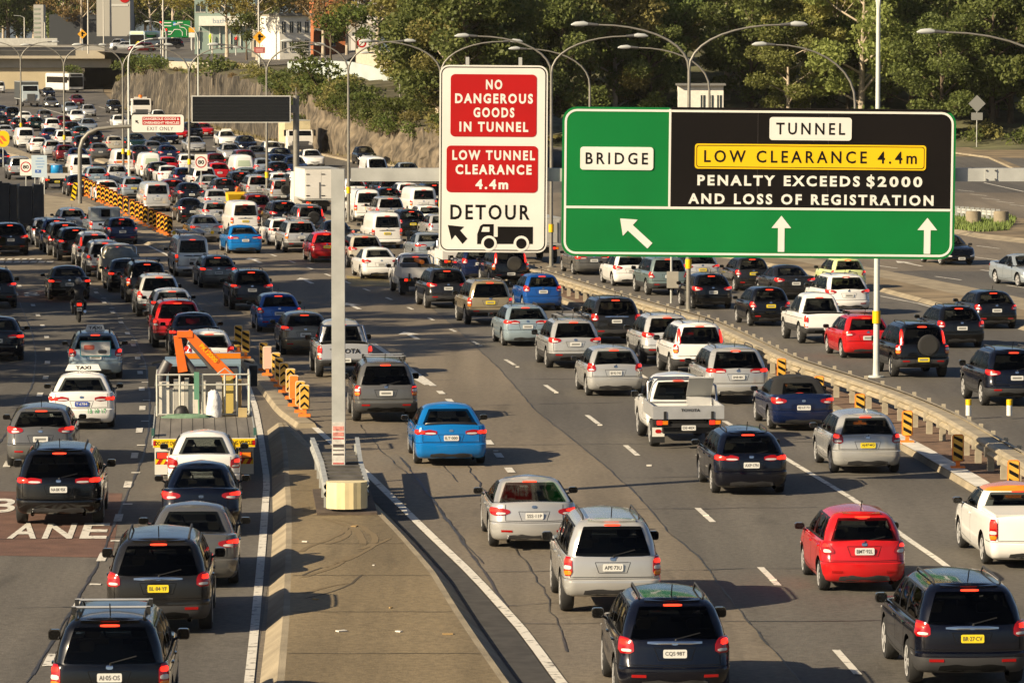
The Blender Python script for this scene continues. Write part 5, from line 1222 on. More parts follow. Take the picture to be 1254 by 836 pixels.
for u, v, mi in ((.03, .07, 1), (.10, .13, 1), (.16, .19, 1), (.66, .69, 1), (.72, .80, 3), (.83, .92, 3), (.34, .37, 2), (.43, .45, 2), (.50, .56, 2)):
    za, zb = zz0 + (zz1 - zz0) * u, zz0 + (zz1 - zz0) * v; m_.box((0.0, -.171, (za + zb) / 2), (.25 if v - u < .15 else .15, .004, zb - za), mi)
m_.build('poster', [mat('poster_white', (.56, .53, .48), .7, var=.2, vscale=8), mat('poster_red', (.45, .07, .06), .7), mat('poster_black', (.06, .05, .05), .7), mat('poster_print', (.55, .22, .18), .7, var=.4, vscale=12)], gant)
def board(px, py, name, label, cat, ref, dy, parts_fn, tilt=0.0, back=None):
    """px, py: left/right, top/bottom in the frame"""
    a = at_depth(px[0], py[0], ref); b = at_depth(px[1], py[1], ref)
    w, h = b.x - a.x, a.z - b.z
    root = thing(name, label, cat, ((a.x + b.x) / 2, a.y + dy, (a.z + b.z) / 2)); root.rotation_euler = (0, R(tilt), 0)
    parts_fn(root, w, h); return root
def bracket(root, pts):
    m_ = MB()
    for x, z, d in pts: m_.box((x, .13, z), (.08, .2, d))
    m_.build('bracket', [M_steel], root)
def lay(m_, shape, mi, d, M=Matrix(), th=.006): m_.prism(shape, th, RX @ M @ Matrix.Translation((0, 0, d)), mi)
def T2(x, y): return Matrix.Translation((x, y, 0))
def sign_detour(root, w, h):
    u = lambda x: (x - 604) / 132 * w; v = lambda y: (194 - y) / 228 * h; k = w / 132
    m_ = MB(); lay(m_, rrect(w, h, .20), 0, 0, th=.05); lay(m_, rrect(w - .07, h - .07, .17), 1, .051, th=.003); lay(m_, rrect(w - .12, h - .12, .15), 0, .055, th=.003)
    put_text(m_, 'DETOUR', RX @ Matrix.Translation((u(600.5), v(259), .062)), 1, width=97 * k, height=18.5 * k, bold=.020, spacing=1.28)
    D = RX @ Matrix.Translation((0, 0, .060))
    ar = [(549, 275), (569, 277), (564, 281.5), (573, 291.5), (567, 298), (558, 287), (553.5, 293)]
    m_.prism([(u(x), v(y)) for x, y in ar][::-1], .003, D, 1)
    trk = [(585, 298), (585, 286), (588.5, 276), (592, 273.5), (605, 273.5), (605, 289), (610, 289), (610, 276.5), (653, 276.5), (653, 297.5)]
    m_.prism([(u(x), v(y)) for x, y in trk], .003, D, 1)
    m_.prism([(u(x), v(y)) for x, y in ((590, 283), (592, 277), (600, 277), (600, 283))][::-1], .003, D @ Matrix.Translation((0, 0, .003)), 0)
    for cx in (599.5, 639):
        for r, mi, dz in ((9.5, 0, .003), (6.4, 1, .006)): m_.prism([(u(cx) + r * k * math.cos(q * math.pi / 10), v(297) + r * k * math.sin(q * math.pi / 10)) for q in range(20)], .003, D @ Matrix.Translation((0, 0, dz)), mi)
    m_.build('board', [M_white, M_signblk], root)
    for (x0, x1, y0, y1), lines in (((551.5, 656.5, 91, 167), (('NO', 20, 103.5), ('DANGEROUS', 95, 120.5), ('GOODS', 50, 137.5), ('IN TUNNEL', 84, 155))), ((547, 658.5, 178, 235), (('LOW TUNNEL', 101, 189.5), ('CLEARANCE', 93, 207), ('4.4m', 40, 225)))):
        m_ = MB(); lay(m_, rrect((x1 - x0) * k, (y1 - y0) * k, .10, cx=u((x0 + x1) / 2), cy=v((y0 + y1) / 2)), 0, .060, th=.006)
        for s, ww, yy in lines: put_text(m_, s, RX @ Matrix.Translation((u(604.5 if s != '4.4m' else 602.5), v(yy), .069)), 1, width=ww * k, height=12.2 * k, bold=.040, spacing=1.32)
        m_.build('warning_panel', [M_signred, M_white], root)
    bracket(root, [(-.6, .5, 3.6), (.6, .5, 3.6)])
board((538, 670), (80, 308), 'overhead_sign', 'tall white overhead sign with two red panels and a truck detour symbol', 'sign', GY, -.30, sign_detour, .4)
def sign_tunnel(root, w, h):
    k = w / 479; u = lambda x: (x - 927.5) * k; v = lambda y: (223.5 - y) * k
    m_ = MB(); lay(m_, rrect(w, h, .32), 0, 0, th=.06)
    # black upper right section, then the white outline and dividing lines
    bl = [(u(819), v(253)), (u(1163.5), v(253))] + [(u(1163.5) - .24 + .24 * math.cos(q * math.pi / 10), v(135.5) - .24 + .24 * math.sin(q * math.pi / 10)) for q in range(6)] + [(u(819), v(135.5))]
    lay(m_, bl, 1, .061, th=.003)
    top_blk = [(u(819), v(136)), (u(1162), v(136)), (u(1155), v(132)), (u(819), v(132))]
    lay(m_, top_blk[::1], 1, .0625, th=.003)
    O, I = rrect(w - .10, h - .10, .28, 6), rrect(w - .20, h - .20, .23, 6); n = len(O)
    V = [RX @ Vector((a, b, .068)) for a, b in O + I]; m_.add(V, [(i, (i + 1) % n, n + (i + 1) % n, n + i) for i in range(n)], 2)
    m_.box(((u(693) + u(1163)) / 2, -.068, v(254.5)), (u(1163) - u(693), .006, .055), 2)
    m_.box((u(819), -.069, (v(134.5) + v(253)) / 2), (.05, .006, v(134.5) - v(253)), 2)
    for s, xc, yc, ww, hh in (('PENALTY EXCEEDS', 952, 220.5, 198, 13), ('S2000', 1093, 220.5, 68, 13), ('AND LOSS OF REGISTRATION', 991.5, 243, 299, 13)):
        put_text(m_, s, RX @ Matrix.Translation((u(xc), v(yc), .068)), 2, width=ww * k, height=hh * k, bold=.038, spacing=1.35)
    m_.box((u(1064.6), -.071, v(220.5)), (1.6 * k, .004, 17 * k), 2)
    A = [(-4, 0), (4, 0), (4, 29), (12, 29), (0, 44), (-12, 29), (-4, 29)]
    for xc, yb, rot in ((956, 307, 0), (1134, 308, 0), (796, 301, 48)):
        M2 = RX @ Matrix.Translation((u(xc), v(yb), .066)) @ Matrix.Rotation(R(rot), 4, 'Z')
        s = 1.0 if rot == 0 else 1.12
        m_.prism([(a * k * s, b * k * s) for a, b in A], .004, M2, 2)
    for xx in (926, 1012): m_.box((u(xx), -.0665, v(194)), (.012, .002, v(136) - v(252)), 3)
    m_.build('board', [M_green, M_signblk, M_white, mat('panel_joint', (.03, .025, .02), .4)], root)
    for s, x0, x1, y0, y1, m1, m2, tw, th in (('BRIDGE', 710, 799, 181, 209, M_white, M_letblk, 76, 14.5), ('TUNNEL', 940, 1040, 143, 171, M_white, M_letblk, 84, 14.5), ('LOW CLEARANCE 4.4m', 849.5, 1131, 176, 206.5, M_yellow, M_letblk, 259, 15)):
        m_ = MB(); lay(m_, rrect((x1 - x0) * k, (y1 - y0) * k, .07, cx=u((x0 + x1) / 2), cy=v((y0 + y1) / 2)), 0, .072, th=.012)
        if m1 is M_yellow:
            W_, H_ = (x1 - x0) * k, (y1 - y0) * k; O, I = rrect(W_ - .07, H_ - .07, .06), rrect(W_ - .10, H_ - .10, .055); n = len(O)
            m_.add([RX @ Vector((a + u((x0 + x1) / 2), b + v((y0 + y1) / 2), .086)) for a, b in O + I], [(i, (i + 1) % n, n + (i + 1) % n, n + i) for i in range(n)], 1)
        put_text(m_, s, RX @ Matrix.Translation((u((x0 + x1) / 2), v((y0 + y1) / 2), .088)), 1, width=tw * k, height=th * k, bold=.016, spacing=1.42)
        m_.build('name_panel' if m1 is M_white else 'warning_panel', [m1, m2], root)
    bracket(root, [(x, 0, 2.6) for x in (-3.4, -1.2, 1.2, 3.4)])
board((688, 1167), (132.5, 314.5), 'overhead_sign', 'wide green and black overhead sign for BRIDGE and TUNNEL lanes', 'sign', GY, -.30, sign_tunnel, .5)

# crash cushion at the foot of the gantry
h0 = heading(gp.y)
cc = G(425, 642); cush = thing('crash_cushion', 'guard rail crash cushion with a cream ribbed nose below the gantry post', 'crash barrier', (cc.x, cc.y, gz(cc.y) + .22), -h0)
cush.scale = (.88, 1, 1)
m_ = MB(); n = 15; V = []
for k in range(n + 1):
    a = math.pi * (1 + k / n); rr = .50 + (.016 if k % 2 else 0); V.append((rr * math.cos(a) * 1.0, .25 + rr * .62 * math.sin(a)))
V = [(V[0][0], .5)] + V + [(V[-1][0], .5)]
m_.add([(a, b, .12) for a, b in V] + [(a, b, .70) for a, b in V], [(i, i + 1, len(V) + i + 1, len(V) + i) for i in range(len(V) - 1)], 0)
m_.add([(a, b, .70) for a, b in V], [tuple(range(len(V)))], 0); m_.build('nose', [mat('cream_plastic', (.70, .60, .34), .5, var=.08)], cush)
def wbeam_prof(zc, t=.04):
    return [(0, zc + .155), (t * 1.6, zc + .11), (t * 1.6, zc + .06), (0, zc), (t * 1.6, zc - .06), (t * 1.6, zc - .11), (0, zc - .155)]
for s in (-1, 1):
    m_ = MB(); path = [(s * .50, .3), (s * .50, 5.0), (s * .62, 11.0)]
    V = [];
    for x, y in path: V += [(x + s * a, y, b) for a, b in wbeam_prof(.50)]
    n = 7
    for i in range(2): m_.add(V, [(i * n + j, i * n + j + 1, (i + 1) * n + j + 1, (i + 1) * n + j) for j in range(6)], 0)
    m_.add([(s * .45, .3, .68), (s * .57, .3, .68), (s * .57, 5.0, .68), (s * .45, 5.0, .68), (s * .68, 11.0, .68), (s * .56, 11.0, .68)], [(0, 1, 2, 3), (3, 2, 4, 5)])
    for k in range(5): m_.box((s * (.50 + .01 * k), 1.0 + k * 2.1, .36), (.10, .12, .62))
    m_.build('rail', [M_steel], cush)
for k in range(9):
    m_ = MB(); m_.box((0, .85 + k * .78, .40), (.90, .22, .58)); m_.build('energy_absorber', [mat('absorber_grey', (.085, .08, .072), .8, var=.4, vscale=2)], cush)
m_ = MB(); m_.box((0, 2.4, .03), (1.5, 5.0, .05)); m_.build('base_plate', [mat('rusted_steel', (.08, .06, .045), .8, var=.3)], cush)

# ------------------------------------------------------------------ street lamps
LAMPS = {}
def lamp_parts(Ht, reach, double, single_side, rise=1.9):
    key = (Ht, reach, double, single_side, rise)
    if key in LAMPS: return LAMPS[key]
    out = []; fork = Ht - rise
    m_ = MB(); m_.tube([(0, 0, 0), (0, 0, .5), (0, 0, fork)], [.115, .10, .065], 10); m_.tube([(0, 0, 0), (0, 0, .06)], .26, 10); out.append(('pole', m_.mesh('pole', [M_lampgrey])))
    m_ = MB(); m_.tube([(0, 0, 1.75), (0, 0, 2.15)], .132, 10, 0, False); out.append(('marker_band', m_.mesh('marker_band', [M_yellow])))
    for s in ((-1, 1) if double else (single_side,)):
        pts = [(s * reach * (1 - math.cos(q)) , 0, fork + rise * math.sin(q) ** .9) for q in [math.pi / 2 * i / 9 for i in range(10)]]
        m_ = MB(); m_.tube(pts, [.060 - .025 * i / 9 for i in range(10)], 8); out.append(('arm', m_.mesh('arm', [M_lampgrey])))
        e = Vector(pts[-1]); m_ = MB()
        m_.tube([e, e + Vector((s * .42, 0, .03))], [.06, .075], 8, 0)
        m_.tube([e + Vector((s * .42, 0, .03)), e + Vector((s * .60, 0, .045)), e + Vector((s * .95, 0, .03)), e + Vector((s * 1.12, 0, .0))], [.07, .12, .10, .03], 10, 1); out.append(('lamp_head', m_.mesh('lamp_head', [M_steel_d, M_lens_l])))
    LAMPS[key] = out; return out
M_lampgrey = mat('lamp_pole_grey', (.215, .205, .175), .5, metal=.3, var=.12)
M_lens_l = mat('lamp_lens', (.40, .42, .41), .25)
def lamp(x, ybase, fork_y, label, reach=2.6, double=True, side=1, rz=None, color=None, rise=1.9, dz=0):
    p = G(x, ybase); s = scale_at(ybase); Ht = (ray(x, fork_y, FPX / s).z - gz(p.y)) + rise
    root = thing('street_lamp', label, 'street lamp', (p.x, p.y, gz(p.y) + dz), 0 if rz is None else rz, 'curved arm street lamps along the freeway')
    for nm, me in lamp_parts(round(Ht, 1), reach, double, side, rise):
        if color and nm in ('pole', 'arm'):
            me = alt_mesh(me, {M_lampgrey: color})
        put(nm, me, root)
    return root
M_poleW = mat('pale_painted_pole', (.56, .58, .53), .4, var=.06)
lamp(1073, 462, 12, 'pale tall double street lamp rising behind the green sign, arms out of frame', color=M_poleW)
lamp(843, 380, 86, 'double street lamp rising behind the left part of the green sign', 3.8)
lamp(675, 327, 92, 'double street lamp standing between the two big overhead signs', 3.7)
lamp(540, 292, 92, 'double street lamp hidden behind the white detour sign, arms showing above', 3.5)
lamp(427, 272, 88, 'double street lamp left of the detour sign with the gantry beam crossing it', 3.0)
lamp(327, 250, 90, 'double street lamp passing behind the black message board', 2.8)
lamp(232, 231, 90, 'double street lamp between the exit only sign and message board', 2.8)
lamp(151, 216, 86, 'thin grey double street lamp just left of the tall white lamp pole', 2.8)
lamp(158, 218, 78, 'tall white single street lamp behind the exit only sign', 1.9, False, 1, color=M_poleW)
lamp(79, 196, 82, 'double street lamp in the far queue in front of the white bus', 2.6)
lamp(26, 178, 76, 'double street lamp farthest left in front of the beige abutment', 2.6)
lamp(403, 187, 84, 'single street lamp against the vegetated rock cutting', 2.6, False, -1)
lamp(490, 200, 92, 'single street lamp at the foot of the rock cutting left of the detour sign', 2.2, False, -1)
lamp(204, 139, 45, 'thin pale lamp pole standing against the ribbed rock wall', 1.6, False, -1, color=M_poleW)
lamp(243, 157, 52, 'thin pale lamp pole by the bush above the message board', 1.6, False, -1, color=M_poleW)
lamp(1046, 335, 128, 'single street lamp curving left over the forest right of the pale tall pole', 3.9, False, -1, rise=2.9)
lamp(868, 300, 110, 'single street lamp behind the green sign, only its left arm showing', 3.9, False, -1, rise=2.3)
lamp(722, 268, 106, 'thin single street lamp showing between the trees above the green sign corner', 3.9, False, -1, rise=2.3)
lamp(1312, 395, 128, 'single street lamp reaching in from the right edge over the forest', 5.1, False, -1, rise=2.9)

# ------------------------------------------------------------------ guard rail along the median
gr_ = thing('guard_rail', 'long weathered double guard rail on short posts along the median', 'guard rail', (0, 0, 0))
ys_r = [y for y in np.arange(80, Yof(300), 2.0)]
def rail_sweep(off, zc, side, mi, t=.05):
    m_ = MB(); V = []; pr = wbeam_prof(zc, t)
    for Y in ys_r:
        for a, b in pr: V.append((BAR(Y) + off + side * a, Y, gz(Y) + .15 + b))
    n = len(pr)
    for i in range(len(ys_r) - 1): m_.add([V[i * n + j] for j in range(n)] + [V[(i + 1) * n + j] for j in range(n)], [(j, j + 1, n + j + 1, n + j) for j in range(n - 1)], 0)
    # flat cap along the top
    return m_
rail_sweep(-.24, .52, -1, 0).build('rail', [M_rail], gr_); rail_sweep(.24, .52, 1, 0).build('rail', [M_rail], gr_)
m_ = MB(); line(m_, lambda Y: BAR(Y) - .04, 80, Yof(300), .36, .15 + .66, 0, 2.0); line(m_, lambda Y: BAR(Y) + .16, 80, Yof(300), .10, .15 + .70, 0, 2.0); m_.build('top_rail', [M_rail], gr_)
pm_ = MB(); pm_.box((0, 0, .34), (.16, .14, .70)); pm_.box((-.10, 0, .50), (.12, .12, .24)); pm_ = pm_.mesh('post', [M_post])
rb_ = MB(); rb_.box((0, 0, .36), (.10, .10, .78)); rb_ = rb_.mesh('post', [M_post])
for k, Y in enumerate(np.arange(82, Yof(300), 2.1)):
    put('post', pm_, gr_, (BAR(Y) - .22, Y, gz(Y) + .12))
    if k < 60: put('post', rb_, gr_, (BAR(Y) + .26, Y + 1.0, gz(Y) + .12))
# ------------------------------------------------------------------ striped boards
def chev_mesh(w, h, kind, n):
    m_ = MB(); lay(m_, rrect(w, h, .04, 2, cy=h / 2), 0, 0, th=.03)
    if kind == 'chevron':
        st = h / n
        for k in range(n):
            y = k * st + .02
            for s in (1, -1): m_.prism([(0, y + w * .42), (0, y + w * .42 + st * .36), (s * w * .46, y + st * .34), (s * w * .46, y)][::s], .003, RX @ Matrix.Translation((0, 0, .031)), 1)
    elif kind == 'diag':
        st = h / n
        for k in range(n): y = k * st + .02; m_.prism([(-w * .46, y + w * .5), (w * .46, y - .0 if y > 0 else 0), (w * .46, y + st * .45), (-w * .46, min(h - .01, y + w * .5 + st * .45))], .003, RX @ Matrix.Translation((0, 0, .031)), 1)
    return m_
M_fr = mat('board_frame', (.62, .50, .34), .6)
KG = 'striped hazard boards on the right kerb'
def hazard(x, y, h, w, kind, label, group, dz=.15, base=True, face=M_yellow, rz=0, name='hazard_board', cat='hazard board'):
    p = G(x, y); root = thing(name, label, cat, (p.x, p.y, gz(p.y) + dz), rz, group)
    m_ = chev_mesh(w, h, kind, 3 if h < 1 else 4); m_.v = [(a, b, c + .22) for a, b, c in m_.v]; m_.build('board', [face, M_letblk if face is not M_letblk else mat('chevron_amber', (.90, .46, .02), .55)], root)
    m_ = MB(); m_.box((0, .03, .12), (.10, .06, .24), 0); m_.box((0, .02, .04), (.34, .26, .08), 0); m_.build('base', [M_orange], root)
    m_ = MB(); O = rrect(w + .05, h + .05, .06, 2, cy=h / 2 + .22); lay(m_, O, 0, -.03, th=.028); m_.build('frame', [M_orange if group[:6] == 'orange' or group == KG else M_fr], root)
HG = 'striped hazard boards on the concrete nose'
for i, (x, y, h, w, kd, fc, lb) in enumerate([(373, 516, 1.0, .30, 'chevron', M_yellow, 'yellow chevron board nearest the island kerb'), (368, 511, 1.0, .30, 'chevron', M_yellow, 'yellow chevron board right behind the one nearest the island'), (360, 503, 1.0, .30, 'plain', M_orange, 'plain orange board back among the yellow chevron boards'), (356, 494, 1.0, .30, 'chevron', M_yellow, 'yellow chevron board behind the plain orange board'),
        (348, 486, 1.0, .30, 'chevron', M_yellow, 'yellow chevron board half way along the hazard row'), (342, 479, 1.0, .28, 'diag', M_yellow, 'yellow board with diagonal stripes half way along the hazard row'), (338, 472, 1.0, .30, 'diag', M_yellow, 'yellow board with diagonal stripes behind the half way pair'), (327.5, 465, 1.05, .30, 'plain', mat('faded_orange', (.62, .40, .30), .7), 'pale faded orange board back in the hazard row'),
        (323, 459, 1.05, .30, 'diag', M_yellow, 'black and yellow board left of the faded orange board'), (301, 444, 1.1, .30, 'diag', M_yellow, 'white topped striped board beside the crane truck cab'), (292, 437, 1.1, .30, 'diag', M_yellow, 'farthest striped board in the hazard row beside the crane truck')]):
    hazard(x, y, h * .66, w * .82, kd, lb, HG, .14, True, M_wyel if fc is M_yellow else fc)
KG = 'striped hazard boards on the right kerb'
for x, y, lb in ((1111, 550, 'striped yellow hazard board at the start of the white kerb'), (1173, 582, 'striped yellow hazard board at the middle of the white kerb'), (1241, 617, 'striped yellow hazard board above the orange roofed pickup'), (1053, 527, 'striped yellow hazard board half hidden behind the silver hatchback'), (1003, 503, 'striped yellow hazard board above the blue convertible'), (957, 479, 'striped yellow hazard board right of the silver luxury SUV')):
    hazard(x, y, .62, .235, 'diag', lb, KG, .15, face=M_wyel)
mk = MB(); mk.tube([(0, 0, 0), (0, 0, .40)], .08, 8, 0); mk.tube([(0, 0, .30), (0, 0, .46)], .085, 8, 1); mk = mk.mesh('bollard', [M_white, M_yellow])
for x, y, lb in ((1186, 513, 'white marker bollard with yellow top nearer the pale pole'), (1236, 513, 'white marker bollard with yellow top nearer the navy SUV')):
    p = G(x, y); tag(put('bollard', mk, None, (p.x, p.y, gz(p.y) + .1)), lb, 'bollard', 'white bollards behind the guard rail')
CG = 'orange chevron boards separating the exit lane'
rows = [(102, 240), (106, 242), (111, 244), (116, 246.5), (121, 249), (126, 251), (131, 253.5), (136, 256), (141, 258.5), (147, 263), (154, 266), (162, 270), (168, 273), (173, 276), (178, 279), (185, 281), (190, 284), (195, 286), (199, 288), (204, 290), (208, 292)]
for i, (x, y) in enumerate(rows):
    hazard(x, y, .95 if x < 180 else .88, .27, 'chevron', 'orange chevron board in the long row before the exit lane', CG, .1, True, M_letblk, 0, 'chevron_board', 'chevron board')
p = G(89, 248); root = thing('hazard_board', 'leaning black and yellow striped board at the start of the chevron row', 'hazard board', (p.x, p.y, gz(p.y) + .1)); root.rotation_euler = (0, R(10), 0)
m_ = chev_mesh(.30, 1.25, 'diag', 4); m_.build('board', [M_yellow, M_letblk], root)
# ------------------------------------------------------------------ smaller signs
def speed(x, ytop, ybase, w, h, label):
    p = G(x, ybase); s = scale_at(ybase); W_, H_ = w / s, h / s; zt = ray(x, ytop, FPX / s).z - gz(p.y)
    root = thing('speed_sign', label, 'speed sign', (p.x, p.y, gz(p.y)))
    m_ = MB(); m_.tube([(0, .05, 0), (0, .05, zt - .05)], .04, 6); m_.build('post', [M_steel], root)
    m_ = MB(); lay(m_, rrect(W_, H_, .06, 2, cy=zt - H_ / 2), 0, 0, th=.02)
    r = W_ * .45; cy = zt - H_ / 2 + (H_ - W_) * .1; c = lambda q: [(q * math.cos(a * math.pi / 14), cy + q * math.sin(a * math.pi / 14)) for a in range(28)]
    lay(m_, c(r), 1, .021, th=.002); lay(m_, c(r * .80), 0, .024, th=.002); put_text(m_, '80', RX @ Matrix.Translation((0, cy, .028)), 2, width=r * 1.1, height=r * .72, bold=.035)
    m_.build('plate', [M_white, M_signred, M_letblk], root)
speed(246.5, 189, 243, 15.5, 20, '80 speed limit sign with red ring in front of the white four-wheel drive')
speed(32, 195, 240, 14.5, 20, '80 speed limit sign with red ring beside the blue and white notice')
p = G(48.5, 240); s = scale_at(240); root = thing('notice_sign', 'pale blue lane notice with small blue symbol beside the 80 sign at left', 'sign', (p.x, p.y - .1, gz(p.y)))
zt = ray(48, 190, FPX / s).z - gz(p.y); W_, H_ = 19 / s, 27 / s
m_ = MB(); m_.tube([(-.3, .05, 0), (-.3, .05, zt - .1)], .04, 6); m_.tube([(.35, .05, 0), (.35, .05, zt - .1)], .04, 6); m_.build('post', [M_steel], root)
m_ = MB(); lay(m_, rrect(W_, H_, .04, 2, cy=zt - H_ / 2), 0, 0, th=.02)
for k, ww in enumerate((.42, .62, .62, .42)): m_.box((.06, -.022, zt - .22 - k * .20), (ww, .004, .07), 1)
m_.box((-.08, -.022, zt - 1.12), (.42, .004, .22), 2); m_.prism([(-.2, zt - 1.14), (.02, zt - 1.14), (-.09, zt - 1.04)], .003, RX @ Matrix.Translation((0, 0, .025)), 0)
m_.build('plate', [mat('notice_pale_blue', (.42, .52, .58), .5), mat('notice_text_blue', (.18, .30, .50), .5), mat('notice_blue', (.02, .09, .35), .5)], root)
p = G(4, 205); s = scale_at(205); z = ray(4, 170, FPX / s).z; root = thing('arrow_sign', 'round yellow arrow sign cut off by the left edge', 'sign', (p.x, p.y, gz(p.y))); z -= gz(p.y)
m_ = MB(); m_.tube([(0, .05, 0), (0, .05, z)], .05, 6); m_.build('post', [M_steel], root)
m_ = MB(); lay(m_, rrect(1.05, 1.35, .5, 6, cy=z), 0, 0, th=.03); m_.prism([(-.3, z + .25), (.0, z + .25), (.35, z - .2), (.05, z - .2)][::-1], .003, RX @ Matrix.Translation((0, 0, .031)), 1); m_.prism([(-.4, z - .05), (-.2, z - .05), (.05, z - .42), (-.15, z - .42)][::-1], .003, RX @ Matrix.Translation((0, 0, .031)), 1); m_.build('plate', [M_yellow, mat('arrow_orange', (.6, .12, .02), .5)], root)
# black message board on its thick mast
p = G(363, 258); s = scale_at(258); msg = thing('message_board', 'blank black electronic message board on a thick grey mast', 'message board', (p.x, p.y, gz(p.y)))
q0, q1 = ray(236, 117, FPX / s), ray(357, 150, FPX / s); zt = ray(363, 117, FPX / s).z - gz(p.y)
m_ = MB(); m_.tube([(0, 0, 0), (0, 0, zt)], .20, 14); m_.tube([(0, 0, 0), (0, 0, .06)], .38, 14); m_.tube([(0, 0, zt), (0, 0, zt + .5)], .03, 6); m_.build('mast', [M_lampgrey], msg)
cx, cz, W_, H_ = (q0.x + q1.x) / 2 - p.x, (q0.z + q1.z) / 2 - gz(p.y), q1.x - q0.x, q0.z - q1.z
m_ = MB(); m_.box((cx, -.45, cz), (W_, .5, H_)); m_.build('housing', [mat('message_housing', (.50, .50, .46), .5)], msg)
m_ = MB(); m_.box((cx, -.706, cz), (W_ - .14, .012, H_ - .12))
for k in range(7): m_.box((cx, -.714, cz - H_ / 2 + .22 + k * (H_ - .44) / 6), (W_ - .3, .004, .012), 1)
m_.build('display', [mat('display_black', (.010, .011, .012), .25), mat('display_line', (.02, .022, .022), .4)], msg)
m_ = MB(); m_.box((-.55, -.2, cz), (1.1, .3, .5)); m_.build('bracket', [M_lampgrey], msg)
# curved arm with the exit only sign
p = G(98, 252); s = scale_at(252); arm = thing('cantilever_support', 'curved grey steel arm reaching over the queue to the exit only sign', 'sign support', (p.x, p.y, gz(p.y)))
f = lambda x, y: (lambda q: (q.x - p.x, 0, q.z - gz(p.y)))(ray(x, y, FPX / s))
m_ = MB(); m_.tube([(0, 0, 0), f(98, 200), f(98.5, 182), f(102, 171), f(109, 163), f(120, 158), f(140, 155.5), f(165, 154.5)], [.14, .14, .14, .14, .14, .13, .12, .12], 12); m_.tube([(0, 0, 0), (0, 0, .06)], .3, 12); m_.build('curved_pole', [M_lampgrey], arm)
def sign_exit(root, w, h):
    k = w / 65
    m_ = MB(); lay(m_, rrect(w, h, .18), 1, 0, th=.05); lay(m_, rrect(w - .05, h - .05, .17), 0, .051, th=.002)
    put_text(m_, 'EXIT ONLY', RX @ Matrix.Translation((3 * k, -6.3 * k, .056)), 1, width=32 * k, height=4.4 * k, bold=.0, spacing=1.1)
    m_.prism([(a * k, b * k) for a, b in ((-27.5, 4), (-23.5, 3.6), (-24.8, 2.6), (-23, .4), (-24, -.4), (-26, 1.6), (-27, .6))][::-1], .003, RX @ Matrix.Translation((0, 0, .054)), 1)
    m_.build('board', [M_white, M_letblk], root)
    m_ = MB(); lay(m_, rrect(46.5 * k, 9.8 * k, .03, 2, cx=4.5 * k, cy=3.2 * k), 0, .056, th=.004)
    for t_, y in (('DANGEROUS GOODS &', 5.6), ('OVERHEIGHT VEHICLES', .9)): put_text(m_, t_, RX @ Matrix.Translation((4.5 * k, y * k, .062)), 1, width=44 * k, height=3.1 * k, bold=.03)
    m_.build('warning_panel', [M_signred, M_white], root)
board((161, 226), (140, 162.5), 'hanging_sign', 'white sign reading DANGEROUS GOODS and EXIT ONLY on the curved arm', 'sign', 252, -.2, sign_exit)
# control box on a slim post
p = G(822, 374); root = thing('control_box', 'grey control cabinet on a slim post below the green sign', 'control box', (p.x, p.y, gz(p.y) + .1)); s = scale_at(374)
m_ = MB(); m_.tube([(0, 0, 0), (0, 0, 2.2)], .05, 8); m_.build('post', [M_steel], root)
m_ = MB(); m_.box((.05, -.14, (374 - 345) / s), (14 / s, .24, 20 / s)); m_.build('cabinet', [mat('cabinet_grey', (.32, .30, .25), .5, var=.1)], root)
# sign backs under the trees on the right
p = G(1196, 180); s = scale_at(180); root = thing('warning_sign', 'back of a grey diamond warning sign at the edge of the forest', 'sign', (p.x, p.y, gz(p.y))); z = ray(1196, 127, FPX / s).z - gz(p.y)
m_ = MB(); m_.tube([(0, 0, 0), (0, 0, z)], .05, 6); m_.build('post', [M_steel], root)
m_ = MB(); r = 10.5 / s; lay(m_, [(r, z), (0, z + r), (-r, z), (0, z - r)], 0, .05, th=.02); lay(m_, rrect(14 / s, 9 / s, .03, 2, cy=z - 15.5 / s), 0, .05, th=.02); m_.build('plate', [mat('sign_back_grey', (.20, .205, .19), .5)], root)
# posts and concrete stubs on the grass island at right
rail = thing('guard_rail', 'short low guard rail end with grey posts on the grass island', 'guard rail', (0, 0, 0))
a, b = G(1172, 272), G(1222, 276)
m_ = MB(); V = []
for k in range(2):
    q = a.lerp(b, k); V += [(q.x, q.y - .1 - c, gz(q.y) + .2 + d) for c, d in wbeam_prof(.5)]
m_.add(V, [(j, 7 + j, 8 + j, j + 1) for j in range(6)]); m_.build('rail', [M_steel], rail)
pmm = MB(); pmm.box((0, 0, .4), (.22, .16, .85)); pmm = pmm.mesh('post', [M_steel])
for k in range(9): q = a.lerp(b, k / 8); put('post', pmm, rail, (q.x, q.y, gz(q.y) + .15))
st_ = MB(); st_.tube([(0, 0, 0), (0, 0, .8)], .46, 16); st_.tube([(0, 0, .8), (0, 0, .84)], .40, 16); st_ = st_.mesh('concrete_bollard', [M_conc])
for x, y, lb in ((1192, 279, 'stout round concrete bollard nearer the green sign on the grass island'), (1226, 279, 'stout round concrete bollard at the far end of the short rail')):
    q = G(x, y); tag(put('concrete_bollard', st_, None, (q.x, q.y, gz(q.y) + .15)), lb, 'bollard', 'concrete bollards on the grass island')
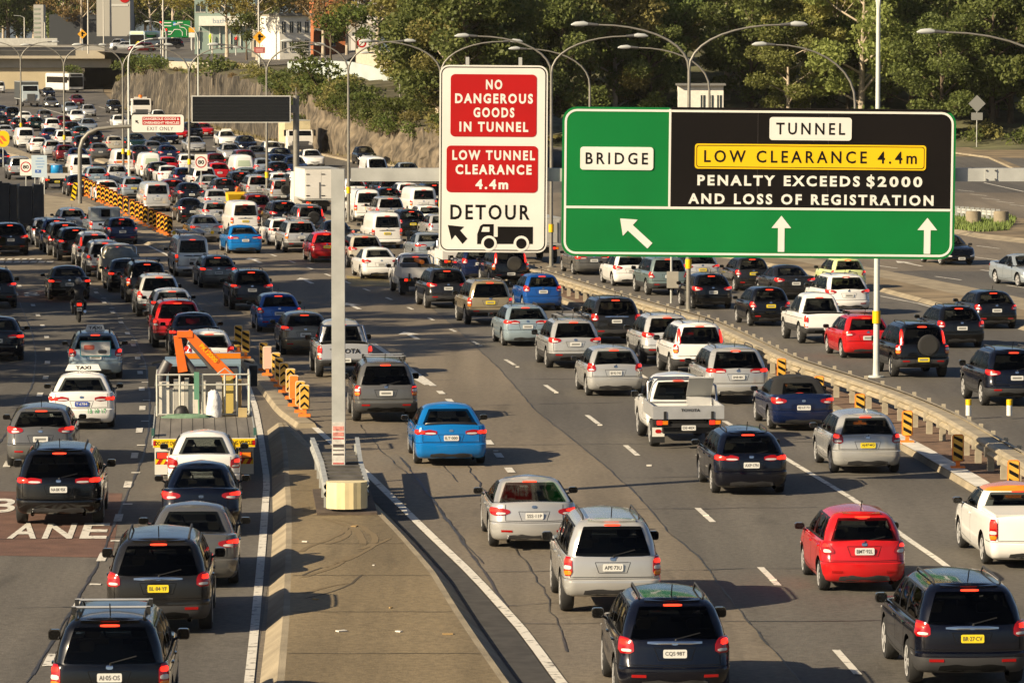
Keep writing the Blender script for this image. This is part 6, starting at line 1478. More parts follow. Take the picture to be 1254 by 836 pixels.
# panelled barrier at the left edge, its shade put into the dark slate colour
p = G(8, 284); wall = thing('noise_barrier', 'dark blue grey panelled barrier with open slots at the left edge', 'barrier', (p.x, p.y, gz(p.y))); s = scale_at(284)
for k, (x0, x1, yt) in enumerate(((-40, 3, 222), (3, 12, 224), (13, 21, 226), (24, 40, 228), (42, 54, 226))):
    m_ = MB(); xa, xb = (x0 - 8) / s, (x1 - 8) / s; hh = (284 - yt) / s; m_.box(((xa + xb) / 2, 0, hh / 2), (xb - xa, .25, hh)); m_.build('panel', [mat('barrier_slate_shaded', (.016, .021, .028), .6, var=.2)], wall)
for x in (12.5, 22.5, 41): m_ = MB(); m_.box(((x - 8) / s, .3, 1.4), (.16, .16, 2.8)); m_.build('post', [M_steel], wall)
m_ = MB(); m_.box((.2, .2, .4), (5.0, .2, .7)); m_.build('base_wall', [M_conc], wall)
# ------------------------------------------------------------------ trucks, utes, motorcycle
def place(x, y, front=False, wb=0.0, reg=None):
    g = G(x, y); h = heading(g.y); fw = Vector((math.sin(h), math.cos(h))); rz = -h
    if front: g.x += fw.x * wb; g.y += fw.y * wb; rz += math.pi
    return (g.x, g.y, gz(g.y) + .004), rz
def add_wheels(root, r, pts, wd=.25):
    ty, rim = wheel_meshes(r, wd, 'sp')
    for x, y in pts:
        o = put('wheel', ty, root, (x, y, r)); 
        if x < 0: o.rotation_euler = (0, 0, math.pi)
        put('rim', rim, o)
def lamp_cluster(root, x, y, z, w=.34, h=.14):
    m_ = MB(); m_.box((x, y, z), (w, .06, h), 0); m_.box((x - w * .22, y - .035, z), (w * .4, .012, h * .75), 1); m_.box((x + w * .22, y - .035, z), (w * .4, .012, h * .75), 2); m_.build('tail_light', [M_black, M_lit, M_amber], root)
def tray_base(loc, rz, colour, label, tray_len=2.5, tray_w=1.86, side_h=.28, tray_z=.86, tray_mat=None, group=None, yellow=False, headframe=True, ptxt=None):
    root, info = spawn('cab_chassis', 'tray_ute', loc, rz, 0, colour, label, 'ute', group or GRP['M'], ptxt, yellow)
    for ch in list(root.children):
        if ch.name.startswith('number_plate'): ch.location = (0, -1.36, .60)
    tm = tray_mat or M_alu; y0, y1 = -1.35, -1.35 + tray_len
    m_ = MB(); m_.box((0, (y0 + y1) / 2, tray_z), (tray_w, tray_len, .06)); m_.box((0, (y0 + y1) / 2, tray_z - .12), (.9, tray_len - .1, .16), 1); m_.build('tray_floor', [tm, M_under], root)
    for s in (-1, 1):
        m_ = MB(); m_.box((s * (tray_w / 2 - .015), (y0 + y1) / 2, tray_z + .03 + side_h / 2), (.03, tray_len - .07, side_h)); m_.build('side_board', [tm], root)
    m_ = MB(); m_.box((0, y0 + .015, tray_z + .03 + side_h / 2), (tray_w, .03, side_h))
    for s in (-.62, .62): m_.box((s, y0 - .012, tray_z + .05), (.07, .03, .24), 1)
    m_.build('tailgate', [tm, M_black], root)
    m_ = MB(); m_.box((0, y0 + .06, tray_z - .20), (tray_w - .2, .06, .10), 0); m_.box((0, y0 + .4, .55), (1.3, .5, .22), 0); m_.build('rear_bar', [M_black], root)
    for s in (-1, 1):
        lamp_cluster(root, s * (tray_w / 2 - .24), y0 + .02, tray_z - .12)
        m_ = MB(); m_.box((s * .72, y0 + .52, .42), (.30, .02, .50)); m_.build('mudflap', [M_black], root)
    add_wheels(root, .37, [(-.74, 0), (.74, 0)])
    if headframe:
        m_ = MB(); w = tray_w / 2 - .12
        m_.tube([(-w, y1 - .06, tray_z), (-w, y1 - .06, 1.60), (-w + .15, y1 - .06, 1.72), (w - .15, y1 - .06, 1.72), (w, y1 - .06, 1.60), (w, y1 - .06, tray_z)], .03, 8)
        m_.build('head_frame', [M_chrome], root)
    return root, y0, y1, tray_z
loc, rz = place(836, 546)
ute, y0, y1, tz = tray_base(loc, rz, 'white', 'white tray ute with an aluminium tray lettered TOYOTA and a checker plate box', ptxt='DE·40X')
m_ = MB(); put_text(m_, 'TOYOTA', Matrix.Translation((.05, y0 - .012, tz + .20)) @ RX, 0, width=.50, height=.075, bold=.03); m_.build('tailgate_lettering', [M_letblk], ute)
m_ = MB(); m_.box((0, 0, 0), (.66, .9, .05)); m_.box((0, .42, -.3), (.66, .05, .5)); M_check = mat('checker_plate', (.50, .50, .48), .35, metal=.5, bump=.8, bscale=60)
m_.v = [tuple(Matrix.Translation((.52, y1 - .62, 1.52)) @ Matrix.Rotation(R(-38), 4, 'X') @ Vector(p)) for p in m_.v]; m_.build('tool_box', [M_check], ute)
m_ = MB(); m_.tube([(.92, y1 - .9, tz + .3), (.92, y1 - .7, 1.55), (.80, y1 - .2, 1.60)], .03, 8); m_.build('hand_rail', [M_chrome], ute)
m_ = MB(); m_.box((-.74, y0 + .50, .45), (.32, .012, .24)); m_.prism(rrect(.16, .10, .05), .004, Matrix.Translation((-.74, y0 + .492, .47)) @ RX, 1); m_.build('mudflap_panel', [M_white, M_signred], ute)
def junk(root, items):
    for nm, kind, c, d, mt in items:
        m_ = MB()
        if kind == 'box': m_.box(c, d)
        elif kind == 'tube': m_.tube([c, d], .06, 8)
        elif kind == 'drum':
            x, y, z = c; r, h = d; m_.tube([(x, y, z), (x, y, z + .03), (x, y, z + h - .03), (x, y, z + h)], [r * .96, r, r, r * .96], 18)
        o = m_.build(nm, [mt], None)
        yield o, nm
def load(root, loc, rz, items):
    """things carried on a tray stay things of their own"""
    Mx = Matrix.Translation(loc) @ Matrix.Rotation(rz, 4, 'Z')
    for nm, kind, c, d, mt, lb, cat in items:
        m_ = MB()
        if kind == 'box': m_.box((0, 0, d[2] / 2), d)
        elif kind == 'drum': r, h = d; m_.tube([(0, 0, 0), (0, 0, .03), (0, 0, h * .33), (0, 0, h * .34), (0, 0, h - .03), (0, 0, h)], [r * .96, r, r, r * 1.03, r, r * .96], 18)
        elif kind == 'pipe': m_.tube([(0, 0, d[1]), (0, d[0], d[1])], d[1], 10)
        elif kind == 'heap':
            rnd = random.Random(hash(nm) % 97); N, Mm = 10, 6; V = []
            for j in range(Mm + 1):
                for i in range(N): a = 2 * math.pi * i / N; rr = math.cos(j / Mm * math.pi / 2) ** .6 * rnd.uniform(.85, 1.1); V.append((d[0] / 2 * rr * math.cos(a), d[1] / 2 * rr * math.sin(a), d[2] * math.sin(j / Mm * math.pi / 2) * rnd.uniform(.9, 1.05)))
            m_.add(V, [(j * N + i, j * N + (i + 1) % N, (j + 1) * N + (i + 1) % N, (j + 1) * N + i) for j in range(Mm) for i in range(N)], 0, True)
        o = m_.build(nm, [mt]); o.location = Mx @ Vector(c); o.rotation_euler = (0, 0, rz); tag(o, lb, cat)
M_blued = mat('drum_blue', (.01, .22, .50), .4); M_tarp = mat('green_tarpaulin', (.13, .22, .14), .7, var=.25, bump=.5, bscale=8); M_sack = mat('plastic_wrap', (.70, .70, .69), .35, bump=.8, bscale=7); M_tim = mat('timber', (.36, .24, .10), .8, var=.2)
loc, rz = place(513, 361); u2, y0, y1, tz = tray_base(loc, rz, 'white', 'white ute with a loaded tray of tools left of the dark grey SUV', side_h=.40, tray_mat=mat('ute_tray_white', (.60, .58, .54), .5))
load(u2, loc, rz, [('tool_crate', 'box', (-.5, -.4, tz + .03), (.7, .8, .55), M_steel_d, 'dark tool crate on the white loaded tray ute', 'crate'), ('cable_reel', 'drum', (.35, -.5, tz + .03), (.32, .5), M_tim, 'wooden reel on the white loaded tray ute', 'reel'), ('pipe_bundle', 'pipe', (.0, -1.1, tz + .55), (2.0, .10), M_orange, 'reddish pipe lying over the white loaded tray ute', 'pipe')])
loc, rz = place(560, 337); u3, y0, y1, tz = tray_base(loc, rz, 'white', 'white ute carrying bottles and tarpaulin below the white detour sign', side_h=.38, tray_mat=MATS['ute_tray_white'])
load(u3, loc, rz, [('gas_bottle', 'drum', (-.35, -.7, tz + .03), (.20, .9), mat('bottle_teal', (.03, .22, .20), .5), 'teal gas bottle standing on the ute below the detour sign', 'gas bottle'), ('gas_bottle', 'drum', (-.75, -.6, tz + .03), (.18, .8), M_steel, 'grey gas bottle standing on the ute below the detour sign', 'gas bottle'), ('load_cover', 'heap', (.35, -.2, tz + .03), (.9, 1.4, .6), M_sack, 'pale wrapped load on the ute below the detour sign', 'load')])
loc, rz = place(68, 232); u4, y0, y1, tz = tray_base(loc, rz, 'white', 'white tray ute carrying a bright blue drum in the left middle distance', side_h=.32, tray_mat=MATS['ute_tray_white'], yellow=True)
load(u4, loc, rz, [('drum', 'drum', (.05, -.55, tz + .05), (.42, .85), M_blued, 'bright blue drum lying on the white tray ute', 'drum'), ('equipment', 'heap', (-.5, .2, tz + .05), (.8, 1.0, .9), mat('machine_brown', (.10, .075, .05), .8, var=.3), 'brown machinery heap behind the blue drum', 'machinery'), ('cable_reel', 'drum', (.62, .1, tz + .05), (.28, .7), M_tim, 'rusty reel beside the blue drum', 'reel')])
loc, rz = place(148, 347); u5, y0, y1, tz = tray_base(loc, rz, 'cream', 'cream ute with a grey tarpaulin bulging over its tray in the shaded queue', side_h=.35, group=GRP['L'], tray_mat=mat('ute_tray_grey', (.25, .25, .23), .6))
load(u5, loc, rz, [('tarpaulin', 'heap', (0, -.15, tz + .1), (1.7, 2.2, .75), mat('grey_tarpaulin', (.17, .19, .18), .7, var=.2, bump=.4, bscale=8), 'grey tarpaulin bulging over the cream ute', 'tarpaulin')])
loc, rz = place(127, 293); u6, info = spawn('pickup', 'pickup_truck', loc, rz, 0, 'silver_blue', 'grey blue ute with a high windowed canopy in the shaded queue', 'pickup', GRP['L'])
m_ = MB(); m_.box((0, -.42, 1.45), (1.66, 1.5, .72)); m_.build('canopy', [paint('silver_blue')], u6)
for x, w in ((-.55, .36), (0, .5), (.55, .36)): m_ = MB(); m_.box((x, -1.176, 1.52), (w, .012, .42)); m_.build('window', [M_pane if x == 0 else mat('pale_window', (.30, .33, .33), .2)], u6)

# crane truck
g0 = G(250, 581); loc = (g0.x, g0.y, gz(g0.y) + .004); h = heading(g0.y + 5); rz = -h
ct = thing('crane_truck', 'flatbed crane truck with a grey deck and a pale blue cab in the left queue', 'truck', loc, rz, None)
DZ = .98; Y0, Y1 = -1.9, 7.6
m_ = MB(); m_.box((0, (Y0 + Y1) / 2, DZ), (2.46, Y1 - Y0, .10), 0); m_.box((0, (Y0 + Y1) / 2, DZ - .18), (1.0, Y1 - Y0 - .2, .26), 1)
for k in range(9): m_.box((-1.1 + k * .275, (Y0 + Y1) / 2, DZ + .0515), (.012, Y1 - Y0, .003), 1)
m_.build('deck', [mat('worn_deck', (.17, .155, .13), .75, var=.3, vscale=1.2, stretch=(2, .3, 1)), M_under], ct)
for s in (-1, 1):
    m_ = MB(); m_.box((s * 1.245, (Y0 + Y1) / 2, DZ), (.03, Y1 - Y0, .14)); m_.box((s * 1.24, Y0 + 1.2, DZ + .1), (.07, .5, .22), 1); m_.build('side_rail', [M_steel, mat('truck_green', (.03, .10, .08), .6)], ct)
m_ = MB(); m_.box((0, Y0 - .03, DZ - .02), (2.46, .05, .22), 0)
for s, t_ in ((-1, 'DO NOT OVERTAKE'), (1, 'TURNING VEHICLE')):
    m_.box((s * .80, Y0 - .058, DZ - .02), (.84, .008, .20), 1); m_.box((s * 1.19, Y0 - .060, DZ - .02), (.07, .008, .12), 2); put_text(m_, t_, Matrix.Translation((s * .80, Y0 - .066, DZ - .02)) @ RX, 3, width=.74, height=.10, bold=.02)
m_.build('rear_marker_board', [M_white, M_yellow, M_signred, M_letblk], ct)
for s in (-1, 1):
    lamp_cluster(ct, s * .90, Y0 + .02, DZ - .32, .52, .17)
    m_ = MB(); m_.box((s * .90, Y0 + .02, DZ - .47), (.56, .04, .14), 0)
    for k in range(3): m_.prism([(0, 0), (.09, 0), (.17, .13), (.08, .13)], .004, Matrix.Translation((s * .90 - .26 + k * .18, Y0 - .004, DZ - .535)) @ RX, 1)
    m_.build('hazard_panel', [M_yellow, M_signred], ct)
    m_ = MB(); m_.box((s * .92, -1.0, .44), (.56, .03, .66)); m_.build('mudflap', [M_white], ct)
add_wheels(ct, .48, [(-.98, 0), (.98, 0), (-.98, 1.25), (.98, 1.25), (-1.02, 8.3), (1.02, 8.3)], .30)
# cage at the front of the deck
cg = thing('load_cage', 'galvanised frame of uprights standing across the crane truck deck', 'cage', Matrix.Translation(loc) @ Matrix.Rotation(rz, 4, 'Z') @ Vector((0, 4.7, DZ + .052)), rz)
m_ = MB()
for x in (-1.18, -.6, -.02, .55, .86, 1.18): m_.tube([(x, 0, 0), (x, 0, 1.06)], .028, 6)
for z in (.04, .80, 1.06): m_.tube([(-1.18, 0, z), (1.18, 0, z)], .026, 6)
m_.tube([(.35, 0, 1.06), (.55, 0, 1.22), (.75, 0, 1.06)], .022, 6)
for s in (-1, 1): m_.tube([(s * 1.18, 0, 1.06), (s * 1.18, 1.6, 1.06)], .026, 6); m_.tube([(s * 1.18, 1.6, 0), (s * 1.18, 1.6, 1.06)], .026, 6); m_.tube([(s * 1.18, 0, .5), (s * 1.18, 1.6, .5)], .02, 6)
m_.build('frame', [mat('cage_steel', (.55, .55, .48), .45, metal=.3)], cg)
M_lc = Matrix.Translation(loc) @ Matrix.Rotation(rz, 4, 'Z')
def cargo(nm, c, d, mt, lb, cat, kind='box'):
    load(None, loc, rz, [(nm, kind, (c[0], c[1], DZ + .052 + c[2]), d, mt, lb, cat)])
M_wp = mat('white_panel', (.66, .63, .55), .6, var=.1); M_gp = mat('grey_post', (.40, .39, .35), .6, var=.1)
cargo('cabinet', (-1.0, 4.95, 0), (.26, .3, .86), M_wp, 'white upright cabinet in the left end of the truck cage', 'cabinet')
for k, (x, hh, mt, nm) in enumerate(((-.70, .92, M_gp, 'grey'), (-.56, .86, M_wp, 'white'), (-.42, .95, M_gp, 'tall grey'), (-.30, .80, M_wp, 'short white'), (-.18, .9, M_wp, 'thick white'), (-.80, .70, M_wp, 'short left'), (.02, .88, M_wp, 'pale central'), (.40, .84, M_gp, 'grey right'))):
    cargo('panel_post', (x, 4.95, 0), (.15 if k % 2 else .11, .2, hh), mt, f'{nm} upright panel stacked in the middle of the truck cage', 'panel')
cargo('wrapped_bundle', (.27, 4.45, .0), (.44, .35, .70), M_sack, 'crumpled silver white plastic bundle hanging in the truck cage', 'bundle', 'heap')
cargo('timber_board', (.63, 4.95, 0), (.28, .10, 1.0), mat('yellow_board', (.50, .38, .10), .7), 'yellow board standing in the right of the truck cage', 'board')
cargo('timber_plank', (.92, 4.95, 0), (.12, .10, .92), M_tim, 'brown plank standing at the right end of the truck cage', 'plank')
cargo('timber_block', (1.0, 4.40, 0), (.22, .25, .22), mat('pale_timber', (.46, .35, .16), .8, var=.15), 'pale timber block on the deck at the cage foot', 'block')
cargo('folded_tarpaulin', (-.45, 4.25, 0), (1.35, .45, .10), M_tarp, 'folded green tarpaulin lying on the deck before the cage', 'tarpaulin', 'heap')
cargo('dark_sack', (-.55, 4.55, 0), (.42, .30, .28), M_black, 'black sack against the cage uprights', 'sack', 'heap')
m_ = MB(); m_.box((0, 0, .35), (.13, .06, .70)); m_.tube([(.05, -.04, .0), (.06, -.06, -.42)], .02, 6); o = m_.build('strap', [mat('strap_green', (.10, .26, .17), .7)]); o.location = M_lc @ Vector((-.17, 4.66, DZ + .48)); o.rotation_euler = (0, 0, rz); tag(o, 'green webbing strap hanging on the cage middle', 'strap')
# loader crane, part of the truck
M_cr = mat('crane_orange', (.80, .15, .015), .4, coat=.3, var=.08)
s_ct = scale_at(548)
def C(x, y, yy=8.0):    # crane joints in truck axes, placed from their height above the deck
    q = ray(x, y, FPX / s_ct); L_ = Matrix.Rotation(-rz, 4, 'Z') @ (q - Vector(loc)); return L_
def beam(m_, a, b, wa, wb_, d, mi=0):
    a, b = Vector(a), Vector(b); t = (b - a).normalized(); n_ = Vector((-t.z, 0, t.x))
    V = [a - n_ * wa / 2, a + n_ * wa / 2, b + n_ * wb_ / 2, b - n_ * wb_ / 2]; m_.add([p + Vector((0, -d / 2, 0)) for p in V] + [p + Vector((0, d / 2, 0)) for p in V], [(0, 1, 2, 3)[::-1], (4, 5, 6, 7), (0, 1, 5, 4), (1, 2, 6, 5), (2, 3, 7, 6), (3, 0, 4, 7)], mi)
yb_ = 6.8
def cp(x, y): q = C(x, y); return (q.x, yb_, q.z)
m_ = MB(); beam(m_, cp(224, 452), cp(217, 408), .25, .19, .24); beam(m_, cp(217, 406), cp(236, 406), .16, .16, .30); m_.build('inner_boom', [M_cr], ct)
m_ = MB(); beam(m_, cp(229, 404), cp(284, 462), .22, .30, .26); a_, b_ = Vector(cp(238, 415)), Vector(cp(268, 446))
M_t = Matrix.Translation(((a_ + b_) / 2) + Vector((.05, -.17, .03))) @ RX @ Matrix.Rotation(math.atan2(b_.z - a_.z, b_.x - a_.x), 4, 'Z'); put_text(m_, 'PK12000', M_t, 1, width=.60, height=.12, bold=.02); m_.build('main_boom', [M_cr, M_yellow], ct)
m_ = MB(); m_.tube([cp(232, 416), cp(252, 440), cp(262, 452)], .06, 8, 0); m_.tube([cp(218, 416), cp(221, 430)], .11, 8, 0); m_.tube([cp(222, 432), cp(236, 450), cp(244, 462)], .10, 8, 0); m_.tube([cp(206, 440), cp(198, 455), cp(196, 470)], .14, 8, 0); m_.build('hydraulic_ram', [M_steel_d], ct)
m_ = MB(); m_.box((.35, 7.0, DZ + .55), (1.1, .6, 1.1)); m_.box((-.6, 7.0, DZ + .3), (.8, .5, .6)); m_.build('crane_base', [mat('crane_base_dark', (.05, .05, .05), .6)], ct)
# cab
m_ = MB(); prof = [(8.1, .55), (8.1, 2.10), (8.25, 2.22), (9.3, 2.22), (9.62, 1.65), (9.72, .55)]
V = [(-1.0, a, b) for a, b in prof] + [(1.0, a, b) for a, b in prof]; n = len(prof); m_.add(V, [(i, (i + 1) % n, n + (i + 1) % n, n + i) for i in range(n)] + [tuple(range(n))[::-1], tuple(range(n, 2 * n))]); m_.build('cab', [mat('cab_pale_blue', (.17, .24, .29), .4, coat=.3)], ct)
m_ = MB(); m_.box((0, 8.085, 1.5), (1.8, .02, 1.1)); m_.build('rear_window', [M_pane], ct)
m_ = MB(); m_.box((.25, 8.5, 2.30), (1.5, .26, .14), 0); m_.build('beacon_bar', [M_amber], ct)
for s in (-1, 1): m_ = MB(); m_.box((s * 1.34, 9.2, 1.70), (.22, .10, .55)); m_.tube([(s * 1.1, 9.3, 2.1), (s * 1.36, 9.25, 2.05)], .03, 5); m_.build('wing_mirror', [M_black], ct)

# generic truck seen from the front or rear
def truck(loc, rz, label, cab_mat, box_mat=None, boxdim=(2.3, 4.5, 2.2), cab_h=2.6, bonnet=False, beacon=False, name='truck', rear=False, hinges=False):
    t = thing(name, label, 'truck', loc, rz); bw, bl, bh = boxdim
    if box_mat:
        m_ = MB(); m_.box((0, -1.2 + bl / 2, .95 + bh / 2), (bw, bl, bh)); m_.box((0, -1.2 + bl / 2, .95 + .06), (bw + .02, bl + .02, .10), 1); m_.box((0, -1.2 + bl / 2, .95 + bh - .02), (bw + .02, bl + .02, .06), 1); m_.build('cargo_box', [box_mat, M_steel], t)
        if hinges:
            for x0, x1 in ((-bw / 2 + .06, -bw * .03), (-bw * .03 + .02, bw / 2 - .06)):
                m_ = MB(); m_.box(((x0 + x1) / 2, -1.215, .95 + bh / 2), (x1 - x0, .03, bh - .24), 0)
                for z in (1.25, 1.9, 2.6): m_.box((x0 + .10, -1.24, z), (.22, .03, .05), 1)
                m_.box((x1 - .10, -1.245, 1.6), (.03, .03, 1.0), 1); m_.build('rear_door', [box_mat, M_black], t)
            m_ = MB(); m_.box((.0, -1.216, .95 + bh / 2), (.03, .02, bh - .24)); m_.build('door_post', [M_black], t)
    yc = -1.2 + (bl if box_mat else 3.0) + .1
    m_ = MB(); m_.box((0, yc / 2 - .3, .72), (.9, yc + 2.4, .3)); m_.build('chassis', [M_under], t)
    prof = [(yc, .55), (yc, cab_h), (yc + 1.2, cab_h), (yc + 1.55, 1.65), (yc + 1.65, .5)] if not bonnet else [(yc, .7), (yc, cab_h), (yc + 1.1, cab_h), (yc + 1.45, 2.0), (yc + 2.6, 1.85), (yc + 2.75, .6)]
    V = [(-1.12, a, b) for a, b in prof] + [(1.12, a, b) for a, b in prof]; n = len(prof)
    m_ = MB(); m_.add(V, [(i, (i + 1) % n, n + (i + 1) % n, n + i) for i in range(n)] + [tuple(range(n))[::-1], tuple(range(n, 2 * n))]); m_.build('cab', [cab_mat], t)
    a, b = (Vector((0, yc + 1.2, cab_h)), Vector((0, yc + 1.55, 1.65))) if not bonnet else (Vector((0, yc + 1.1, cab_h)), Vector((0, yc + 1.45, 2.0)))
    nn = Vector((0, .93, .36)) * .012; u = a.lerp(b, .12) + nn; v = a.lerp(b, .92) + nn
    m_ = MB(); m_.add([u + Vector((-.98, 0, 0)), u + Vector((.98, 0, 0)), v + Vector((1.0, 0, 0)), v + Vector((-1.0, 0, 0))], [(0, 1, 2, 3)[::-1]]); m_.build('windscreen', [M_pane], t)
    yf = prof[-1][0]; m_ = MB(); m_.box((0, yf + (.03 if not bonnet else .0), 1.25 if bonnet else 1.05), (1.1 if bonnet else 1.5, .08, .95 if bonnet else .35), 0)
    m_.build('grille', [M_steel_d], t); m_ = MB(); m_.box((0, yf + .06, .62), (2.3, .16, .34)); m_.build('front_bumper', [M_chrome if bonnet else M_trim], t)
    for s in (-1, 1):
        m_ = MB(); m_.box((s * .88, yf + (.02 if not bonnet else -.02), .98), (.34, .1, .2)); m_.build('headlight', [M_clear], t)
        m_ = MB(); m_.box((s * 1.34, yc + 1.25, 1.95), (.2, .1, .55)); m_.tube([(s * 1.1, yc + 1.2, 2.2), (s * 1.34, yc + 1.25, 2.15)], .03, 5); m_.build('wing_mirror', [M_black], t)
        lamp_cluster(t, s * .85, -1.16, .80)
    if beacon: m_ = MB(); m_.box((0, yc + .5, cab_h + .12), (1.5, .3, .12), 0); m_.tube([(0, yc + .5, cab_h + .1), (0, yc + .5, cab_h + .42)], .22, 12, 1); m_.build('beacon', [M_white, mat('beacon_orange', (.85, .2, .02), .3)], t)
    add_wheels(t, .45, [(-.95, 0), (.95, 0), (-.98, yc + .8), (.98, yc + .8)], .28)
    return t, yc
M_tw = mat('truck_white', (.70, .68, .62), .45, var=.05, vscale=1.0)
loc_, rz_ = place(391, 263); truck(loc_, rz_, 'white box truck seen from behind with two hinged doors left of the gantry post', M_tw, M_tw, (2.15, 4.6, 2.0), hinges=True)
loc_, rz_ = place(655, 322); truck(loc_, rz_, 'pale box truck in the gap between the white and green signs', M_tw, mat('box_grey', (.40, .40, .37), .5, var=.1), (2.2, 4.2, 1.4), hinges=True)
loc_, rz_ = place(368, 190, True, 4.5); truck(loc_, rz_, 'oncoming truck with a beige box and white cab by the rock wall', M_tw, mat('box_beige', (.52, .45, .28), .6, var=.1), (2.3, 4.0, 2.1), 2.2)
loc_, rz_ = place(174, 147, True, 4.5); truck(loc_, rz_, 'oncoming white truck with an orange beacon behind the exit only sign', M_tw, mat('truck_bed', (.3, .3, .28), .6), (2.2, 3.6, .8), 2.5, False, True)
loc_, rz_ = place(37, 131, True, 9.0); truck(loc_, rz_, 'heavy bonneted truck with a dark load near the underpass', mat('truck_silver_blue', (.42, .48, .50), .4, coat=.3), mat('dark_load', (.045, .05, .05), .7), (2.5, 9.0, 2.4), 2.9, True)
def bus(loc, rz, label, body_mat, dest=False, L=11.0, wb=6.0):
    b = thing('bus', label, 'bus', loc, rz); y0, y1 = -2.6, L - 2.6
    m_ = MB(); m_.prism(rrect(2.5, 2.75, .28, 5), L, Matrix.Translation((0, y1, 1.72)) @ RX); m_.build('body', [body_mat], b)
    m_ = MB(); m_.prism(rrect(2.26, 1.55, .12, 3), .03, Matrix.Translation((0, y1 + .032, 1.72)) @ RX); m_.build('windscreen', [M_pane], b)
    m_ = MB(); m_.box((0, y1 + .03, 2.80), (1.9, .05, .32), 0); m_.build('destination_board', [M_black if not dest else mat('destination_lit', (.6, .6, .2), .4, emit=(.9, .85, .35), estr=.5)], b)
    for s in (-1, 1):
        m_ = MB(); m_.box((s * 1.256, (y0 + y1) / 2, 2.05), (.02, L - 1.2, .95)); m_.build('side_window', [M_pane], b)
        m_ = MB(); m_.box((s * .9, y1 + .03, .72), (.36, .06, .2)); m_.build('headlight', [M_clear], b)
        m_ = MB(); m_.box((s * 1.42, y1 + .15, 2.2), (.2, .12, .5)); m_.tube([(s * 1.2, y1, 2.55), (s * 1.42, y1 + .15, 2.45)], .03, 5); m_.build('wing_mirror', [M_black], b)
    m_ = MB(); m_.box((0, y1 + .05, .48), (2.4, .12, .24)); m_.build('front_bumper', [M_trim], b)
    add_wheels(b, .48, [(-1.05, 0), (1.05, 0), (-1.05, wb), (1.05, wb)], .28); return b
loc_, rz_ = place(76, 114, True, 6.0); bus(loc_, rz_ + R(14), 'white bus with a dark windscreen in front of the beige abutment wall', mat('bus_white', (.62, .62, .58), .4, coat=.3))
# yellow bucket of a digger behind the white van
loc_, rz_ = place(290, 270); dg = thing('digger', 'small yellow digger showing its bucket above the white van', 'digger', loc_, rz_)
M_dy = mat('digger_yellow', (.80, .50, .01), .45, coat=.2); s = scale_at(270)
m_ = MB(); m_.box((0, 1.0, .7), (1.5, 2.4, .7)); m_.box((.2, 1.2, 1.35), (1.0, 1.2, .7)); m_.build('body', [M_dy], dg)
m_ = MB(); V = [(-.55, -.5, 1.15), (.35, -.5, 1.15), (.45, .1, 1.2), (-.65, .1, 1.2), (-.62, -.7, 1.62), (.42, -.7, 1.62), (.50, .0, 1.75), (-.70, .0, 1.75)]
m_.add(V, [(0, 3, 2, 1), (0, 1, 5, 4), (1, 2, 6, 5), (2, 3, 7, 6), (3, 0, 4, 7), (4, 5, 6, 7)]); m_.build('bucket', [M_dy], dg)
m_ = MB(); m_.tube([(-.1, .1, 1.5), (.2, .8, 1.95), (.5, 1.6, 1.1)], .12, 8); m_.build('arm', [M_orange], dg)
for s_ in (-1, 1): m_ = MB(); m_.prism(rrect(2.6, .6, .28, 5), .35, Matrix.Translation((s_ * .65 - .17, 1.0, .32)) @ Matrix.Rotation(R(90), 4, 'Z') @ RX @ Matrix.Rotation(0, 4, 'X')); m_.build('track', [M_rubber], dg)

# motorcycle and rider
g0 = G(97, 395); bk = thing('motorcycle', 'dark motorcycle with a lit red tail lamp behind the black sedan', 'motorcycle', (g0.x, g0.y, gz(g0.y)), -heading(g0.y))
for y in (0, 1.42):
    m_ = MB(); N, K_ = 24, 8; V = []
    for i in range(N):
        a = 2 * math.pi * i / N
        for j in range(K_): b = 2 * math.pi * j / K_; rr = .25 + .065 * math.cos(b); V.append((.075 * math.sin(b), y + rr * math.cos(a), .32 + rr * math.sin(a)))
    m_.add(V, [(i * K_ + j, i * K_ + (j + 1) % K_, ((i + 1) % N) * K_ + (j + 1) % K_, ((i + 1) % N) * K_ + j) for i in range(N) for j in range(K_)], 0, True); w_ = m_.build('wheel', [M_rubber], bk)
    m_ = MB(); m_.tube([(-.03, y, .32), (.03, y, .32)], .22, 14); m_.build('rim', [M_steel_d], w_)
m_ = MB(); m_.tube([(0, .1, .62), (0, .5, .72), (0, .95, .85), (0, 1.2, .8)], [.10, .17, .2, .12], 10); m_.tube([(0, 1.25, .85), (0, 1.42, .32)], .05, 8); m_.box((0, .65, .45), (.34, .55, .36)); m_.build('body', [mat('bike_black', (.012, .012, .013), .3, coat=.5)], bk)
m_ = MB(); m_.tube([(0, -.15, .80), (0, .15, .78), (0, .55, .76)], [.09, .15, .12], 10); m_.build('seat', [M_black], bk)
m_ = MB(); m_.tube([(-.36, 1.02, 1.02), (-.15, 1.15, .98), (.15, 1.15, .98), (.36, 1.02, 1.02)], .022, 6)
for s_ in (-1, 1): m_.tube([(s_ * .3, 1.05, 1.02), (s_ * .38, 1.08, 1.18)], .012, 5); m_.box((s_ * .40, 1.06, 1.20), (.14, .03, .09))
m_.build('handlebar', [M_black], bk)
m_ = MB(); m_.box((0, -.27, .74), (.18, .05, .09)); m_.build('tail_light', [M_lit], bk)
m_ = MB(); m_.tube([(.2, .5, .38), (.22, .0, .42), (.22, -.25, .46)], .06, 8); m_.build('exhaust', [M_chrome], bk)
o = put('number_plate', plate_mesh('', False), bk, (0, -.29, .55)); o.scale = (.55, 1, 1.1)
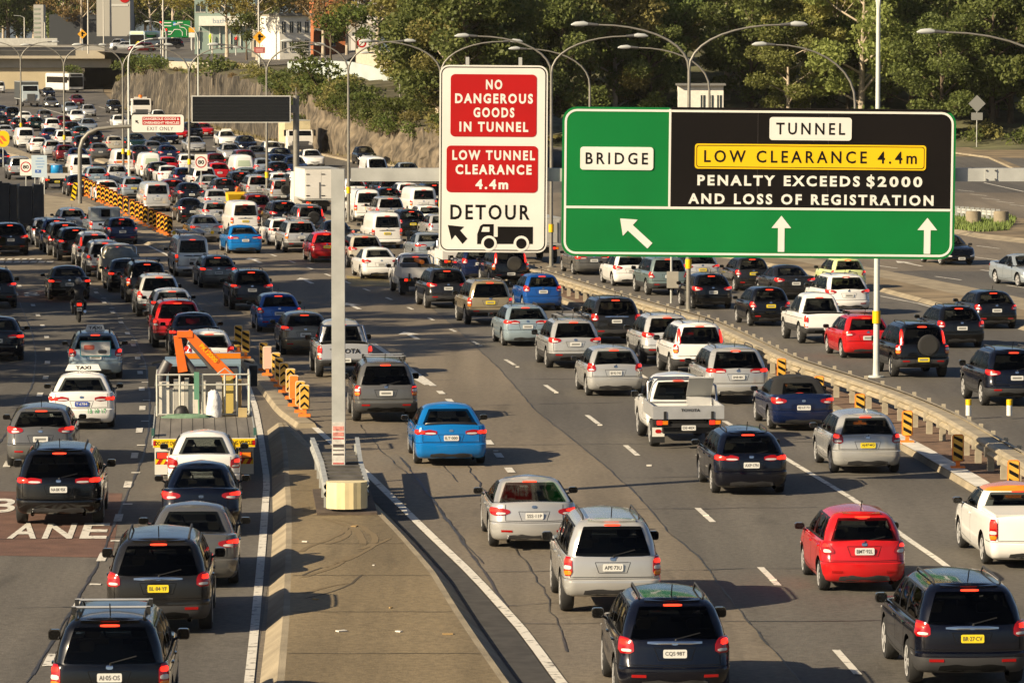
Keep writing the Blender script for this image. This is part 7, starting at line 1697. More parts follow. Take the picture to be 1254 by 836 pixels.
def skin_body(name, verts, edges, rad, m, loc, rz, label, cat='person', sub=1):
    me = bpy.data.meshes.new(name); me.from_pydata(verts, edges, []); o = bpy.data.objects.new(name, me); COL.objects.link(o)
    md = o.modifiers.new('skin', 'SKIN'); md.use_smooth_shade = True
    for i, r in enumerate(rad): me.skin_vertices[0].data[i].radius = (r, r) if not isinstance(r, tuple) else r
    me.skin_vertices[0].data[0].use_root = True
    ms = o.modifiers.new('sub', 'SUBSURF'); ms.levels = ms.render_levels = sub
    out = bpy.data.meshes.new_from_object(o.evaluated_get(bpy.context.evaluated_depsgraph_get())); out.materials.clear(); out.materials.append(m)
    for p_ in out.polygons: p_.material_index = 0; p_.use_smooth = True
    bpy.data.objects.remove(o); r_ = put(name, out, None, loc); r_.rotation_euler = (0, 0, rz); return tag(r_, label, cat)
Vr = [(0, .25, .86), (0, .30, 1.12), (0, .42, 1.36), (0, .48, 1.46), (0, .50, 1.53), (-.20, .40, 1.37), (-.34, .62, 1.20), (-.34, .95, 1.06), (.20, .40, 1.37), (.34, .62, 1.20), (.34, .95, 1.06), (-.13, .28, .86), (-.27, .72, .80), (-.24, .45, .38), (-.24, .60, .32), (.13, .28, .86), (.27, .72, .80), (.24, .45, .38), (.24, .60, .32)]
Er = [(0, 1), (1, 2), (2, 3), (3, 4), (2, 5), (5, 6), (6, 7), (2, 8), (8, 9), (9, 10), (0, 11), (11, 12), (12, 13), (13, 14), (0, 15), (15, 16), (16, 17), (17, 18)]
rider = skin_body('person', Vr, Er, [.15, .16, .17, .07, .07, .085, .06, .045, .085, .06, .045, .10, .085, .055, .05, .10, .085, .055, .05], mat('rider_leathers', (.014, .014, .016), .6), (g0.x, g0.y, gz(g0.y)), -heading(g0.y), 'rider in dark clothing and a grey helmet on the motorcycle')
m_ = MB(); N, K_ = 14, 9; V = []
for j in range(K_):
    a = -math.pi / 2 + math.pi * j / (K_ - 1)
    for i in range(N): b = 2 * math.pi * i / N; V.append((.135 * math.cos(a) * math.cos(b), .53 + .165 * math.cos(a) * math.sin(b), 1.63 + .15 * math.sin(a)))
m_.add(V, [(j * N + i, j * N + (i + 1) % N, (j + 1) * N + (i + 1) % N, (j + 1) * N + i) for j in range(K_ - 1) for i in range(N)], 0, True); m_.build('helmet', [mat('helmet_grey', (.20, .20, .20), .3, coat=.5)], rider)
# ------------------------------------------------------------------ cutting, overpass, buildings, trees
M_bark = mat('gum_bark', (.36, .30, .22), .8, var=.35, vscale=1.5)
M_bark_d = mat('dark_bark', (.10, .075, .05), .9, var=.3, vscale=2)
def leafmat(name, a, b, tr=.45):
    m = bpy.data.materials.new(name); m.use_nodes = True; nt = m.node_tree; p = nt.nodes['Principled BSDF']; L = nt.links.new
    ge = nd(nt, 'ShaderNodeNewGeometry'); oi = nd(nt, 'ShaderNodeObjectInfo')
    tc = nd(nt, 'ShaderNodeTexCoord'); n = nd(nt, 'ShaderNodeTexNoise'); n.inputs['Scale'].default_value = .55; n.inputs['Detail'].default_value = 3; L(tc.outputs['Object'], n.inputs['Vector'])
    ad = nd(nt, 'ShaderNodeMath', operation='MULTIPLY_ADD'); ad.inputs[1].default_value = .5; L(ge.outputs['Random Per Island'], ad.inputs[0])
    mr = nd(nt, 'ShaderNodeMapRange'); mr.inputs[1].default_value, mr.inputs[2].default_value, mr.inputs[3].default_value, mr.inputs[4].default_value = .3, .7, 0, .5; L(n.outputs[0], mr.inputs[0]); L(mr.outputs[0], ad.inputs[2])
    mx = nd(nt, 'ShaderNodeMix', data_type='RGBA'); mx.inputs[6].default_value = (*a, 1); mx.inputs[7].default_value = (*b, 1); L(ad.outputs[0], mx.inputs[0])
    hs = nd(nt, 'ShaderNodeHueSaturation'); r2 = nd(nt, 'ShaderNodeMapRange'); r2.inputs[3].default_value, r2.inputs[4].default_value = .72, 1.25; L(oi.outputs['Random'], r2.inputs[0]); L(r2.outputs[0], hs.inputs['Value'])
    r3 = nd(nt, 'ShaderNodeMapRange'); r3.inputs[3].default_value, r3.inputs[4].default_value = .488, .512; L(oi.outputs['Random'], r3.inputs[0]); L(r3.outputs[0], hs.inputs['Hue'])
    L(mx.outputs[2], hs.inputs['Color']); L(hs.outputs[0], p.inputs['Base Color']); p.inputs['Roughness'].default_value = .55; p.inputs['Specular IOR Level'].default_value = .3
    t = nd(nt, 'ShaderNodeBsdfTranslucent'); L(hs.outputs[0], t.inputs[0]); ms = nd(nt, 'ShaderNodeMixShader'); ms.inputs[0].default_value = tr
    L(p.outputs[0], ms.inputs[1]); L(t.outputs[0], ms.inputs[2]); L(ms.outputs[0], nt.nodes['Material Output'].inputs[0]); MATS[name] = m; return m
ML_gum = leafmat('gum_leaves', (.145, .165, .046), (.31, .34, .095)); ML_dark = leafmat('dark_leaves', (.085, .115, .034), (.22, .255, .07)); ML_olive = leafmat('olive_leaves', (.175, .168, .05), (.35, .32, .105)); ML_plane = leafmat('plane_leaves', (.12, .13, .025), (.34, .27, .06), .35)
ML_rust = leafmat('autumn_leaves', (.12, .085, .035), (.26, .17, .06), .3); ML_bush = leafmat('bush_leaves', (.045, .075, .015), (.16, .18, .04))
def leaf_mesh(rnd, clumps, per, size, sparse=1.0):
    V, F = [], []
    for (cx, cy, cz, r) in clumps:
        n = int(per * r * r)
        for _ in range(n):
            while True:
                a, b, c = rnd.uniform(-1, 1), rnd.uniform(-1, 1), rnd.uniform(-1, 1); q = a * a + b * b + c * c
                if .15 < q < 1: break
            x, y, z = cx + a * r, cy + b * r, cz + c * r * .72
            s = size * rnd.uniform(.55, 1.35); d = Vector((rnd.gauss(0, 1), rnd.gauss(0, 1), rnd.gauss(0, .8))).normalized(); e = d.cross(Vector((rnd.gauss(0, 1), rnd.gauss(0, 1), rnd.gauss(0, 1)))).normalized()
            p = Vector((x, y, z)); i = len(V)
            V += [tuple(p - d * s * .5), tuple(p + e * s * .30), tuple(p + d * s * .5), tuple(p - e * s * .30)]; F.append((i, i + 1, i + 2, i + 3))
    return V, F
def tree_meshes(seed, H, spread, trunk_r, bark, leaf, nlimb=9, per=95, size=.42, low=.38, clr=1.25, nsub=3):
    rnd = random.Random(seed); mb = MB(); clumps = []
    lean = (rnd.uniform(-.06, .06) * H, rnd.uniform(-.05, .05) * H); top = H * .80
    tp = [(lean[0] * t * t, lean[1] * t * t, top * t) for t in (0, .15, .35, .6, .8, 1)]
    mb.tube(tp, [trunk_r * q for q in (1.25, 1, .85, .6, .4, .22)], 8)
    for k in range(nlimb):
        t = low + (1 - low) * (k + .5) / nlimb; base = Vector((lean[0] * t * t, lean[1] * t * t, top * t)); a = k * 2.4 + rnd.uniform(-.5, .5)
        Lg = spread * (1.05 - .55 * abs(t - .55)) * rnd.uniform(.7, 1.1); d = Vector((math.cos(a), math.sin(a), rnd.uniform(.25, .75)))
        mid = base + d * Lg * .5 + Vector((0, 0, .25)); end = base + d * Lg + Vector((0, 0, rnd.uniform(-.2, .8)))
        mb.tube([base, mid, end], [trunk_r * .42 * (1.1 - t * .6), trunk_r * .25, trunk_r * .10], 6)
        clumps.append((end.x, end.y, end.z, clr * rnd.uniform(.8, 1.25)))
        for j in range(nsub):
            u = rnd.uniform(.4, 1.0); q = base.lerp(end, u) + Vector((rnd.uniform(-1, 1), rnd.uniform(-1, 1), rnd.uniform(-.1, 1.0))) * spread * .30
            mb.tube([base.lerp(end, u * .85), q], [trunk_r * .14, trunk_r * .05], 5); clumps.append((q.x, q.y, q.z, clr * rnd.uniform(.6, 1.1)))
    for j in range(4): clumps.append((lean[0] + rnd.uniform(-1, 1) * spread * .35, lean[1] + rnd.uniform(-1, 1) * spread * .35, H * rnd.uniform(.82, .96), clr * rnd.uniform(.7, 1.1)))
    trunk = mb.mesh('trunk', [bark]); V, F = leaf_mesh(rnd, clumps, per, size); c = MB(); c.add(V, F); return trunk, c.mesh('crown', [leaf])
TREES = dict(
    gum=[tree_meshes(11 + i, 17, 4.4, .32, M_bark, l, 14, 120, .38, .16, 1.5) for i, l in enumerate((ML_gum, ML_olive, ML_gum))],
    dark=[tree_meshes(31 + i, 15, 4.4, .30, M_bark_d, ML_dark, 14, 125, .38, .10, 1.55) for i in range(2)],
    plane=[tree_meshes(51 + i, 13, 4.2, .28, mat('plane_bark', (.40, .34, .26), .8, var=.3), ML_plane, 9, 45, .48, .42, 1.25) for i in range(2)],
    rust=[tree_meshes(61, 12, 3.8, .26, M_bark, ML_rust, 9, 45, .45, .3, 1.3)],
    small=[tree_meshes(71, 5, 1.8, .12, M_bark_d, ML_bush, 7, 90, .30, .30, .75)])
def tree(kind, i, loc, sc, label, group, rot=None, name='tree'):
    tr, cr = TREES[kind][i % len(TREES[kind])]
    o = thing(name, label, 'tree', loc, random.uniform(0, 6.28) if rot is None else rot, group); o.scale = (sc, sc, sc * random.uniform(.92, 1.1)); put('trunk', tr, o); put('crown', cr, o); return o
def bush_mesh(seed, r, h, leaf, n=7, per=120, size=.26):
    rnd = random.Random(seed); cl = [(rnd.uniform(-1, 1) * r * .6, rnd.uniform(-1, 1) * r * .5, h * rnd.uniform(.25, .75), r * rnd.uniform(.35, .6)) for _ in range(n)]
    V, F = leaf_mesh(rnd, cl, per, size); mb = MB(); mb.add(V, F); 
    for c in cl[:4]: mb.tube([(0, 0, 0), (c[0] * .5, c[1] * .5, c[2] * .5), c[:3]], [.05, .035, .015], 5, 1)
    return mb.mesh('shrub', [leaf, M_bark_d])
BUSH = [bush_mesh(1, 1.6, 2.0, ML_bush), bush_mesh(2, 1.5, 2.2, ML_dark), bush_mesh(3, 1.8, 1.8, ML_olive), bush_mesh(4, 1.4, 1.6, ML_rust)]
FS = lambda y: FPX / scale_at(y)
# forested slope on the right
hz = MB(); xs2 = list(range(-40, 331, 10)); ys2 = list(range(340, 761, 12))
def edge_at(x): return float(np.interp(x, [-40, -25, -8, 20, 45, 75, 120, 330], [520, 455, 402, 420, 412, 392, 350, 300]))
def hill(x, y):
    d = max(0, y - edge_at(x)); k = float(np.interp(x, [-40, -13, -4, 8], [0, .0, .55, 1]))
    return gz(y) - .3 + 15 * k * (1 - math.exp(-d / 70)) + (0.5 * math.sin(x * .21) * math.cos(y * .13) if d > 6 else 0)
V = [(x, y, hill(x, y)) for y in ys2 for x in xs2]; n = len(xs2)
hz.add(V, [(j * n + i, j * n + i + 1, (j + 1) * n + i + 1, (j + 1) * n + i) for j in range(len(ys2) - 1) for i in range(n - 1)], 0, True)
tag(hz.build('hillside', [mat('forest_floor', (.10, .10, .045), .95, var=.5, vscale=.3, bump=.6, bscale=2)]), kind='structure')
rnd = random.Random(21); cnt = 0
def forest(X, Y, z, row):
    global cnt
    sx = 627 + X / Y * FPX
    if not 528 < sx < 1340 or (815 < sx < 905 and row < 2) or (row == 0 and 1092 < sx < 1140): return
    k = 'dark' if rnd.random() < (.25 if sx < 1080 else .6) else 'gum'; i = rnd.randint(0, 2); o_ = k == 'gum' and i % 3 == 1
    w = 'dark leafy tree' if k == 'dark' else 'olive brown gum tree' if o_ else 'green gum tree'
    pl, gp_ = ((' above the rock cutting left of the signs', ' above the rock cutting') if sx < 560 else (' in the forest behind the green sign', ' behind the green sign') if sx < 1165 else (' in the shaded forest at the right edge', ' at the right edge'))
    tree(k, i, (X, Y, z), rnd.uniform(.72, 1.1) if row < 4 else rnd.uniform(.9, 1.2), w + pl, w + 's' + gp_); cnt += 1
for row, (dep, step) in enumerate(((5, 5.0), (12, 5.5), (21, 6.5), (36, 7.5), (52, 9), (74, 10))):
    x = -5
    while x < 95:
        X = x + rnd.uniform(-2.5, 2.5); Y = edge_at(X) + dep + rnd.uniform(-3, 3); forest(X, Y, hill(X, Y) - .2, row); x += step * rnd.uniform(.8, 1.2)
for q in range(46):   # understorey at the road edge
    X = -2 + q * 2.1 + rnd.uniform(-.8, .8); Y = edge_at(X) + rnd.uniform(.5, 7); sx = 627 + X / Y * FPX
    if 1092 < sx < 1140: continue
    o = put('shrub', BUSH[q % 3], None, (X, Y, hill(X, Y) - .3)); k_ = rnd.uniform(1.1, 1.9); o.scale = (k_, k_, k_ * .95); o.rotation_euler = (0, 0, rnd.uniform(0, 6)); tag(o, ('leafy', 'dark', 'olive')[q % 3] + ' shrub at the foot of the forest by the road', 'shrub', ('leafy', 'dark', 'olive')[q % 3] + ' shrubs at the forest foot')
# white house among the trees
def wpt(x, y, depth): return ray(x, y, depth)
def building(name, label, px0, px1, ytop, ybot, depth, thick, wall_m, fn=None, yaw=0, cat='building'):
    a, b = wpt(px0, ytop, depth), wpt(px1, ybot, depth); w, h = b.x - a.x, a.z - b.z
    root = thing(name, label, cat, ((a.x + b.x) / 2, a.y, b.z), R(yaw)); m_ = MB(); m_.box((0, thick / 2, h / 2 - 2), (w, thick, h + 4)); m_.build('wall', [wall_m], root)
    if fn: fn(root, w, h)
    return root
M_bw = mat('white_render', (.68, .66, .58), .8, var=.08); M_bc = mat('cream_render', (.42, .38, .29), .85, var=.1); M_bo = mat('orange_brick', (.40, .13, .045), .85, var=.2, vscale=3); M_bg = mat('green_glass', (.22, .29, .255), .15, spec=.7); M_bgr = mat('grey_render', (.36, .35, .31), .8, var=.1); M_win = mat('dark_window', (.03, .04, .045), .1)
M_roof = mat('roof_grey', (.16, .16, .15), .7)
def windows(root, w, h, cols, rows, fw=.6, fh=.55, y=-.02, mt=None, x0=-.5, x1=.5, z0=.1, z1=.95):
    for r in range(rows):
        for c in range(cols):
            cx = w * (x0 + (x1 - x0) * (c + .5) / cols); cz = h * (z0 + (z1 - z0) * (r + .5) / rows); ww, hh = w * (x1 - x0) / cols * fw, h * (z1 - z0) / rows * fh
            m_ = MB(); m_.box((cx, y, cz), (ww, .05, hh)); o = m_.build('window', [mt or M_win], root)
            m_ = MB(); m_.box((cx, y - .035, cz - hh / 2 - .04), (ww + .14, .12, .07)); m_.box((cx, y - .03, cz), (.05, .03, hh)); m_.build('frame', [M_bw], o)
def house(root, w, h):
    windows(root, w, h, 3, 1, .55, .5, x0=-.05, x1=.5)
    m_ = MB(); m_.box((0, 1, h + .1), (w + .4, 3, .2)); m_.build('roof', [M_roof], root); m_ = MB(); m_.box((w * .22, -.5, h * .18), (w * .6, 1.0, .08)); m_.build('balcony', [M_bw], root)
building('house', 'white house with a balcony half hidden in the forest', 831, 886, 105, 150, 413, 3, M_bw, house)

# ---- rock cutting: a faceted sandstone face from the underpass to the signs
rock_col = bpy.data.materials.new('sandstone'); rock_col.use_nodes = True; nt = rock_col.node_tree; b = nt.nodes['Principled BSDF']; b.inputs['Roughness'].default_value = .9
tc = nd(nt, 'ShaderNodeTexCoord'); mp = nd(nt, 'ShaderNodeMapping'); mp.inputs['Scale'].default_value = (1.0, 1.0, .06); nt.links.new(tc.outputs['Object'], mp.inputs[0])
n1 = nd(nt, 'ShaderNodeTexNoise'); n1.inputs['Scale'].default_value = 2.6; n1.inputs['Detail'].default_value = 8; n1.inputs['Roughness'].default_value = .7; nt.links.new(mp.outputs[0], n1.inputs['Vector'])
r = nd(nt, 'ShaderNodeValToRGB'); r.color_ramp.elements[0].position, r.color_ramp.elements[1].position = .38, .60; r.color_ramp.elements[0].color, r.color_ramp.elements[1].color = (.016, .014, .011, 1), (.20, .170, .118, 1); e = r.color_ramp.elements.new(.52); e.color = (.078, .064, .045, 1)
nt.links.new(n1.outputs[0], r.inputs[0])
nb = nd(nt, 'ShaderNodeTexNoise'); nb.inputs['Scale'].default_value = .22; nb.inputs['Detail'].default_value = 5; nt.links.new(tc.outputs['Object'], nb.inputs['Vector'])      # seepage stains
rb = nd(nt, 'ShaderNodeMapRange'); rb.inputs[1].default_value, rb.inputs[2].default_value, rb.inputs[3].default_value, rb.inputs[4].default_value = .40, .60, .38, 1.15; nt.links.new(nb.outputs[0], rb.inputs[0])
sb = nd(nt, 'ShaderNodeVectorMath', operation='SCALE'); nt.links.new(r.outputs[0], sb.inputs[0]); nt.links.new(rb.outputs[0], sb.inputs['Scale']); nt.links.new(sb.outputs[0], b.inputs['Base Color'])
n2 = nd(nt, 'ShaderNodeTexNoise'); n2.inputs['Scale'].default_value = 1.6; n2.inputs['Detail'].default_value = 8; nt.links.new(tc.outputs['Object'], n2.inputs['Vector'])
bp = nd(nt, 'ShaderNodeBump'); bp.inputs['Strength'].default_value = .7; bp.inputs['Distance'].default_value = .3; nt.links.new(n2.outputs[0], bp.inputs['Height']); nt.links.new(bp.outputs[0], b.inputs['Normal'])
base = [(133, 129), (152, 133), (175, 139), (210, 145), (240, 151), (272, 158), (310, 167), (348, 177), (390, 187), (432, 195), (470, 200), (510, 206), (545, 212), (600, 214), (660, 212)]
topY = [104, 90, 86, 88, 87, 90, 102, 110, 116, 126, 148, 156, 161, 166, 172]
from mathutils import noise
rnd = random.Random(8); cols = []
dens = 10
for i in range(len(base) - 1):
    for k in range(dens):
        u = k / dens; bx = base[i][0] + (base[i + 1][0] - base[i][0]) * u; by = base[i][1] + (base[i + 1][1] - base[i][1]) * u; ty = topY[i] + (topY[i + 1] - topY[i]) * u; cols.append((bx, by, ty))
mb = MB(); V = []; NR = 9; TOPS = []
for (bx, by, ty) in cols:
    p = G(bx, by); s = scale_at(by); hgt = (by - ty) / s * rnd.uniform(.94, 1.04); rib = rnd.uniform(-.4, .4)
    nrm = Vector((.35, .94, 0))
    for j in range(NR):
        v = j / (NR - 1); bk = .9 * v + rib * (.4 + .6 * v) + rnd.uniform(-.28, .28) + (.55 if bx > 340 else .2) * noise.noise(Vector((p.x * .45, p.y * .1, v * hgt * .7)) ) + (.35 if v > .55 + .2 * noise.noise(Vector((p.x * .2, 0, 0))) else 0); q = p + nrm * bk; V.append((q.x, q.y, gz(p.y) - .2 + (hgt + .2) * v + rnd.uniform(-.12, .12) * (0 < j < NR - 1)))
    q = p + nrm * 7; V.append((q.x, q.y, gz(p.y) + hgt + .3)); q2 = p + nrm * 26; V.append((q2.x, q2.y, gz(p.y) + hgt + rnd.uniform(.3, .9))); TOPS.append((p, hgt))
NR += 2
mb.add(V, [(i * NR + j, (i + 1) * NR + j, (i + 1) * NR + j + 1, i * NR + j + 1) for i in range(len(cols) - 1) if cols[i][0] <= 342 for j in range(NR - 3)], 0)
mb.add(V, [(i * NR + j, (i + 1) * NR + j, (i + 1) * NR + j + 1, i * NR + j + 1) for i in range(len(cols) - 1) if cols[i][0] > 342 for j in range(NR - 3)], 2)
mb.add(V, [(i * NR + j, (i + 1) * NR + j, (i + 1) * NR + j + 1, i * NR + j + 1) for i in range(len(cols) - 1) for j in (NR - 3, NR - 2)], 1)
tag(mb.build('rock_cutting', [rock_col, mat('dry_scrub_soil', (.12, .105, .05), .95, var=.5, vscale=.5), mat('boulder_rock', (.115, .092, .062), .95, var=.75, vscale=.9, bump=.9, bscale=1.6)]), 'ribbed sandstone cutting face along the right edge of the freeway', 'rock face')
def top_at(px):
    i = min(range(len(cols)), key=lambda k: abs(cols[k][0] - px)); return TOPS[i]
rnd = random.Random(9); SG = ('leafy green', 'dark green', 'olive', 'rusty brown')
for q in range(150):
    px = rnd.uniform(135, 560) if q < 50 else rnd.uniform(195, 345) if q < 95 else rnd.uniform(325, 500); p, hgt = top_at(px); bk = rnd.uniform(1.0, 9); k = rnd.choice((0, 0, 1, 2, 2, 3) if px < 330 else (0, 0, 0, 1, 2)); loc = Vector((p.x, p.y, gz(p.y) + hgt - .3)) + Vector((.35, .94, 0)) * bk
    if px > 330 and q > 94: v_ = rnd.uniform(.62, 1.05); bk = 0; loc = Vector((p.x, p.y - .2, gz(p.y) + hgt * v_)) + Vector((.35, .94, 0)) * (.9 * v_)
    sc = rnd.uniform(.5, 1.0) * (1.15 if px > 330 else .9)
    if 200 < px < 330 and bk < 4: sc *= .5
    o = put('shrub', BUSH[k], None, loc); o.scale = (sc, sc, sc); o.rotation_euler = (0, 0, rnd.uniform(0, 6)); tag(o, f'{SG[k]} shrub growing along the top of the rock cutting', 'shrub', f'{SG[k]} shrubs on the rock cutting')
for px, py, sc, lb in ((150, 90, .8, 'wide dark bush at the right end of the overpass'), (178, 88, .95, 'tall brown green bush behind the ribbed rock wall top'), (198, 86, .7, 'green bush below the street edge near the traffic light'), (262, 104, 1.35, 'big dark bush beside the thin pole above the message board'), (166, 90, .9, 'wide brown green bush over the underpass mouth'), (188, 90, 1.0, 'dark round bush left of the ribbed rock wall top'), (395, 112, 1.3, 'bright green bush above the grey mast of the message board'), (372, 160, .7, 'small vivid green bush right of the message board mast')):
    p, hgt = top_at(px); dpt = (p - Vector((0, 0, CAMZ))).length + 2; q = ray(px, py, dpt); o = put('shrub', BUSH[1 if 'dark' in lb else 0], None, (q.x, q.y, q.z - .3)); o.scale = (sc * 1.5,) * 3; tag(o, lb, 'shrub')
for q in range(14):
    px = 535 + q * 4 + rnd.uniform(-3, 3); p, hgt = top_at(min(px, 640)); X = (px - 627) / FPX * (p.y + 4); forest(X, p.y + rnd.uniform(5, 22), gz(p.y) + hgt - .5, 1)
# retaining walls behind the cutting
def wall(name, label, pts, depth_pts, ytops, m, th=.6):
    m_ = MB(); A = [ray(x, yt, d) for (x, _), yt, d in zip(pts, ytops, depth_pts)]; Bt = [ray(x, y, d) for (x, y), d in zip(pts, depth_pts)]
    n = len(A); V = [p for p in A] + [Vector((p.x, p.y, p.z - 1.0)) for p in Bt] + [p + Vector((.2, th, 0)) for p in A] + [Vector((p.x + .2, p.y + th, p.z - 1.0)) for p in Bt]
    m_.add(V, [(i, n + i, n + i + 1, i + 1) for i in range(n - 1)] + [(i, i + 1, 2 * n + i + 1, 2 * n + i) for i in range(n - 1)] + [(2 * n + i, 2 * n + i + 1, 3 * n + i + 1, 3 * n + i) for i in range(n - 1)]); o = m_.build(name, [m]); return tag(o, label, 'wall')
M_graf = mat('pale_blue_wall', (.37, .42, .41), .8, var=.15, vscale=.4)
wall('retaining_wall', 'cream retaining wall below the street above the cutting', [(203, 98), (258, 104), (318, 106)], [545, 520, 500], [75, 77, 79], M_bc)
wall('retaining_wall', 'pale blue painted retaining wall above the vegetated cutting', [(352, 108), (395, 118), (430, 122), (486, 128)], [478, 462, 450, 438], [76, 74, 76, 88], M_graf)
wall('retaining_wall', 'cream panelled wall stepping up beside the forest', [(436, 96), (486, 100)], [450, 438], [60, 64], M_bc, .9)
wall('retaining_wall', 'cream concrete wall at the foot of the trees left of the detour sign', [(510, 182), (540, 206), (600, 214)], [378, 372, 368], [140, 146, 152], M_bc)
# ---- overpass and street above
dO = 724.0
def slab(name, px0, px1, y0, y1, depth, th, m, label=None, cat=None, kind=None):
    a, b = ray(px0, y0, depth), ray(px1, y1, depth); m_ = MB(); m_.box(((a.x + b.x) / 2, a.y + th / 2, (a.z + b.z) / 2), (b.x - a.x, th, a.z - b.z)); o = m_.build(name, [m]); return tag(o, label, cat, None, kind)
M_ovr = mat('overpass_concrete', (.36, .32, .24), .85, var=.12, vscale=.3)
ov = thing('overpass', 'beige concrete overpass crossing above the freeway at the top left', 'bridge', ray(0, 100, dO))
for nm, x0, x1, ya, yb, dp, th, m in (('deck', -120, 128, 62, 72, dO - 2, 22, M_ovr), ('beam', -120, 136, 72.5, 83, dO, 18, mat('girder_concrete', (.40, .37, .30), .85, var=.1, vscale=.4)), ('abutment', -120, 100, 83.2, 126, dO + .6, 3, mat('abutment_cream', (.40, .34, .22), .85, var=.1, vscale=.3)), ('parapet', -120, 128, 56, 61.5, dO - 2, .3, mat('parapet_grey', (.30, .29, .26), .8))):
    a, b = ray(x0, ya, dp), ray(x1, yb, dp); m_ = MB(); m_.box(((a.x + b.x) / 2, a.y + th / 2, (a.z + b.z) / 2), (b.x - a.x, th, a.z - b.z)); o = m_.build(nm, [m]); o.parent = ov; o.matrix_parent_inverse = Matrix.Translation(-ov.location)
m_ = MB()       # underpass: a dark box tunnel behind the mouth
a, b = ray(96, 83, dO + 1), ray(146, 132, dO + 1)
for (x0, x1, z0, z1, ya, yb) in ((a.x - 1, a.x, b.z - 2, a.z, a.y, a.y + 40), (b.x, b.x + 6, b.z - 2, a.z + 1, a.y, a.y + 40), (a.x - 1, b.x + 6, a.z, a.z + 1, a.y, a.y + 40), (a.x - 1, b.x + 6, b.z - 2, a.z + 1, a.y + 40, a.y + 41)): m_.box(((x0 + x1) / 2, (ya + yb) / 2, (z0 + z1) / 2), (x1 - x0, yb - ya, z1 - z0))
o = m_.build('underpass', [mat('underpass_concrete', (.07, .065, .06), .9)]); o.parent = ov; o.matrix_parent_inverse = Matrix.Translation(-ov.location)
m_ = MB()       # sloped wing wall left of the mouth
P = [ray(90, 86, dO - 1), ray(104, 84, dO - 1), ray(98, 124, dO - 10), ray(88, 117, dO - 6)]; m_.add([*P, *[p + Vector((-1.5, 3, 0)) for p in P]], [(0, 1, 2, 3), (0, 4, 5, 1), (3, 7, 4, 0), (1, 5, 6, 2)]); tag(m_.build('wing_wall', [rock_col]), 'rough sloping rock wing wall left of the dark underpass mouth', 'wall')
pw = ray(92, 92, dO - 4); o = put('shrub', BUSH[0], None, (pw.x, pw.y, pw.z - .8)); o.scale = (1.4,) * 3; tag(o, 'green bush on the slope left of the underpass mouth', 'shrub')
# street deck above the cutting
m_ = MB(); P = [ray(118, 63, 723), ray(330, 80, 520), ray(420, 76, 462), ray(470, 50, 720), ray(300, 46, 900), ray(100, 47, 960), ray(-40, 50, 960), ray(-60, 62, 723)]
m_.add([(p.x, p.y, p.z) for p in P], [tuple(range(len(P)))]); struct('upper_street', m_, M_road2)
# ---- buildings along the upper street
def bld_white(root, w, h):
    windows(root, w, h, 4, 2, .45, .62); m_ = MB(); m_.box((0, 2, h + .2), (w + .5, 5, .35)); m_.build('roof', [M_roof], root)
building('building', 'white two storey building with tall windows behind the plane trees', 342, 381, 20, 72, 560, 10, M_bw, bld_white, 18)
def bld_brick(root, w, h):
    m_ = MB(); m_.box((.2, -.6, h * .40), (w * 1.05, 1.3, .35)); m_.build('awning', [M_roof], root); windows(root, w, h, 2, 1, .3, .5, x0=-.45, x1=.3, z0=.05, z1=.38)
building('building', 'orange brick shop building beside the white two storey building', 384, 424, -8, 66, 572, 10, M_bo, bld_brick, 6)
def bld_grey(root, w, h):
    windows(root, w, h, 2, 3, .55, .38, x0=-.4, x1=.2); m_ = MB(); m_.box((w * .3, -.08, h * .55), (w * .3, .1, h * .22)); m_.build('shop_sign', [mat('sign_pale', (.62, .60, .55), .5)], root)
building('building', 'grey block with pale signs at the left edge of the forest', 425, 462, -12, 62, 600, 10, M_bgr, bld_grey)
def bld_glass(root, w, h):
    m_ = MB(); m_.box((.3, -.7, h * .46), (w * .9, 1.4, h * .16)); put_text(m_, 'bathrooms', RX @ Matrix.Translation((.8, h * .46, 1.41)), 1, width=w * .55, height=h * .08, bold=.01); m_.build('fascia', [M_bw, mat('fascia_text', (.25, .32, .36), .6)], root); windows(root, w, h, 5, 2, .8, .55, mt=M_win, z0=.56, z1=1.0)
    m_ = MB()
    for k in range(6): m_.box((-w * .42 + k * w * .17, -.1, h * .18), (.12, .2, h * .36))
    m_.build('column', [M_bw], root)
building('building', 'pale green glass showroom with a curved white fascia at the street corner', 238, 312, -14, 60, 640, 8, M_bg, bld_glass)
def bld_cream(root, w, h): windows(root, w, h, 3, 2, .5, .5)
building('building', 'cream low building with pillars left of the white building', 308, 344, 18, 72, 590, 8, M_bc, bld_cream)
def bld_ne(root, w, h):
    m_ = MB(); m_.prism([(1.0 * math.cos(a * .3), 1.0 * math.sin(a * .3)) for a in range(21)], .03, RX @ Matrix.Translation((w * .34, h * .55, .05)), 0); m_.box((w * .34, -.09, h * .55), (1.3, .03, .32), 1); m_.build('no_entry_sign', [M_signred, M_white], root)
    m_ = MB(); m_.box((w * .2, -.05, h * .3), (w * .5, .04, .35)); m_.build('lettering_band', [mat('band_grey', (.5, .5, .46), .6)], root)
building('building', 'pale warehouse front with a red no entry disc at the top', 118, 159, -20, 18, 800, 8, mat('warehouse_pale', (.34, .33, .29), .8), bld_ne)
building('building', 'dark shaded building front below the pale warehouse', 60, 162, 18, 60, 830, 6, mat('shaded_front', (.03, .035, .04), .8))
def twr(root, w, h):
    m_ = MB()
    for k in range(7): m_.box((-w * .15, -.03, h * (.1 + k * .13)), (w * .62, .06, h * .05))
    m_.build('window', [mat('stair_glass', (.25, .28, .22), .2)], root)
building('stair_tower', 'pale stair tower with a glazed strip at the top left', 41, 53, 6, 50, 780, 4, M_bgr, twr)
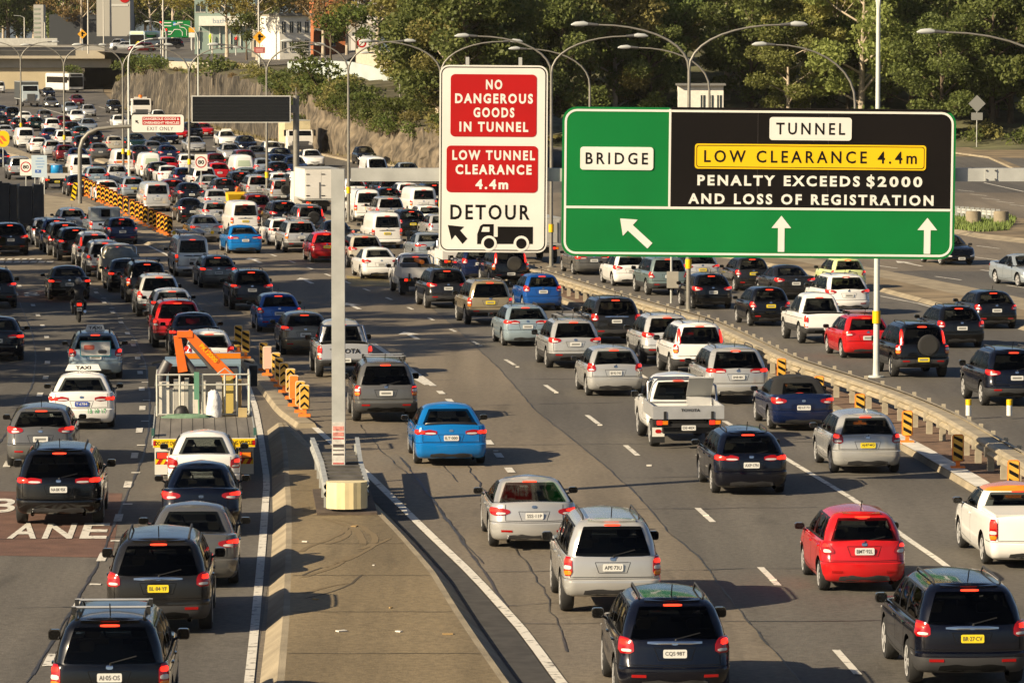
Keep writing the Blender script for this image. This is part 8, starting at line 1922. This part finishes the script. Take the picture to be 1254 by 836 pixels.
slab('screen_fence', -40, 70, 47, 56, 720, .3, mat('fence_panel', (.42, .42, .38), .7, var=.1), 'pale grey screen fence panels along the overpass', 'fence')
# ---- street trees
for px, yb, d, k, i, sc, lb in ((212, 62, 780, 'plane', 0, 1.15, 'yellow green plane tree behind the upper bus'), (185, 60, 860, 'plane', 1, 1.2, 'yellow green plane tree left of the green direction sign'), (240, 62, 700, 'plane', 1, .9, 'leaning plane tree with a bare pale trunk beside the green direction sign'), (316, 74, 560, 'plane', 0, 1.0, 'plane tree with yellow leaves in front of the showroom'), (278, 70, 600, 'plane', 1, .95, 'plane tree over the street corner'), (396, 76, 545, 'rust', 0, .95, 'sparse rusty plane tree with a white trunk before the brick shop'), (425, 74, 540, 'rust', 0, .85, 'sparse rusty tree right of the brick shop'), (462, 84, 470, 'plane', 0, 1.0, 'golden leaved tree beside the grey block'),
        (100, 58, 830, 'rust', 0, 1.25, 'brown leaved tree behind the yellow traffic light sign'), (78, 58, 840, 'rust', 0, 1.2, 'brown leaved tree right of the stair tower'), (122, 60, 840, 'rust', 0, 1.1, 'brown leaved tree below the pale warehouse'), (10, 58, 850, 'dark', 0, 1.3, 'dark tree at the top left corner'), (30, 58, 860, 'dark', 1, 1.2, 'dark tree left of the stair tower'), (-14, 58, 850, 'dark', 1, 1.25, 'dark tree cut by the top left corner'), (60, 58, 880, 'dark', 0, 1.3, 'dark tall tree behind the stair tower'), (150, 58, 900, 'dark', 1, 1.1, 'dark tree behind the pale warehouse'), (200, 58, 920, 'plane', 1, 1.4, 'plane tree far behind the upper bus'), (225, 58, 900, 'dark', 0, 1.2, 'dark tree behind the green direction sign'),
        (405, 76, 470, 'small', 0, 1.1, 'small dark green tree on the pale blue wall'), (437, 80, 455, 'small', 0, 1.3, 'small green tree above the pale blue wall beside the forest'), (368, 84, 480, 'small', 0, .55, 'little green tree growing over the wall edge'), (302, 74, 520, 'small', 0, 1.1, 'round green tree on the corner above the cream wall')):
    p = ray(px, yb, d); tree(k, i, p, sc, lb, None)
# backdrop of far trees closing the view
rnd = random.Random(33)
for q in range(26):
    px = -20 + q * 20 + rnd.uniform(-5, 5); p = ray(px, 58, 1000 + rnd.uniform(-30, 30)); k = rnd.choice(('dark', 'gum', 'plane')); tree(k, q, p, rnd.uniform(1.2, 1.5), {'dark': 'dark', 'gum': 'green', 'plane': 'yellow green'}[k] + ' tree in the far row behind the upper street', {'dark': 'dark', 'gum': 'green', 'plane': 'yellow green'}[k] + ' trees in the far row')
# ---- things on the upper street
p = ray(177, 62, 690); bb = bus((p.x, p.y + 8, p.z), R(172), 'pale blue bus with a yellow destination board on the upper street', mat('bus_pale_blue', (.45, .55, .58), .35, coat=.3), True)
p = ray(216, 60, 700); sg = thing('direction_sign', 'green direction sign with white route lines on the upper street', 'sign', p); m_ = MB()
for x in (-1.6, 2.4): m_.tube([(x, .1, 0), (x, .1, 4.5)], .09, 6)
m_.build('post', [M_steel], sg)
m_ = MB(); lay(m_, rrect(4.5, 2.7, .1, 2, cy=3.2), 0, 0, th=.05); w_ = .12
for pts in (((-1.9, 2.3), (-.9, 2.3), (-.3, 3.1), (.6, 3.1), (1.0, 2.7), (1.0, 2.1)), ((.6, 4.0), (.6, 3.5), (1.3, 3.4), (1.7, 3.0), (1.7, 2.1))): m_.tube([(a, -.07, b) for a, b in pts], .07, 5, 1)
for x, z, w2 in ((-1.4, 4.2, 1.2), (-1.4, 3.7, 1.2), (-1.4, 2.8, 1.3), (.6, 4.25, .9)): m_.box((x, -.07, z), (w2, .02, .14), 1)
m_.box((-.3, -.07, 4.0), (.4, .02, .6), 2); m_.build('board', [M_green, M_white, mat('sign_blue', (.05, .2, .5), .5)], sg)
def pole_thing(name, label, cat, px, yb, yt, d, head, m=M_steel, r=.10):
    p = ray(px, yb, d); q = ray(px, yt, d); t = thing(name, label, cat, p); m_ = MB(); m_.tube([(0, 0, 0), (0, 0, q.z - p.z)], [r, r * .7], 8); m_.build('pole', [m], t); head(t, q.z - p.z); return t
def tl(t, h):
    m_ = MB(); m_.box((0, -.2, h - .3), (.4, .3, 1.1), 0)
    for k, mi in enumerate((1, 2, 2)): m_.tube([(0, -.36, h + .05 - k * .34), (0, -.38, h + .05 - k * .34)], .12, 10, mi)
    m_.build('signal_head', [M_black, M_lit, M_steel_d], t)
pole_thing('traffic_light', 'traffic light showing red left of the green direction sign', 'traffic light', 204, 73, 37, 560, tl)
pole_thing('traffic_light', 'dark traffic light pole beside the upper bus', 'traffic light', 197, 66, 28, 660, tl)
pole_thing('traffic_light', 'traffic light with an orange head at the street corner', 'traffic light', 289, 68, 48, 560, tl)
def diamond(t, h):
    m_ = MB(); lay(m_, [(.78, h), (0, h + .78), (-.78, h), (0, h - .78)], 0, .06, th=.03); m_.box((0, -.10, h), (.28, .02, .75), 1); m_.box((.1, -.10, h + .1), (.6, .02, .2), 1); m_.build('plate', [mat('sign_amber', (.62, .30, .01), .5), M_letblk], t)
pole_thing('warning_sign', 'amber diamond warning sign at the left end of the upper street', 'sign', 101, 62, 42, 700, diamond)
def diamond2(t, h):
    diamond(t, h); m_ = MB(); lay(m_, rrect(1.3, .7, .05, 2, cy=h - 1.5), 0, .06, th=.03); m_.box((0, -.1, h - 1.4), (.9, .02, .12), 1); m_.box((0, -.1, h - 1.62), (.9, .02, .12), 1); m_.build('supplementary_plate', [mat('plate_maroon', (.32, .07, .06), .5), mat('plate_pink', (.6, .3, .28), .5)], t)
pole_thing('warning_sign', 'yellow diamond warning sign with a maroon plate above the cutting', 'sign', 318, 92, 46, 510, diamond2)
def small_y(t, h): m_ = MB(); lay(m_, rrect(.9, .7, .05, 2, cy=h), 0, .06, th=.03); lay(m_, rrect(.9, .7, .05, 2, cy=h - .75), 1, .06, th=.03); m_.build('plate', [mat('sign_amber', (.85, .40, .01), .5), M_white], t)
pole_thing('crossing_sign', 'small yellow and white sign right of the green direction sign', 'sign', 235, 62, 37, 640, small_y)
def noent(t, h): m_ = MB(); lay(m_, rrect(2.2, 1.7, .05, 2, cy=h), 0, .06, th=.03); lay(m_, [(.55 * math.cos(a * .3) + .2, h + .55 * math.sin(a * .3)) for a in range(21)], 1, .095, th=.01); lay(m_, [(.35 * math.cos(a * .3) + .2, h + .35 * math.sin(a * .3)) for a in range(21)], 0, .108, th=.01); m_.build('plate', [mat('sign_pale', (.62, .60, .55), .5), M_signred], t)
pole_thing('road_sign', 'pale road sign with a red ring before the brick shop', 'sign', 441, 64, 53, 520, noent)
def nohead(t, h): m_ = MB(); m_.tube([(0, 0, h), (-.6, 0, h + .3), (-1.8, 0, h + .4)], .05, 6); m_.build('arm', [M_steel], t)
for px, yb, yt, d, lb in ((108, 66, -14, 640, 'tall pale pole standing on the overpass near the amber sign'), (127, 56, -14, 800, 'tall pale pole in front of the pale warehouse'), (200, 84, -14, 560, 'tall thin pole crossing behind the green direction sign'), (317, 88, -14, 515, 'tall thin pole behind the yellow diamond sign'), (30, 55, 22, 740, 'grey pole behind the screen fence at the top left'), (55, 58, 28, 740, 'grey pole right of the stair tower'), (260, 66, 42, 600, 'curved arm signal pole at the street corner')):
    pole_thing('utility_pole', lb, 'pole', px, yb, yt, d, nohead, mat('pale_pole', (.50, .48, .42), .6), .12)
for px, yb, d, ty, c, lb in ((147, 60, 720, 'crossover', 'silver', 'silver oncoming SUV at the left of the upper bus'), (218, 60, 680, 'crossover', 'black', 'black SUV under the green direction sign'), (184, 64, 655, 'hatchback', 'dark_red', 'small dark red car in front of the upper bus'), (134, 42, 900, 'van', 'silver_blue', 'pale blue van in the shade below the pale warehouse'), (160, 62, 700, 'hatchback', 'pale_silver', 'small pale car beside the scooter rider on the overpass')):
    p = ray(px, yb, d); spawn(ty, KIND[ty][0], p, R(180 - 10 if 'oncoming' in lb or 'van' in lb else 100), 0, c, lb, KIND[ty][2], None, None, False, False, 2)
Vp = [(0, 0, .92), (0, 0, 1.2), (0, .01, 1.42), (0, .02, 1.54), (0, .03, 1.68), (-.20, 0, 1.40), (-.25, 0, 1.12), (-.24, .08, .86), (.20, 0, 1.40), (.25, 0, 1.12), (.24, .08, .86), (-.10, 0, .88), (-.11, .02, .48), (-.11, -.02, .08), (-.11, .12, .04), (.10, 0, .88), (.11, .02, .48), (.11, -.02, .08), (.11, .12, .04)]
rp = [.14, .15, .16, .06, .10, .075, .05, .04, .075, .05, .04, .09, .065, .045, .045, .09, .065, .045, .045]
for px, yb, d, m, lb in ((258, 55, 640, mat('hi_vis', (.55, .70, .05), .7), 'person in a bright yellow green vest on the street corner'), (246, 55, 660, mat('dark_coat', (.05, .05, .06), .8), 'person in a dark coat standing left of the bright vest'), (250, 56, 650, mat('grey_coat', (.2, .2, .2), .8), 'person in a grey coat next to the bright vest'), (290, 58, 600, mat('pink_coat', (.45, .2, .16), .8), 'person in reddish clothing by the corner signal')):
    p = ray(px, yb, d); skin_body('person', Vp, Er, rp, m, p, R(20), lb)
p = ray(171, 62, 660); sc_ = thing('scooter', 'yellow scooter rider front in front of the upper bus', 'scooter', p, R(170)); m_ = MB(); m_.tube([(0, -.6, .25), (0, -.4, .25)], .25, 10, 1); m_.tube([(0, .6, .25), (0, .8, .25)], .25, 10, 1); m_.tube([(0, -.5, .6), (0, .3, .5), (0, .8, .9)], .16, 8, 0); m_.build('body', [M_white, M_rubber], sc_)
skin_body('person', Vr, Er, [.15, .16, .17, .07, .07, .085, .06, .045, .085, .06, .045, .10, .085, .055, .05, .10, .085, .055, .05], mat('rider_yellow', (.80, .55, .02), .7), (p.x, p.y, p.z - .1), R(170), 'person in a yellow jacket riding the scooter')
# ---- trees beyond the left edge, whose shade falls across the left carriageway
rnd = random.Random(44)
Y = 124.0; q = 0
while Y < 236:
    X = -627 / FPX * Y - rnd.uniform(6.5, 9.5); k = 'gum' if q % 3 else 'dark'; sc = float(np.interp(Y, [124, 150, 180, 200, 236], [.66, .85, .98, .80, .74])) * rnd.uniform(.85, 1.1)
    tree(k, q, (X, Y, gz(Y)), sc, ('green gum' if k == 'gum' else 'dark leafy') + ' tree on the verge left of the left carriageway', ('green gum' if k == 'gum' else 'dark leafy') + ' trees left of the left carriageway')
    Y += rnd.uniform(5.5, 10); q += 1
for X, Y, sc in ((-45, 242, 1.0), (-39.5, 246.5, .62), (-52, 240, 1.0)): tree('dark', int(Y), (X, Y, gz(Y)), sc, 'dark leafy tree shading the panelled barrier at the left edge', 'dark leafy trees by the panelled barrier')
# ---- grass
def tufts(name, pts, n, h, m, seed, tilt=.4):
    rnd = random.Random(seed); m_ = MB(); V = [G(*q) for q in pts]; xs = [p.x for p in V]; ys = [p.y for p in V]
    def inside(x, y):
        c = False
        for i in range(len(V)):
            a, b = V[i], V[i - 1]
            if (a.y > y) != (b.y > y) and x < (b.x - a.x) * (y - a.y) / (b.y - a.y) + a.x: c = not c
        return c
    k = 0
    while k < n:
        x, y = rnd.uniform(min(xs), max(xs)), rnd.uniform(min(ys), max(ys))
        if not inside(x, y): continue
        k += 1; a = rnd.uniform(0, 6.28); hh = h * rnd.uniform(.5, 1.2); w = .05; z = gz(y) + .14
        m_.add([(x - w * math.cos(a), y - w * math.sin(a), z), (x + w * math.cos(a), y + w * math.sin(a), z), (x + rnd.uniform(-tilt, tilt) * hh, y + rnd.uniform(-tilt, tilt) * hh, z + hh)], [(0, 1, 2)])
    return tag(m_.build(name, [m]), kind='stuff')
tufts('grass', [(1120, 260), (1168, 262), (1210, 266), (1245, 272), (1235, 286), (1200, 288), (1165, 284), (1120, 280)], 9000, .35, mat('bright_grass', (.12, .17, .03), .7, var=.35, vscale=.6), 3)
tufts('verge_grass', [(1040, 186), (1110, 184), (1150, 187), (1130, 192), (1040, 191)], 3000, .6, mat('shade_grass', (.06, .13, .025), .8, var=.3), 4)
tufts('dry_grass', [(130, 131), (210, 145), (348, 177), (432, 195), (510, 206), (510, 210), (348, 181), (210, 148)], 1500, .4, mat('straw_grass', (.17, .14, .06), .8, var=.3), 5)
# litter on the island
rnd = random.Random(6)
for q in range(13):
    x, y = rnd.uniform(350, 600), rnd.uniform(640, 825); p = G(x, y)
    if not (IL(p.y) + .6 < p.x < IR(p.y) - .6): continue
    m_ = MB(); s = rnd.choice((.04, .05, .07, .11)); m_.box((0, 0, .01), (s * 1.6, s, .02)); o = m_.build('litter', [rnd.choice((M_wp, M_tim, M_tim, M_conc))]); o.location = (p.x, p.y, gz(p.y) + .226); o.rotation_euler = (0, 0, rnd.uniform(0, 3)); tag(o, 'small scrap of litter lying on the concrete island', 'litter', 'litter on the concrete island')

# ---- the late afternoon haze
m = bpy.data.materials.new('haze'); m.use_nodes = True; nt = m.node_tree; nt.nodes.remove(nt.nodes['Principled BSDF'])
pv = nd(nt, 'ShaderNodeVolumePrincipled'); pv.inputs['Color'].default_value = (.92, .90, .85, 1); pv.inputs['Density'].default_value = .00003; pv.inputs['Anisotropy'].default_value = .1
nt.links.new(pv.outputs[0], nt.nodes['Material Output'].inputs['Volume'])
mb = MB(); mb.box((0, 535, 26), (820, 1290, 76)); tag(mb.build('haze', [m]), kind='stuff')
SC.cycles.volume_bounces = 0; SC.cycles.volume_step_rate = 8.0; SC.cycles.volume_max_steps = 64
